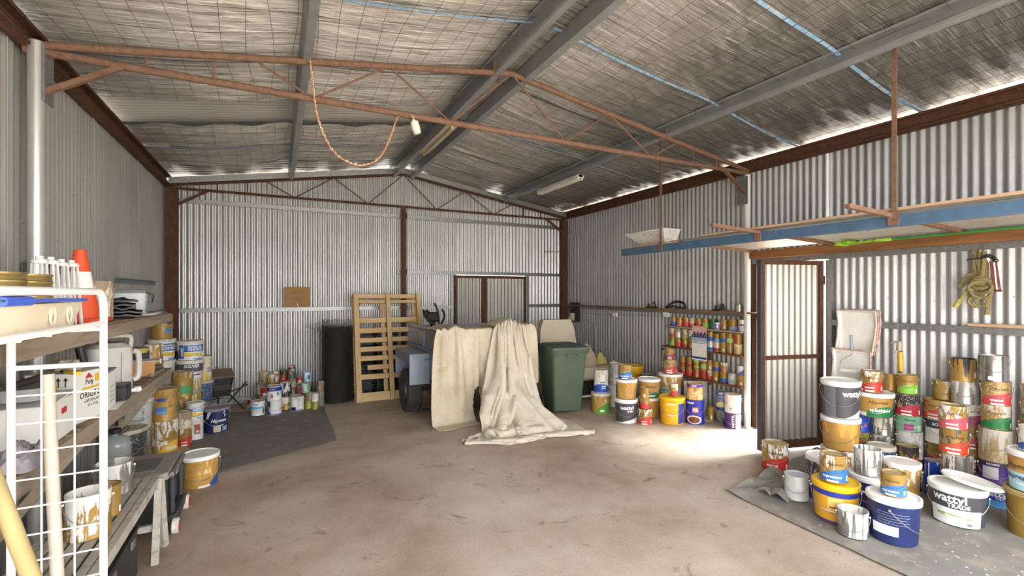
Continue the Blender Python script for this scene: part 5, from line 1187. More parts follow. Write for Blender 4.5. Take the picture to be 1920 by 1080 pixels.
# ------------------------------------------------------------------ cardboard sign
M_CARD = mat('cardboard', '#a27c4c', .85, 0, .08, 5); M_CARD2 = mat('box_board', '#b98c5a', .85, 0, .08, 5)
xa, xb = backwall(533, 8.47)[0], backwall(581, 8.47)[0]
o = thing('cardboard_sign', 'brown cardboard sign reading MENS SHED on the back wall', 'sign', ((xa + xb) / 2, 8.475, 1.515))
b = MB(); b.box((0, 0, .165), (xb - xa, .006, .33)); b.build('board', M_CARD, o)
for s, x, z, sz in (('MENS', .0, .235, .085), ('SHED!', -.0, .135, .085)):
    b = MB(); flat_text(b, s, (x, -.0045, z), (1, 0, 0), (0, 0, 1), sz, -.004, .05); b.build('lettering', flat('#5f4426'), o, smooth=False)
b = MB(); b.bbox((.01, -.012, .02), (.012, .01, .09), .003, Matrix.Rotation(R(-20), 3, 'Y')); b.build('clip', M_PLAST_W, o)
# ------------------------------------------------------------------ hanging lights
M_LAMP = mat('batten_enamel', '#dcd7cb', .4, 0, .06, 6, dirt='#b0a68f', dirt_amt=.25)
M_LAMPD = mat('batten_grimy', '#b8ac92', .5, 0, .12, 6, dirt='#7d725c', dirt_amt=.35)
M_TUBE = mat('fluorescent_tube', '#ece9e0', .3, 0, .02)
def batten(label, x, y0, y1, z, mt, nt):
    t_ = thing('fluorescent_batten', label, 'ceiling light', (x, (y0 + y1) / 2, z), 0, 'fluorescent battens under the roof'); L = y1 - y0
    b = MB(); b.bbox((0, 0, 0), (.09, L, .05), .008); b.build('housing', mt, t_)
    b = MB(); b.add([(-.07, -L / 2, -.022), (.07, -L / 2, -.022), (.045, -L / 2, .02), (-.045, -L / 2, .02), (-.07, L / 2, -.022), (.07, L / 2, -.022), (.045, L / 2, .02), (-.045, L / 2, .02)], [(0, 1, 2, 3), (7, 6, 5, 4), (3, 2, 6, 7), (1, 5, 6, 2), (0, 3, 7, 4), (0, 4, 5, 1)]); b.build('reflector', mt, t_)
    for i in range(nt):
        xx = (i - (nt - 1) / 2) * .065
        b = MB(); b.tube([(xx, -L / 2 + .03, -.045), (xx, L / 2 - .03, -.045)], .013, 10); b.build('tube', M_TUBE if nt > 1 else mt, t_)
        for e in (-1, 1): b = MB(); b.bbox((xx, e * (L / 2 - .015), -.04), (.03, .025, .045), .004); b.build('lamp_holder', mt, t_)
batten('grimy single fluorescent batten under the ridge purlin', 1.87, 5.3, 6.52, 3.765, M_LAMPD, 1)
batten('white twin fluorescent batten under the right purlin', 4.055, 5.78, 7.0, 3.50, M_LAMP, 2)
def tp(px, py, dy=0.0):
    k = (px - 960) / F_PX; d = (YT + dy) / (CT - k * ST); return Vector((d * (ST + k * CT), YT + dy, EYE + (HOR - py) / F_PX * d))
M_ORANGE = mat('orange_cord', '#d8862c', .5, 0, .08)
lp = thing('hanging_lamp', 'white cylinder lamp on a looped orange cord below the truss', 'lamp', (0, 0, 0))
c_ = catmull([tp(581, 112, -.035), tp(586, 150, -.035), tp(590, 190, -.035), tp(600, 235, -.035), tp(622, 280, -.035), tp(650, 303, -.035), tp(682, 310, -.035), tp(712, 295, -.035), tp(730, 262, -.035), tp(742, 228, -.03), tp(752, 211, 0), tp(762, 209, .035), tp(771, 217, -.03), tp(776, 224, -.03)], 8)
b = MB(); b.tube(c_, .0065, 7); b.build('cord', M_ORANGE, lp)
b = MB(); acc = 0; last = c_[0]; k = 0
for p, q in zip(c_, c_[1:]):
    acc += (q - p).length
    if acc > .024:
        acc = 0; k += 1; tdir = (q - p).normalized(); n1 = tdir.orthogonal().normalized() if k % 2 else tdir.cross(tdir.orthogonal()).normalized()
        ctr = q + Vector((0, -.013, .0)); pts = [ctr + tdir * .016 * math.cos(a) + n1 * .008 * math.sin(a) for a in [2 * math.pi * i / 8 for i in range(8)]]
        b.tube(pts, .0016, 4, closed=True)
ch = b.build('chain', M_BAIL, lp); ch['kind'] = 'stuff'
pa, pb_ = tp(775, 224, -.03), tp(783, 251, -.03); ax = (pb_ - pa).normalized()
b = MB(); b.tube([pa, pa + ax * .02, pa + ax * .022, pa + ax * .09, pa + ax * .105, pb_ - ax * .02, pb_], [.012, .02, .036, .037, .03, .034, .031], 16); b.build('lamp_body', M_LAMP, lp)
# ------------------------------------------------------------------ storage deck on the right
M_OREGON = wood('oregon_beam', '#94653a', '#6f4826', 'y', 4); M_TIMB = wood('dressed_timber', '#c9a887', '#a9866a', 'y', 4); M_TIMBX = wood('crossbar_timber', '#8a6244', '#6b4a33', 'x', 4)
dk = thing('storage_deck', 'raised storage deck of iron sheets on a blue steel beam', 'storage deck', (4.2, 2.6, 2.25))
DO = Vector((4.2, 2.6, 2.25))
def DB(nm, c_, d_, mt, bev=.003): b = MB(); b.bbox(Vector(c_) - DO, d_, bev); return b.build(nm, mt, dk)
DB('edge_beam', (4.2, 2.72, 2.295), (.05, 4.56, .088), M_BLUEP)
for y, x0 in ((3.98, 4.2), (2.98, 3.53), (1.885, 3.60), (.8, 4.2)): _c = MB(); _c.beam(Vector((x0, y, 2.337 - .045 * (x0 - 4.2))) - DO, Vector((5.5, y, 2.337 - .045 * 1.3)) - DO, .035, .03); _c.build('crossbar', M_RUSTL, dk)
DB('wall_ledger', (5.475, 2.2, 2.235), (.06, 3.75, .10), M_OREGON)
def deck_sheet(xa, xb, ya, yb, z):
    n = round((xb - xa) / PITCH * 8); b = MB(); vs = []
    for i in range(n + 1):
        x = xa + (xb - xa) * i / n; zz = z - .045 * (x - 4.2) + .009 * math.cos(2 * math.pi * (x - xa) / PITCH); vs += [(x - DO.x, ya - DO.y, zz - DO.z), (x - DO.x, yb - DO.y, zz - DO.z)]
    b.add(vs, [(2 * i, 2 * i + 2, 2 * i + 3, 2 * i + 1) for i in range(n)]); b.build('deck_sheet', M_DECK, dk, ang=80)
M_DECK = galv_wall('deck_iron', '#cfc9be', '#e0dbd1', '#b3a692')
for (ya, yb) in ((.4, 1.87), (1.87, 2.97), (2.97, 4.15)):
    for xa, xb in ((4.19, 4.82), (4.82, 5.45)): deck_sheet(xa, xb, ya, yb, 2.36)
for y, top in ((4.27, 3.66), (1.86, 3.66)):
    b = MB(); b.box((4.175 - DO.x, y - DO.y, (top + 2.26) / 2 - DO.z), (.008, .032, top - 2.26)); b.build('hanger_strap', M_RUSTL, dk)
    b = MB(); b.box((4.165 - DO.x, y - DO.y, 2.31 - DO.z), (.012, .07, .10)); b.build('strap_foot', M_RUSTL, dk)
b = MB(); b.box((4.168 - DO.x, 2.98 - DO.y, 2.29 - DO.z), (.012, .06, .08)); b.build('strap_foot', M_RUSTL, dk)
o = MB(); o.bbox((4.235, 2.1, 2.385), (.07, 3.2, .025), .003); q = o.build('timber_length', M_TIMB); tag(q, 'long pale timber batten lying along the front of the deck', 'timber')
o = MB(); o.bbox((4.30, 4.42, 2.349), (.24, .75, .016), .003); q = o.build('plank_end', M_TIMB); tag(q, 'short board at the end of the deck under the white box', 'board')
# foam box on the deck end
fb = thing('foam_box', 'battered white box with sloping side on the end of the deck', 'box', (4.32, 4.55, 2.358))
b = MB(); b.add([(-.02, -.22, 0), (.16, -.22, 0), (.16, .15, 0), (-.02, .15, 0), (-.1, -.28, .17), (.18, -.28, .17), (.18, .42, .17), (-.1, .42, .17)], [(3, 2, 1, 0), (4, 5, 6, 7), (0, 1, 5, 4), (1, 2, 6, 5), (2, 3, 7, 6), (3, 0, 4, 7)])
b.build('body', mat('scuffed_white', '#cfcac2', .7, 0, .1, 9, dirt='#9a928a', dirt_amt=.38), fb)
b = MB(); b.bbox((.04, .07, .178), (.3, .72, .016), .004); b.build('lid', mat('scuffed_top', '#dedad3', .7, 0, .08, 9, dirt='#a39b92', dirt_amt=.3), fb)
# broom lying on the ledger
br = thing('broom', 'lime green broom lying on the wall ledger under the deck', 'broom', (5.36, 2.7, 2.262))
b = MB(); b.tube([(0, 0, .01), (.0, -.5, .015)], .012, 8); b.build('handle_socket', flat('#8fc62e'), br)
b = MB(); b.tube([(0, -.3, .015), (.02, -2.1, .03)], .011, 8); b.build('handle', flat('#5f86b4'), br)
b = MB(); b.tube([(.02, -1.1, .026), (.02, -2.1, .031)], .012, 8); b.build('handle_sleeve', flat('#e5e8e0'), br)
b = MB(); b.bbox((0, .06, .01), (.26, .06, .035), .008); b.build('head', flat('#7fb02c'), br)
b = MB()
for i in range(60):
    x = -.12 + .24 * (i % 20) / 19; z = .0 + .01 * (i // 20 - 1); b.tube([(x, .08, .01 + z), (x * 1.15, .17, .0 + z * 1.5)], .0016, 3)
b.build('bristles', flat('#9fce3a'), br)['kind'] = 'stuff'
o = thing('garden_pole', 'green plastic pole lying beside the broom under the deck', 'pole', (5.30, 1.5, 2.268)); b = MB(); b.tube([(0, .9, 0), (0, -1.0, .01)], .011, 8); b.build('shaft', flat('#3f8a3c'), o); b = MB(); b.bbox((0, .95, 0), (.03, .14, .03), .006); b.build('grip', flat('#a4d33c'), o)
# ------------------------------------------------------------------ right wall fittings
yq, dq = rightwall(1078, 5.52)
M_BOARD = mat('meter_board', '#3b3430', .7, 0, .15, 8)
pn = thing('switchboard', 'dark timber switchboard by the right back corner', 'switchboard', (5.53, yq, 1.25))
b = MB(); b.bbox((-.012, 0, .1), (.025, .34, .40), .004); b.build('backing_board', M_BOARD, pn)
b = MB(); b.bbox((-.05, .05, .0), (.06, .12, .16), .01); b.build('switch_box', mat('cream_bakelite', '#cfc3a4', .5), pn)
b = MB(); b.lathe([(0, 0), (.06, 0), (.055, .05), (0, .05)], 16); b.xf(Matrix.Rotation(R(-90), 4, 'Y')); b.build('meter', M_BLK, pn, loc=(-.025, .05, .18))
b = MB(); b.bbox((-.05, .13, -.02), (.05, .07, .05), .006); b.build('plug', M_PLAST_W, pn)
M_COND = mat('conduit', '#b9b5ad', .5, 0, .06, 6)
def conduit(label, pts, r_=.010):
    b = MB(); b.tube(pts, r_, 8); o_ = b.build('conduit', M_COND); return tag(o_, label, 'conduit')
xw = 5.53
def rw(px, py):
    y, d = rightwall(px, xw); return Vector((xw, y, EYE + (HOR - py) / F_PX * d))
conduit('pale conduit running down the corner from the eave', [rw(1068, 436), rw(1078, 432), rw(1084, 438), rw(1084, 572)])
conduit('second pale conduit beside the corner post', [rw(1066, 441), rw(1074, 440), rw(1079, 446), rw(1079, 570)], .008)
conduit('conduit looping from the switchboard to the floor', [rw(1094, 599), rw(1106, 600), rw(1113, 605), rw(1117, 618), rw(1118, 690)])
conduit('horizontal conduit between the power points', [rw(1094, 587), rw(1152, 590), rw(1245, 592)], .008)
xc = backwall(1030, 8.50)[0]
conduit('short conduit on the back wall right of the door', [(xc - .14, 8.47, 2.55), (xc - .11, 8.47, 2.62), (xc + .40, 8.47, 2.64)], .012)
for i, px in enumerate((1154, 1250)):
    p = rw(px, 590); o = thing('power_point', 'white power point %s on the right wall' % ('near the bin' if i == 0 else 'beside the tin shelves'), 'power point', p)
    b = MB(); b.bbox((-.012, 0, 0), (.03, .12, .075), .005); b.build('plate', M_PLAST_W, o)
    for s_ in (-1, 1):
        b = MB(); b.bbox((-.03, s_ * .03, -.008), (.006, .03, .03), .002); b.build('socket', M_PLAST_WD, o)
M_SHELFB = wood('old_shelf', '#8d6a4a', '#6a4a30', 'y', 4); M_SHELFG = wood('grey_shelf', '#a89d90', '#8a8075', 'y', 4); M_SHELFR = wood('red_shelf', '#8a5632', '#683d20', 'y', 4)
lg = thing('wall_ledge', 'long narrow timber ledge along the right wall', 'shelf', (5.48, 6.2, 1.475))
b = MB(); b.bbox((0, -.1, .012), (.11, 4.55, .024), .003); b.build('board', M_SHELFB, lg)
b = MB(); b.bbox((.045, -.1, -.02), (.03, 4.5, .05), .003); b.build('cleat', M_GALV, lg)
def on_ledge(px): y, d = rightwall(px, 5.46); return Vector((5.46, y, 1.5))
def plane_tool(px, label, s=1.0):
    o = thing('hand_plane', label, 'hand plane', on_ledge(px)); b = MB(); b.bbox((0, 0, .012), (.05, .22 * s, .024), .004); b.build('sole', M_BLK, o)
    b = MB(); b.tube(catmull([(0, -.06 * s, .02), (0, -.075 * s, .06), (0, -.055 * s, .10)], 4), [.014] * 4 + [.012] * 5, 8); b.build('tote', M_BOARD, o)
    b = MB(); b.lathe([(0, 0), (.012, 0), (.009, .02), (.017, .04), (.012, .055), (0, .058)], 12); b.build('knob', M_BOARD, o, loc=(0, .07 * s, .02))
    b = MB(); b.bbox((0, 0, .06), (.04, .012, .1), .003, Matrix.Rotation(R(30), 3, 'X')); b.build('blade', M_GALV, o)
plane_tool(1222, 'black hand plane on the ledge left of the tin shelves'); plane_tool(1349, 'black hand plane on the ledge right of the arched tool', .9)
o = thing('arched_tool', 'dark arched tool lying on the wall ledge above the tins', 'tool', on_ledge(1271)); b = MB(); b.tube(catmull([(0, .24, .02), (0, .18, .06), (0, .06, .11), (0, -.1, .10), (0, -.15, .03)], 6), .017, 8); b.build('arch', M_BLK, o); b = MB(); b.tube(catmull([(0, .2, .018), (0, .1, .045), (0, .02, .03), (0, -.14, .02)], 6), .013, 8); b.build('grip', M_BLK, o)
o = thing('drill_bits', 'bundle of thin steel rods on the wall ledge', 'steel rods', on_ledge(1368));
for i in range(5): b = MB(); b.tube([(-.03 + .015 * i, .12, .006), (-.03 + .017 * i, -.1, .006)], .005, 6); b.build('rod', M_GALV, o)
o = thing('steel_mug', 'silver cylindrical mug at the end of the wall ledge', 'mug', on_ledge(1386)); b = MB(); b.lathe([(0, 0), (.042, 0), (.042, .095), (.039, .095), (.039, .01), (0, .01)], 20); b.build('cup', mat('bare_tin', '#bdbcb8', .35, .7, .1, 10), o)
b = MB(); b.tube(arc((0, -.042, .05), .025, R(90), R(270), 8, 'yz'), .004, 6); b.build('ear', M_GALV, o)
# tin shelves
ts = thing('tin_shelves', 'three timber wall shelves stacked with small paint tins', 'shelves', (5.46, 4.8, .5)); TO = Vector((5.46, 4.8, .5))
ye = rightwall(1392, 5.46)[0]
for z, px0, mt in ((SHZ[0], 1252, M_SHELFG), (SHZ[1], 1249, M_SHELFR), (SHZ[2], 1266, M_SHELFR)):
    ya = rightwall(px0, 5.46)[0]; yb = ye - .04 + .0
    b = MB(); b.bbox(Vector((5.452, (ya + yb) / 2, z - .012)) - TO, (.15, ya - yb, .022), .002); b.build('shelf_board', mt, ts)
for y in (ye - .02, rightwall(1256, 5.46)[0], rightwall(1325, 5.46)[0]):
    b = MB(); b.bbox(Vector((5.527, y, .86)) - TO, (.02, .035, .85), .003); b.build('upright', M_SHELFB, ts)
cal = thing('calendar', 'wall calendar with pink printed top hanging from the tin shelves', 'calendar', (5.365, rightwall(1311, 5.365)[0], .79)); 
M_PAPER = flat('#eceae6', .7)
def cal_pt(y, z, x=0): return Vector((x, y, z))
b = MB(); b.box((0, 0, .13), (.004, .255, .26)); b.build('date_sheet', M_PAPER, cal)
b = MB(); b.box((.002, .0, .36), (.004, .25, .25)); b.build('picture_sheet', flat('#d9aea6', .7), cal)
b = MB(); b.box((-.0006, .0, .285), (.001, .25, .10)); b.build('picture_sky', flat('#9db3c4', .7), cal)
b = MB(); b.box((-.0012, .0, .345), (.001, .25, .045)); b.build('picture_band', flat('#2c2f55', .7), cal)
for i in range(5): b = MB(); b.box((-.002, -.095 + .048 * i, .345), (.001, .02, .025)); b.build('picture_house', flat('#8f7f9a', .7), cal)
for i in range(4):
    y0 = .085 - .06 * i; b = MB(); b.add([(-.0012, y0 + .028, .37), (-.0012, y0 - .028, .37), (-.0012, y0, .415)], [(0, 1, 2)]); b.build('picture_gable', flat('#3a3a66', .7), cal)
b = MB(); b.box((-.0025, 0, .245), (.001, .23, .008)); b.build('title_line', flat('#3b4a70', .7), cal)
b = MB(); b.box((-.0025, 0, .035), (.001, .25, .03)); b.build('footer', flat('#24468c', .7), cal)
b = MB()
for k in range(5): b.box((-.0025, 0, .075 + .03 * k), (.001, .22, .0012))
for k in range(6): b.box((-.0025, -.105 + .042 * k, .14), (.001, .0012, .15))
b.build('date_grid', flat('#c4c2be', .7), cal)['kind'] = 'stuff'
# cardboard piece and paper below the shelves
o = thing('cardboard_piece', 'pale cardboard piece leaning behind the blue oil tin', 'cardboard', ray(1303, 6.62, 0), R(-28)); b = MB(); b.box((0, 0, .25), (.30, .006, .5), Matrix.Rotation(R(-6), 3, 'X')); b.build('panel', mat('grey_board', '#bdb6ab', .85, 0, .06), o)
o = thing('paper_sheet', 'white paper on the floor right of the blue oil tin', 'paper', flo(1325, 786)); b = MB(); b.slab(lambda u, v: Vector((.24 * (u - .5), .2 * (v - .5), .004 + .02 * (u - .3) ** 2)), 8, 6, (0, 0, -.001)); b.build('sheet', M_PAPER, o)
o = thing('steel_rod', 'thin steel rod leaning on the right wall behind the pails', 'rod', (0, 0, 0)); b = MB(); p1 = rw(1249, 655) + Vector((-.02, 0, 0)); p2 = ray(1225, 7.25, .01); b.tube([p2, p1], .008, 8); b.build('shaft', M_GALV, o); b = MB(); b.tube([p1 + Vector((-.0, .06, .0)), p1 + Vector((-.0, -.02, 0))], .012, 8); b.build('cross_handle', M_BLK, o)
# ------------------------------------------------------------------ paint trays, roller, caulking gun and rope on the right wall
M_TRAY = mat('paint_tray_white', '#e3dfd8', .45, 0, .05, 6, dirt='#c9c2b6', dirt_amt=.3); M_TRAYE = mat('paint_crust', '#b98d9c', .6, 0, .5, 18, dirt='#d8c58a', dirt_amt=.45)
def tray(label, px, py_top, wpx, hgt, depth_off, crust):
    y, d = rightwall(px, 5.50 - depth_off); z = EYE + (HOR - py_top) / F_PX * d; w_ = wpx
    o = thing('paint_tray', label, 'paint tray', (5.50 - depth_off, y, z - hgt), 0, 'paint trays hung by the side door')
    def fn(u, v):      # v 0 top .. 1 bottom well
        yy = (.5 - u) * w_ * (1 - .05 * v); zz = hgt * (1 - v)
        rim_ = .022 + .062 * sm((v - .45) / .4); x = -.012 + .010 * sm((v - .62) / .2)
        e = min(u, 1 - u); x -= rim_ * (1 - sm(e / .045)) if e < .045 else 0
        x -= (rim_ * (1 - sm(v / .04)) if v < .04 else 0) + (.085 * sm((v - .90) / .1) if v > .90 else 0)
        x = max(x, -.10)
        if .08 < v < .6 and .1 < u < .9: x -= .003 * max(0, math.sin(u * 60 + 8 * math.sin(v * 3)) * math.sin(v * 90)) * 1.5
        return Vector((x, yy, zz))
    b = MB(); b.slab(fn, 60, 60, (.004, 0, 0)); b.build('tray_shell', M_TRAY, o)
    rim = [fn(0, 0), fn(0, .3), fn(0, .6), fn(0, .8), fn(0, 1), fn(.5, 1), fn(1, 1), fn(1, .8), fn(1, .6), fn(1, .3), fn(1, 0), fn(.5, 0)]
    b = MB(); b.tube(rim, .008, 6, closed=True); b.build('crusted_rim', crust, o); return o
M_RIMW = mat('stained_rim', '#d8cdb8', .6, 0, .1, 12, dirt='#b9a24f', dirt_amt=.3)
for i, (dx, dp) in enumerate(((0, .0), (4, .035), (8, .07))):
    tray(('white paint tray nearest the wall in the hung stack', 'white paint tray in the middle of the hung stack', 'clean white paint tray in front of the hung stack')[i], 1618 - dx, 581 + i * 1, .36, .44, dp, M_RIMW if i == 2 else M_TRAYE)
tray('white paint tray crusted with purple and green paint below the others', 1600, 655, .36, .40, .16, M_TRAYE)
rl = thing('paint_roller', 'grey-blue handled paint roller resting in the crusted tray', 'paint roller', (0, 0, 0)); yR, dR = rightwall(1596, 5.20)
def rp(px, py, x=5.20): y, d = rightwall(px, x); return Vector((x, y, EYE + (HOR - py) / F_PX * d))
b = MB(); b.tube([rp(1596, 628), rp(1596, 630), rp(1596, 645), rp(1597, 654)], [.017, .015, .012, .016], 10); b.build('grip', mat('roller_grip', '#8f9bab', .5, 0, .06), rl)
b = MB(); b.tube([rp(1597, 654), rp(1598, 664), rp(1578, 674), rp(1576, 682), rp(1578, 694), rp(1590, 694)], .0045, 8); b.build('wire_frame', M_BAIL, rl)
b = MB(); b.tube([rp(1578, 694), rp(1630, 700)], .022, 14); b.build('sleeve', M_PLAST_W, rl)
cg = thing('caulking_gun', 'caulking gun with yellow cartridge hanging on the wall girt', 'caulking gun', (0, 0, 0)); XC = 5.45
def cp(px, py, x=XC): return rp(px, py, x)
b = MB(); b.tube([cp(1683, 600), cp(1685, 640)], .004, 6); b.build('plunger_rod', M_GALV, cg)
b = MB(); b.tube([cp(1688, 660), cp(1689.5, 696)], .021, 12); b.build('cartridge', flat('#e0b02c'), cg)
b = MB(); b.tube([cp(1685.5, 658), cp(1686.5, 696)], .006, 6); b.tube([cp(1693, 658), cp(1694, 696)], .004, 6); b.build('cradle', mat('worn_steel', '#b5aa95', .6, .4, .1, 14), cg)
b = MB(); b.tube([cp(1687, 640), cp(1686, 657)], .024, 10); b.build('housing', MATS['worn_steel'], cg)
b = MB(); b.tube(catmull([cp(1688, 643), cp(1678, 641), cp(1670, 643)], 4), .009, 8); b.tube(catmull([cp(1687, 652), cp(1681, 655), cp(1677, 664)], 4), .004, 6); b.build('trigger', MATS['worn_steel'], cg)
M_ROPE = mat('old_rope', '#83764c', .9, 0, .15, 60, dirt='#a39664', dirt_amt=.4, bmp=.5, bscale=150); M_ROPEG = mat('frayed_rope', '#a9a35a', .95, 0, .2, 40)
rpk = thing('rope_hank', 'knotted hank of old rope hanging from the wall girt', 'rope', (0, 0, 0)); XK = 5.44
def kp(px, py, x=XK): return rp(px, py, x)
for k, pts in enumerate(([(1832, 470), (1826, 490), (1832, 520), (1836, 545)], [(1838, 468), (1836, 495), (1838, 520), (1840, 548)], [(1846, 470), (1844, 495), (1842, 520), (1843, 548)], [(1836, 468), (1842, 482), (1850, 500), (1848, 540)])):
    b = MB(); b.tube(catmull([kp(x, y, XK - .012 * (k % 3)) for x, y in pts], 6), .016, 8); b.build('strand', M_ROPE, rpk)
for k, (cx, cy, rx_, ry_, dx_) in enumerate(((1839, 532, 20, 9, .05), (1838, 539, 22, 11, .065), (1840, 547, 19, 12, .04), (1838, 526, 16, 7, .03), (1842, 556, 14, 18, .02), (1834, 565, 18, 10, .03))):
    pts = [kp(cx + rx_ * math.cos(a), cy + ry_ * math.sin(a) * (1 if k < 4 else 1), XK - dx_ * (.4 + .6 * abs(math.sin(a + k))) ) for a in [2 * math.pi * i / 20 for i in range(20)]]
    b = MB(); b.tube(pts, .0135, 8, closed=True); b.build('coil', M_ROPE, rpk)
b = MB(); b.tube([kp(1838, 470, 5.40), kp(1838, 468, 5.53)], .006, 8); b.build('hanging_nail', M_GALV, rpk)
b = MB(); b.tube(catmull([kp(1820, 512), kp(1808, 522), kp(1799, 538), kp(1806, 536), kp(1822, 515), kp(1842, 500), kp(1852, 492)], 6), .011, 8); b.build('loop', M_ROPE, rpk)
b = MB(); b.tube(catmull([kp(1851, 520), kp(1856, 545), kp(1853, 565), kp(1850, 590)], 6), [.014] * 14 + [.02] * 5, 8); b.build('tail', M_ROPE, rpk)
b = MB(); b.tube(catmull([kp(1816, 540), kp(1806, 556), kp(1797, 566), kp(1790, 576)], 6), [.014] * 10 + [.022] * 9, 8); b.build('frayed_tail', M_ROPEG, rpk)
hk = thing('spring_balance', 'rusty metal fitting with chain hanging beside the rope', 'metal fitting', (0, 0, 0)); M_RED = mat('red_rust', '#7d3a2c', .6, .3, .2, 12)
for dx in (-5, 5): b = MB(); b.tube([kp(1862 + dx, 490, XK - .03), kp(1870 + dx, 544, XK - .03)], .007, 6); b.build('side_bar', M_RED, hk)
b = MB(); b.tube([kp(1864, 492, XK - .03), kp(1869, 543, XK - .03)], .009, 8); b.build('centre_tube', M_BAIL, hk)
b = MB(); b.tube([kp(1864, 545, XK - .03), kp(1878, 545, XK - .03)], .009, 8); b.build('end_bar', M_RED, hk)
for i in range(7):
    ctr = kp(1848 + 3.2 * i, 480 - 3 * math.sin(i * .6) + 1.2 * i, XK - .045); pts = [ctr + Vector((.006 * math.cos(a) * (i % 2), .016 * math.cos(a), .012 * math.sin(a))) for a in [2 * math.pi * j / 8 for j in range(8)]]
    b = MB(); b.tube(pts, .004, 6, closed=True); b.build('link', M_BLK, hk)
b = MB(); b.tube(catmull([kp(1855, 481, XK - .04), kp(1840, 484, XK - .05), kp(1813, 487, XK - .05)], 4), .007, 6); b.build('hook', M_BLK, hk)
o = MB(); yA, yB_ = rightwall(1815, 5.5)[0], rightwall(1960, 5.5)[0]; o.bbox((5.50, (yA + yB_) / 2, 1.468), (.035, yA - yB_, .03), .003); q = o.build('timber_stick', M_TIMB); tag(q, 'thin timber stick lying on the right wall girt', 'timber')
# ------------------------------------------------------------------ left wall shelving
def lx(px, X): k = (px - 960) / F_PX; return X / (ST + k * CT)
def onshelf(px, z, X=-1.13): return ray(px, lx(px, X), z)
M_OLDT = wood('weathered_timber', '#a3947f', '#7f7262', 'y', 4); M_OLDX = wood('weathered_slat', '#8f7a62', '#6c5a47', 'x', 4)
sv = thing('timber_shelving', 'two-tier weathered timber shelving along the left wall', 'shelving', (-1.13, 3.4, 0)); SO = Vector((-1.13, 3.4, 0))
ZT, ZL = 1.54, .985
for z, hb, xf in ((ZT, .085, -.975), (ZL, .10, -.975)):
    b = MB(); b.bbox(Vector((xf, 3.45, z - hb / 2 + .005)) - SO, (.035, 4.7, hb), .004); b.build('front_beam', M_OLDT, sv)
    b = MB(); b.bbox(Vector((-1.31, 3.45, z - hb / 2 + .0)) - SO, (.035, 4.7, hb - .01), .004); b.build('back_beam', M_OLDT, sv)
    rs = random.Random(int(z * 10)); y = 1.16
    while y < 5.75:
        w_ = rs.uniform(.075, .10); b = MB(); b.bbox(Vector((-1.145, y, z + .008)) - SO, (.355, w_, .016), .002); b.build('slat', M_OLDX, sv); y += .125 if z < 1.2 else .102
for y in (1.3, 3.4, 5.72):
    for x in (-1.31, ):
        b = MB(); b.bbox(Vector((x - .03, y, .78)) - SO, (.04, .07, 1.56), .004); b.build('upright', M_OLDT, sv)
for y in (1.25, 3.42, 5.35):
    b = MB(); b.beam(Vector((-.985, y, ZL - .08)) - SO, Vector((-1.32, y, .45)) - SO, .035, .05); b.build('bracket', M_OLDT, sv)
zt, zl = ZT + .0165, ZL + .0165
# top shelf
M_BRASS = mat('gold_lids', '#a8935c', .35, .6, .15, 10)
for s_, px in ((0, -8), (1, 48)):
    for k in range(8):
        o = thing('stacked_lid', 'gold tin lid, %s up in the %s stack behind the plastic tub' % (ORD[k], ('left', 'right')[s_]), 'tin lid', onshelf(px, zt + .036 * k, -1.12), 0, 'stacked gold tin lids')  # pressed gold lids off tins, each drawn extra thick
        b = MB(); b.lathe([(0, 0), (.095, 0), (.098, .006), (.094, .018), (.1, .026), (.1, .034), (.09, .035), (.086, .03), (0, .03)], 24); b.build('tin_shell', M_BRASS, o)
M_WPL = mat('white_wire_stand', '#e4e3e0', .45, 0, .04)
for k, px in enumerate((74, 95, 115, 134)):
    o = thing('wire_stand', 'white plastic legged stand, %s from the left beside the cone' % ORD[k], 'stand', onshelf(px, zt, -1.13 + .02 * (k % 2)), 0, 'white legged stands on the top shelf')
    b = MB(); b.lathe([(0, .35), (.034, .35), (.036, .362), (.03, .372), (.016, .375), (.016, .39), (0, .392)], 14); b.build('cap', M_WPL, o)
    for i in range(7):
        a = 2 * math.pi * i / 7; b = MB(); b.tube([(.028 * math.cos(a), .028 * math.sin(a), .355), (.05 * math.cos(a), .05 * math.sin(a), .003)], .005, 5); b.build('leg', M_WPL, o)
cn = thing('traffic_cone', 'orange traffic cone with white band on the top shelf', 'traffic cone', onshelf(150, zt, -1.14)); M_CONE = mat('cone_orange', '#e0552b', .55, 0, .06)
def cr(z): return .108 - .078 * (z / .47)
for nm, z0, z1, mt in (('lower_body', .03, .22, M_CONE), ('white_band', .22, .33, M_PLAST_W), ('upper_body', .33, .47, M_CONE)):
    b = MB(); b.lathe([(cr(z0), z0), (cr(z1), z1)] + ([(cr(z1) - .01, z1 + .003), (0, z1 - .01)] if z1 > .4 else []), 24); b.build(nm, mt, cn)
b = MB(); b.bbox((0, 0, .015), (.27, .27, .03), .01); b.build('base', M_CONE, cn)
o = can('cream', onshelf(183, zt, -1.12), .085, .275, .3, 'cream and dark tin beside the traffic cone'); 
bk = thing('folded_bags', 'stack of folded black plastic bags on the top shelf', 'bags', onshelf(219, zt, -1.10), R(12))
for i in range(5):
    def fb_(u, v, i=i): 
        rr = random.Random(i); return Vector(((u - .5) * (.30 - .02 * i) + .02 * math.sin(i * 2), (v - .5) * (.26 - .015 * i), .026 + .027 * i + .014 * mn.noise(Vector((u * 5, v * 5, i * 3))) + .018 * math.sin(math.pi * u) * math.sin(math.pi * v)))
    b = MB(); b.slab(fb_, 16, 14, (0, 0, -.012)); b.build('bag', M_BLK, bk)
o = thing('paper_bundle', 'loose white papers at the end of the top shelf', 'papers', onshelf(262, zt, -1.02), R(15))
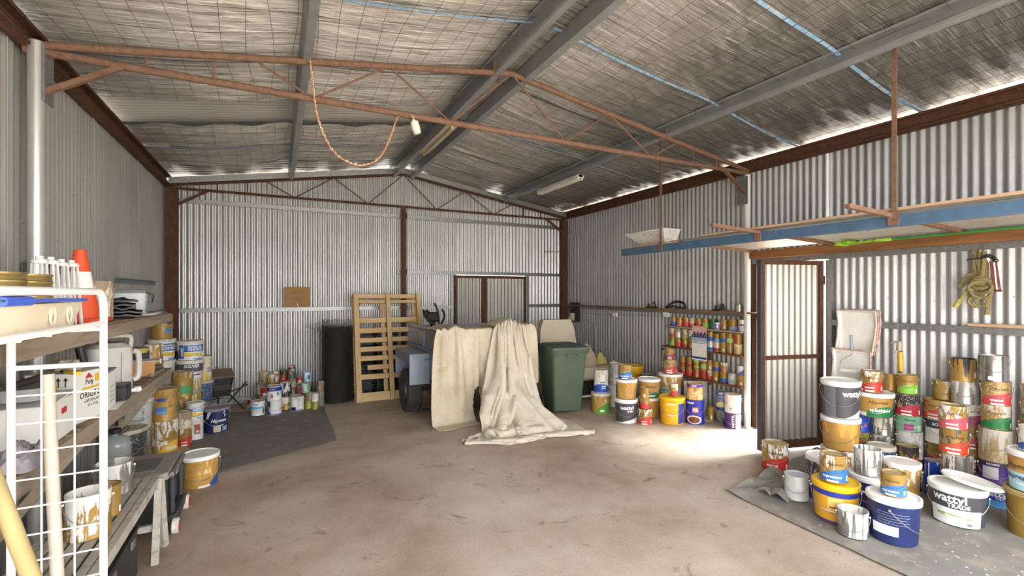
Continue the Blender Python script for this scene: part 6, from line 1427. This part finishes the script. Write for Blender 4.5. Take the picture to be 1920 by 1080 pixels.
for i in range(3): b = MB(); b.slab(lambda u, v: Vector((.2 * (u - .5) + .02 * i, .24 * (v - .5), .003 + .006 * i + .012 * u * u)), 6, 6, (0, 0, -.0015)); b.build('sheet', M_PAPER, o)
ek = thing('cool_box', 'pale grey cool box with grey lid and carry strap on the top shelf', 'cool box', onshelf(243, zt, -1.17), R(8)); M_ESKY = mat('esky_white', '#d6d8d9', .5, 0, .05); M_ESKYL = mat('esky_grey', '#7f8488', .55, 0, .08)
b = MB(); frust(b, 0, .19, (.23, .30), (.25, .33)); b.build('body', M_ESKY, ek)
b = MB(); frust(b, .19, .215, (.27, .35), (.26, .34)); frust(b, .215, .225, (.22, .3), (.2, .28)); b.build('lid', M_ESKYL, ek)
b = MB(); b.bbox((.126, 0, .07), (.012, .20, .09), .004); b.build('side_panel', M_ESKYL, ek)
b = MB(); b.tube(catmull([(.12, -.15, .2), (.16, -.12, .18), (.165, .1, .17), (.15, .14, .1)], 6), .005, 6); b.build('strap', M_BLK, ek)
for (xa, ya, yb, z, lab) in ((-1.45, 4.13, 5.18, 1.945, 'grey steel rail on the left wall behind the cone'), (-1.45, 6.1, 7.83, 1.90, 'long grey steel rail on the left wall above the cool box')):
    b = MB(); b.box((0, 0, 0), (.06, yb - ya, .006)); b.box((-.028, 0, -.025), (.006, yb - ya, .05)); o = b.build('wall_rail', mat('rail_grey', '#70777d', .5, .3, .1), None, loc=(xa, (ya + yb) / 2, z)); tag(o, lab, 'rail')
# lower shelf
jc = thing('jerry_can', 'translucent white plastic jerry can on the lower shelf', 'jerry can', onshelf(200, zl, -1.14), R(28)); M_JC = mat('milky_plastic', '#bdb9b2', .35, 0, .05, 5, dirt='#a39d94', dirt_amt=.35)
b = MB(); frust(b, 0, .34, (.27, .25), (.27, .25)); frust(b, .34, .375, (.27, .25), (.20, .18)); b.build('body', M_JC, jc)
for x in (-.06, .06): b = MB(); b.bbox((x, -.128, .17), (.012, .012, .27), .004); b.build('rib', M_JC, jc)
b = MB(); b.tube(catmull([(.12, -.08, .34), (.125, -.08, .40), (.10, -.08, .425), (-.02, -.08, .42), (-.05, -.08, .37)], 5), .015, 8); b.build('handle', M_JC, jc)
b = MB(); b.tube(catmull([(.13, -.1, .31), (.165, -.1, .28), (.165, -.1, .12), (.13, -.1, .09)], 5), .02, 8); b.build('side_handle', M_JC, jc)
b = MB(); b.lathe([(0, 0), (.034, 0), (.034, .035), (0, .035)], 16); b.build('cap', M_PLAST_W, jc, loc=(-.08, .05, .375))
ob = thing('carton', 'white carton printed ORIGINAL on the lower shelf', 'carton', onshelf(129, zl, -1.10), R(-14)); M_WBOX = mat('white_carton', '#e3e0da', .7, 0, .05, 4, dirt='#c9c4ba', dirt_amt=.25)
W_, D_b, H_ = .24, .30, .29
b = MB(); b.bbox((0, 0, H_ / 2), (W_, D_b, H_), .003); b.build('body', M_WBOX, ob)
fx = -D_b / 2 - .0015; gx_ = W_ / 2 + .0015
for s, y, z, sz, bl in (('ORIGINAL', 0, .15, .05, .012), ('GAP SEALANT', 0, .115, .024, .01), ('20 x 475g', 0, .088, .024, .0), ('Poly', -.03, .225, .042, .02)):
    b = MB(); flat_text(b, s, (gx_, y, z), (0, 1, 0), (0, 0, 1), sz, bl); b.build('lettering', flat('#2c2a2a'), ob, smooth=False)
b = MB(); b.add([(gx_, -.07, .248), (gx_, .0, .248), (gx_, -.035, .28)], [(0, 1, 2)]); b.build('red_roof_mark', flat('#c4342c'), ob)
b = MB(); b.box((gx_, .05, .24), (.001, .06, .045)); b.build('yellow_mark', flat('#eab72c'), ob); b = MB(); b.box((gx_, 0, .19), (.001, .19, .012)); b.build('yellow_bar', flat('#e0b340'), ob)
for x in (.04, .075):
    b = MB(); b.box((x, fx, .235), (.005, .001, .04)); b.add([(x - .012, fx, .25), (x + .012, fx, .25), (x, fx, .27)], [(0, 1, 2)]); b.build('up_arrow', flat('#2c2a2a'), ob)
b = MB(); b.add([(-.09, fx, .20), (-.01, fx, .20), (-.05, fx, .235)], [(0, 1, 2)]); b.build('red_roof_mark', flat('#c4342c'), ob); b = MB(); b.box((.01, fx, .21), (.05, .001, .03)); b.build('yellow_mark', flat('#eab72c'), ob)
b = MB(); flat_text(b, 'L', (.07, fx, .10), (1, 0, 0), (0, 0, 1), .05, .01); b.build('lettering', flat('#2c2a2a'), ob, smooth=False)
o = thing('carton', 'plain white carton behind the ORIGINAL carton', 'carton', onshelf(172, zl, -1.06), R(4)); b = MB(); b.bbox((0, 0, .12), (.2, .22, .24), .003); b.build('body', M_WBOX, o)
for k in range(4): b = MB(); b.box((.1015, .0, .05 + .03 * k), (.001, .12, .003)); b.build('printed_line', flat('#77746e'), o)
b = MB(); b.bbox((0, 0, .245), (.21, .23, .012), .003); b.build('lid', flat('#8c84a8'), o)
o = thing('carton', 'long white carton with torn top at the near end of the lower shelf', 'carton', onshelf(52, zl, -1.12), R(2)); b = MB(); b.bbox((0, 0, .1), (.26, .34, .2), .003); b.build('body', M_WBOX, o)
b = MB(); b.bbox((.0, .0, .205), (.27, .35, .01), .003, Matrix.Rotation(R(4), 3, 'X')); b.build('flap', M_WBOX, o)
b = MB(); b.box((.132, .02, .14), (.001, .07, .03)); b.build('red_mark', flat('#c4342c'), o)
bx = thing('tool_tray', 'clear grey tool tray with green sticker on the white carton', 'tool tray', onshelf(48, zl + .225, -1.12), R(4)); b = MB(); frust(b, 0, .06, (.16, .26), (.18, .28)); b.build('tray', mat('smoky_plastic', '#9a9b9a', .35, 0, .1), bx); b = MB(); b.box((.088, .05, .035), (.004, .05, .025), Matrix.Rotation(R(-8), 3, 'Y')); b.build('sticker', flat('#6fd43c'), bx)
b = MB(); b.tube([(-.03, -.1, .07), (.02, .12, .08)], .02, 8); b.build('dark_tool', M_BOARD, bx)
rag('paint_rag', 'grey stained cloth hanging over the near end of the lower shelf', onshelf(40, zl, -.99) + Vector((.0, 0, .002)), .07, .16, .10, mat('rag_grey', '#99929a', .9, 0, .15, 9, dirt='#b9b4bc', dirt_amt=.4), 2.4)
rag('dust_rag', 'beige cloth draped over the ORIGINAL carton', onshelf(126, zl + .292, -1.12), .08, .10, .05, mat('rag_beige', '#b8ab95', .95, 0, .1, 9), 9.1)
o = thing('utility_knife', 'yellow and black utility knife on the ORIGINAL carton', 'knife', onshelf(136, zl + .292, -1.02), R(40)); b = MB(); b.bbox((0, 0, .012), (.03, .13, .02), .006); b.build('handle', flat('#e6bd1c'), o); b = MB(); b.bbox((0, .08, .012), (.026, .05, .018), .005); b.build('slider', M_BLK, o)
ct = thing('sealant_tube', 'black and yellow sealant cartridge leaning against the jerry can', 'sealant', (0, 0, 0)); p0, p1 = ray(170, 3.20, zl + .03), ray(149, 3.16, 1.38); ax = (p1 - p0).normalized()
b = MB(); b.tube([p0 + ax * .09, p1], .026, 14); b.build('cartridge', flat('#2e2b26'), ct); b = MB(); b.tube([p0 + ax * .14, p0 + ax * .24], .0268, 14); b.build('yellow_print', flat('#d8b43a'), ct); b = MB(); b.tube([p0 + ax * .05, p0 + ax * .09], .02, 12); b.build('shoulder', M_PLAST_WD, ct); b = MB(); b.tube([p0, p0 + ax * .05], [.004, .011], 10); b.build('nozzle', M_PLAST_WD, ct)
def smallbox(name, label, cat, px, X, d_, mt, rz=0, z=zl):
    o = thing(name, label, cat, onshelf(px, z, X), rz); b = MB(); b.bbox((0, 0, d_[2] / 2), d_, .004); b.build('body', mt, o); return o
o = smallbox('plastic_case', 'small black plastic case at the front of the lower shelf', 'case', 220, -1.0, (.13, .2, .1), M_BLK, R(5)); b = MB(); b.bbox((0, 0, .104), (.12, .19, .008), .002); b.build('lid', M_BLK, o)
o = smallbox('cardboard_box', 'small brown cardboard box on the lower shelf', 'cardboard box', 268, -1.08, (.16, .17, .135), M_CARD2, R(14)); b = MB(); b.bbox((.02, 0, .137), (.19, .2, .004), .001); b.build('paper_flap', M_PAPER, o)
o = smallbox('black_tray', 'flat black tool case behind the cardboard box', 'case', 262, -1.2, (.15, .22, .16), M_BLK, R(10)); b = MB(); b.bbox((0, 0, .165), (.15, .22, .012), .004); b.build('lid', M_BOARD, o)
o = thing('sanding_discs', 'stack of yellow sanding discs on the flat black case', 'sanding discs', onshelf(256, zl + .174, -1.2))
for k in range(4): b = MB(); b.lathe([(0, 0), (.085, 0), (.085, .012), (0, .012)], 24); b.build('disc', flat('#c2b84a') if k < 3 else M_OLDT, o, loc=(.004 * k, 0, .0125 * k))
can('gold_w', onshelf(287, zl, -1.14), .085, .22, .2, 'gold tin splashed white at the end of the lower shelf', None)
rag('green_rag', 'bright green scrap beside the splashed tin on the lower shelf', onshelf(296, zl, -1.12), .05, .05, .05, flat('#7cc468'), 4.4, 24)
o = thing('paper_slip', 'pale printed sheet on the front edge of the lower shelf', 'paper', onshelf(228, zl, -.965) + Vector((0, -.18, .002)), R(3)); b = MB(); b.slab(lambda u, v: Vector((.09 * (u - .5), .3 * (v - .5), .003 + .004 * math.sin(3 * v))), 4, 8, (0, 0, -.001)); b.build('sheet', M_PAPER, o)
for k, (px, x, L, rz) in enumerate(((300, -1.04, .45, 0), (302, -.995, .42, -1), (306, -1.085, .28, 3))):
    o = thing('timber_offcut', ('long thin offcut on the lower shelf beside the cardboard box', 'offcut lying nearest the front edge of the lower shelf', 'short offcut against the cardboard box')[k], 'timber', onshelf(px, zl, x) + Vector((0, -.15, 0)), R(rz)); b = MB(); b.bbox((0, 0, .012), (.03, L, .024), .002); b.build('strip', M_OLDT, o)
o = thing('sprayer_tube', 'white plastic nozzle tube in front of the jerry can', 'nozzle', onshelf(236, zl, -1.0), R(-40)); b = MB(); b.tube([(0, -.09, .018), (0, .07, .018)], .014, 10); b.build('tube', M_PLAST_W, o); b = MB(); b.tube([(0, .07, .018), (0, .1, .018)], .022, 10); b.build('collar', M_PLAST_W, o)
# glass demijohn under the shelf
dj = thing('glass_demijohn', 'clear grey demijohn with black cap under the lower shelf', 'demijohn', ray(216, 3.84, .32)); m, nt, N, L, P = nodes('cloudy_glass'); P.inputs['Base Color'].default_value = srgb('#c9cdcc'); P.inputs['Roughness'].default_value = .18; P.inputs['Transmission Weight'].default_value = .55; M_GLASS = m
b = MB(); b.lathe([(0, 0), (.095, 0), (.105, .01), (.105, .14), (.103, .15), (.105, .16), (.105, .19), (.085, .235), (.05, .255), (.034, .262), (.034, .28), (0, .28)], 28); b.build('bottle', M_GLASS, dj)
b = MB(); b.lathe([(0, .275), (.04, .275), (.042, .28), (.042, .312), (0, .315)], 20); b.build('cap', M_BLK, dj)
b = MB(); b.tube(catmull([(.03, -.03, .26), (.07, -.05, .29), (.10, -.05, .32), (.085, -.05, .335), (.05, -.04, .30)], 5), .004, 6); b.build('ring_handle', M_BLK, dj)
o = thing('upturned_drum', 'dusty brown-topped drum carrying the demijohn', 'drum', ray(216, 3.84, 0)); b = MB(); b.lathe([(0, 0), (.12, 0), (.12, .31), (.125, .315), (.12, .32), (0, .32)], 24); b.build('shell', mat('brown_drum', '#6b5a48', .7, 0, .15, 8), o)
# ------------------------------------------------------------------ plank stage with tins
M_PPW = mat('paint_spattered_timber', '#b5ada1', .8, 0, .12, 8, dirt='#8f8375', dirt_amt=.4, bmp=.2)
ps = thing('plank_stage', 'paint-spattered timber plank stage with slatted top', 'plank stage', (-.90, 3.35, 0)); PO = Vector((-.90, 3.35, 0))
def PS(nm, a, b_, w_, h_): m_ = MB(); m_.beam(Vector(a) - PO, Vector(b_) - PO, w_, h_); return m_.build(nm, M_PPW, ps)
ZP = .50
for x in (-.735, -1.065): PS('side_rail', (x, 2.62, ZP - .03), (x, 3.98, ZP - .03), .035, .06)
for i in range(5): PS('top_slat', (-.78 - .06 * i, 2.64, ZP - .01), (-.78 - .06 * i, 3.96, ZP - .01), .042, .018)
for y in (2.63, 3.3, 3.97): PS('cross_rail', (-.75, y, ZP - .04), (-1.05, y, ZP - .04), .035, .04)
for x in (-.72, -1.08):
    for y, dy in ((3.93, .04), (3.93, -.22), (2.72, -.04), (2.72, .22)): PS('leg', (x, y, ZP - .02), (x + (.02 if x > -.9 else -.02), y + dy, .0), .04, .045)
for y in (3.82, 2.83): PS('stretcher', (-.72, y - .0, .2), (-1.08, y, .2), .03, .04)
for x in (-.715, -1.085): PS('stretcher', (x, 3.78, .17), (x, 3.94, .17), .02, .04)
zs = ZP + .0
can('gold_open', ray(166, 2.42, zs), .093, .225, .1, 'gold tin with white drips nearest on the plank stage', 'tins on the plank stage')
can('gold', ray(198, 2.63, zs), .07, .17, .2, 'small gold tin with pale lid in the middle of the plank stage', 'tins on the plank stage')
can('silver_w', ray(214, 2.93, zs), .096, .19, 0, 'open tin coated in white paint at the far end of the plank stage', 'tins on the plank stage')
cs = thing('equipment_case', 'large black case under the plank stage', 'case', (-.90, 3.30, 0)); b = MB(); b.bbox((0, 0, .15), (.26, .66, .28), .015); b.build('shell', M_BLK, cs); b = MB(); b.bbox((0, 0, .295), (.27, .67, .02), .006); b.build('lid', M_BLK, cs)
for s_ in (-1, 1): b = MB(); b.bbox((.137, s_ * .18, .26), (.012, .06, .05), .004); b.build('latch', M_GALV, cs)
# rolling toolbox
M_TBX = mat('toolbox_black', '#39393a', .5, 0, .12, 14, dirt='#8f8d8a', dirt_amt=.22); M_TBL = mat('toolbox_dusty_lid', '#9b938a', .7, 0, .1, 8, dirt='#c2bcb4', dirt_amt=.35)
tb = thing('rolling_toolbox', 'black rolling toolbox with dusty grey lid and red wheels', 'toolbox', (-.93, 4.37, 0))
b = MB(); b.bbox((0, 0, .24), (.44, .54, .34), .02); b.build('body', M_TBX, tb)
b = MB(); frust(b, .41, .455, (.47, .57), (.45, .55)); b.build('lid', M_TBL, tb); b = MB(); b.bbox((.02, -.02, .458), (.24, .3, .012), .004); b.build('lid_tray', mat('tray_recess', '#6f6d6c', .7), tb)
for y in (-.17, .17):
    b = MB(); b.tube([(.24, y, .10), (.24, y, .42)], .017, 10); b.build('handle_tube', M_TBX, tb)
    b = MB(); b.tube([(.24, y, .26), (.24, y, .38)], .024, 10); b.build('tube_sleeve', M_TBX, tb)
b = MB(); b.tube([(.25, -.24, .435), (.25, .22, .435)], .016, 10); b.build('pull_bar', M_GALV, tb)
b = MB(); b.bbox((.245, 0, .10), (.06, .44, .07), .01); b.build('axle_housing', M_TBX, tb)
for y in (-.235, .20):
    w2 = MB(); w2.lathe([(0, -.022), (.045, -.022), (.056, -.015), (.056, .015), (.045, .022), (0, .022)], 20); w2.xf(Matrix.Rotation(R(90), 4, 'Y')); wo = w2.build('wheel', M_PLAST_WD, tb, loc=(.27, y, .057))
    w2 = MB(); w2.lathe([(0, .026), (.034, .026), (.036, .02), (.036, -.02), (0, -.02)], 12); w2.xf(Matrix.Rotation(R(90), 4, 'Y')); w2.build('red_hub', flat('#b8342c'), wo)
for y in (-.1, .1): b = MB(); b.bbox((.228, y, .37), (.012, .07, .07), .004); b.build('clasp', M_TBL, tb)
# ------------------------------------------------------------------ foreground wire rack
M_RACK = mat('white_coated_steel', '#efeeec', .35, 0, .03, 5, dirt='#cfcbc6', dirt_amt=.15)
rk = thing('wire_rack', 'white coated wire rack in the left foreground', 'wire rack', (-.79, 2.0, 0)); KO = Vector((-.79, 2.0, 0))
XR_, XL_, YE, YN = -.645, -.925, 2.5, 1.45
def RK(nm, pts, r_, n=8): b = MB(); b.tube([Vector(p) - KO for p in pts], r_, n); return b.build(nm, M_RACK, rk)
for x in (XR_, XL_):
    pts = [(x, YE, .0), (x, YE, 1.685)] + [(x, YE - .07 + .07 * math.cos(a), 1.685 + .07 * math.sin(a)) for a in [R(15 * i) for i in range(1, 7)]] + [(x, YN + .07, 1.755)] + [(x, YN + .07 - .07 * math.sin(a), 1.685 + .07 * math.cos(a)) for a in [R(15 * i) for i in range(1, 7)]] + [(x, YN, 0)]
    RK('end_hoop', pts, .0135, 12)
    RK('side_rail', [(x, YE, 1.625), (x, YN, 1.625)], .011, 10); RK('side_rail', [(x, YE, .25), (x, YN, .25)], .009, 8)
for y in (YE, YN):
    RK('cross_rail', [(XL_, y, 1.455), (XR_, y, 1.455)], .010, 10); RK('cross_rail', [(XL_, y, 1.60), (XR_, y, 1.60)], .009, 8)
for x in (XL_ + .07, XL_ + .17, XR_ - .07): RK('shelf_wire', [(x, YE, 1.617), (x, YN, 1.617)], .004, 6)
for y in (1.6, 1.8, 2.0, 2.2, 2.4): RK('shelf_wire', [(XL_, y, 1.613), (XR_, y, 1.613)], .004, 6)
for z in (1.345, 1.235, 1.125, 1.015, .905, .795, .69, .585, .48, .37, .26): RK('grid_wire', [(XL_, YE, z), (XR_, YE, z)], .0034, 6)
for x in (XL_ + .09, XL_ + .19): RK('grid_wire', [(x, YE - .005, 1.455), (x, YE - .005, .26)], .0034, 6)
tu = thing('plastic_tub', 'cloudy cream plastic tub on top of the wire rack', 'tub', (-.785, 2.02, 1.628)); M_TUB = mat('cloudy_cream_plastic', '#dccfb4', .35, 0, .08, 3, dirt='#c7b594', dirt_amt=.35)
def shell(b, z0, z1, a, c, t_=.004):
    def ring(w_, d_, z, r_=.035, n=5):
        out = []
        for cx, cy, a0 in ((1, 1, 0), (-1, 1, 90), (-1, -1, 180), (1, -1, 270)):
            for i in range(n): an = R(a0 + 90 * i / (n - 1)); out.append((cx * (w_ / 2 - r_) + r_ * math.cos(an), cy * (d_ / 2 - r_) + r_ * math.sin(an), z))
        return out
    rings = [ring(a[0], a[1], z0), ring(c[0], c[1], z1), ring(c[0] + .02, c[1] + .02, z1), ring(c[0] + .02, c[1] + .02, z1 - .006), ring(c[0] + .004, c[1] + .004, z1 - .006)]
    inner = [ring(c[0] - 2 * t_, c[1] - 2 * t_, z1), ring(a[0] - 2 * t_, a[1] - 2 * t_, z0 + t_)]
    m_ = len(rings[0]); vs = rings[0] + rings[1] + rings[2] + inner[0] + inner[1]
    q = lambda i, j: [(i * m_ + k, i * m_ + (k + 1) % m_, j * m_ + (k + 1) % m_, j * m_ + k) for k in range(m_)]
    b.add(vs, q(0, 1) + q(1, 2) + q(2, 3) + q(3, 4) + [tuple(range(m_ - 1, -1, -1)), tuple(4 * m_ + k for k in range(m_))])
b = MB(); shell(b, 0, .088, (.21, .60), (.25, .66)); b.build('tub_body', M_TUB, tu)
for y in (.05, .19): b = MB(); b.tube([Vector((.114 + .006, y + .02 * math.cos(a), .046 + .03 * math.sin(a))) for a in [2 * math.pi * i / 14 for i in range(14)]], .003, 6, closed=True); b.build('moulded_ring', M_TUB, tu)
sc_ = thing('roller_frame', 'blue handled paint roller lying across the plastic tub', 'paint roller', (-.648, 2.06, 1.714)); M_BLUEPL = flat('#3f5fc4')
b = MB(); b.tube([(0, -.36, .012), (.0, -.2, .012)], .014, 10); b.build('grip', M_BLUEPL, sc_); b = MB(); b.tube([(0, -.2, .012), (0, .25, .01)], .006, 8); b.build('arm', M_BLUEPL, sc_)
b = MB(); b.lathe([(0, 0), (.009, 0), (.009, .004), (0, .004)], 10); b.build('socket', M_BLK, sc_, loc=(0, -.361, .012)); b = MB(); b.bbox((-.02, -.26, .026), (.05, .1, .012), .004, Matrix.Rotation(R(15), 3, 'X')); b.build('scraper', M_TBX, sc_)
o = thing('pale_board', 'thin cream board lying on the blue roller over the tub', 'board', (-.80, 2.06, 1.718)); b = MB(); b.bbox((0, 0, .006), (.16, .78, .012), .003); b.build('panel', mat('cream_board', '#e6dcc8', .5, 0, .04), o)
# poles leaning in the left foreground
po = thing('plastic_pipe', 'cream plastic pipe leaning behind the wire grid', 'pipe', (0, 0, 0)); pA, pB = ray(89, 1.955, 1.41), ray(120, 1.93, 0.0); ax = (pA - pB).normalized()
b = MB(); b.tube([pB + ax * .02, pA], .0225, 14); b.build('shaft', mat('aged_pvc', '#cdc3b2', .5, 0, .06, 6, dirt='#a89c88', dirt_amt=.25), po)
b = MB(); b.tube([pA - ax * .10, pA - ax * .085], .0245, 14); b.build('collar', MATS['aged_pvc'], po); b = MB(); b.lathe([(.0, 0), (.016, 0)], 12); 
b = MB(); b.tube([pA - ax * .002, pA + ax * .0015], .017, 12); b.build('bore_shade', M_BOARD, po)  # dark disc painted for the shade inside the hollow end
o = thing('wooden_handle', 'yellowed wooden handle leaning at the lower left edge', 'pole', (0, 0, 0)); b = MB(); b.tube([ray(285, 1.36, .02), ray(-60, 1.27, 1.42)], .021, 12); b.build('shaft', wood('yellow_handle', '#b3a06c', '#8f7d52', 'z', 3), o)
b = MB(); pe = ray(285, 1.36, .02); b.tube([pe, pe + (ray(-60, 1.27, 1.42) - pe).normalized() * .08], .0225, 12); b.build('ferrule', M_GALV, o)
# black hopper by the back left corner
hp = thing('seed_hopper', 'dusty black hopper with brown lid by the back wall mat', 'hopper', ray(411, 6.95, .004), R(12))
b = MB(); frust(b, .22, .52, (.26, .24), (.36, .30)); b.build('body', M_BLK, hp)
b = MB(); b.bbox((.0, -.02, .545), (.36, .32, .03), .012, Matrix.Rotation(R(14), 3, 'X')); b.build('lid', mat('dusty_brown_lid', '#7c6a56', .8, 0, .12, 8), hp)
b = MB(); b.bbox((.02, -.155, .36), (.22, .02, .09), .008); b.build('front_panel', M_BOARD, hp)
for a_, c_ in (((-.12, -.1, .24), (-.16, -.14, 0)), ((.12, -.1, .24), (.3, -.16, 0)), ((0, .1, .24), (.0, .13, 0))): b = MB(); b.tube([a_, c_], .012, 8); b.build('leg', M_BLK, hp)
for a_, c_ in (((.1, -.1, .12), (.34, -.1, .40)), ((-.1, -.16, .2), (.36, -.12, .36))): b = MB(); b.tube([a_, c_], .013, 8); b.build('strut', M_BOARD, hp)
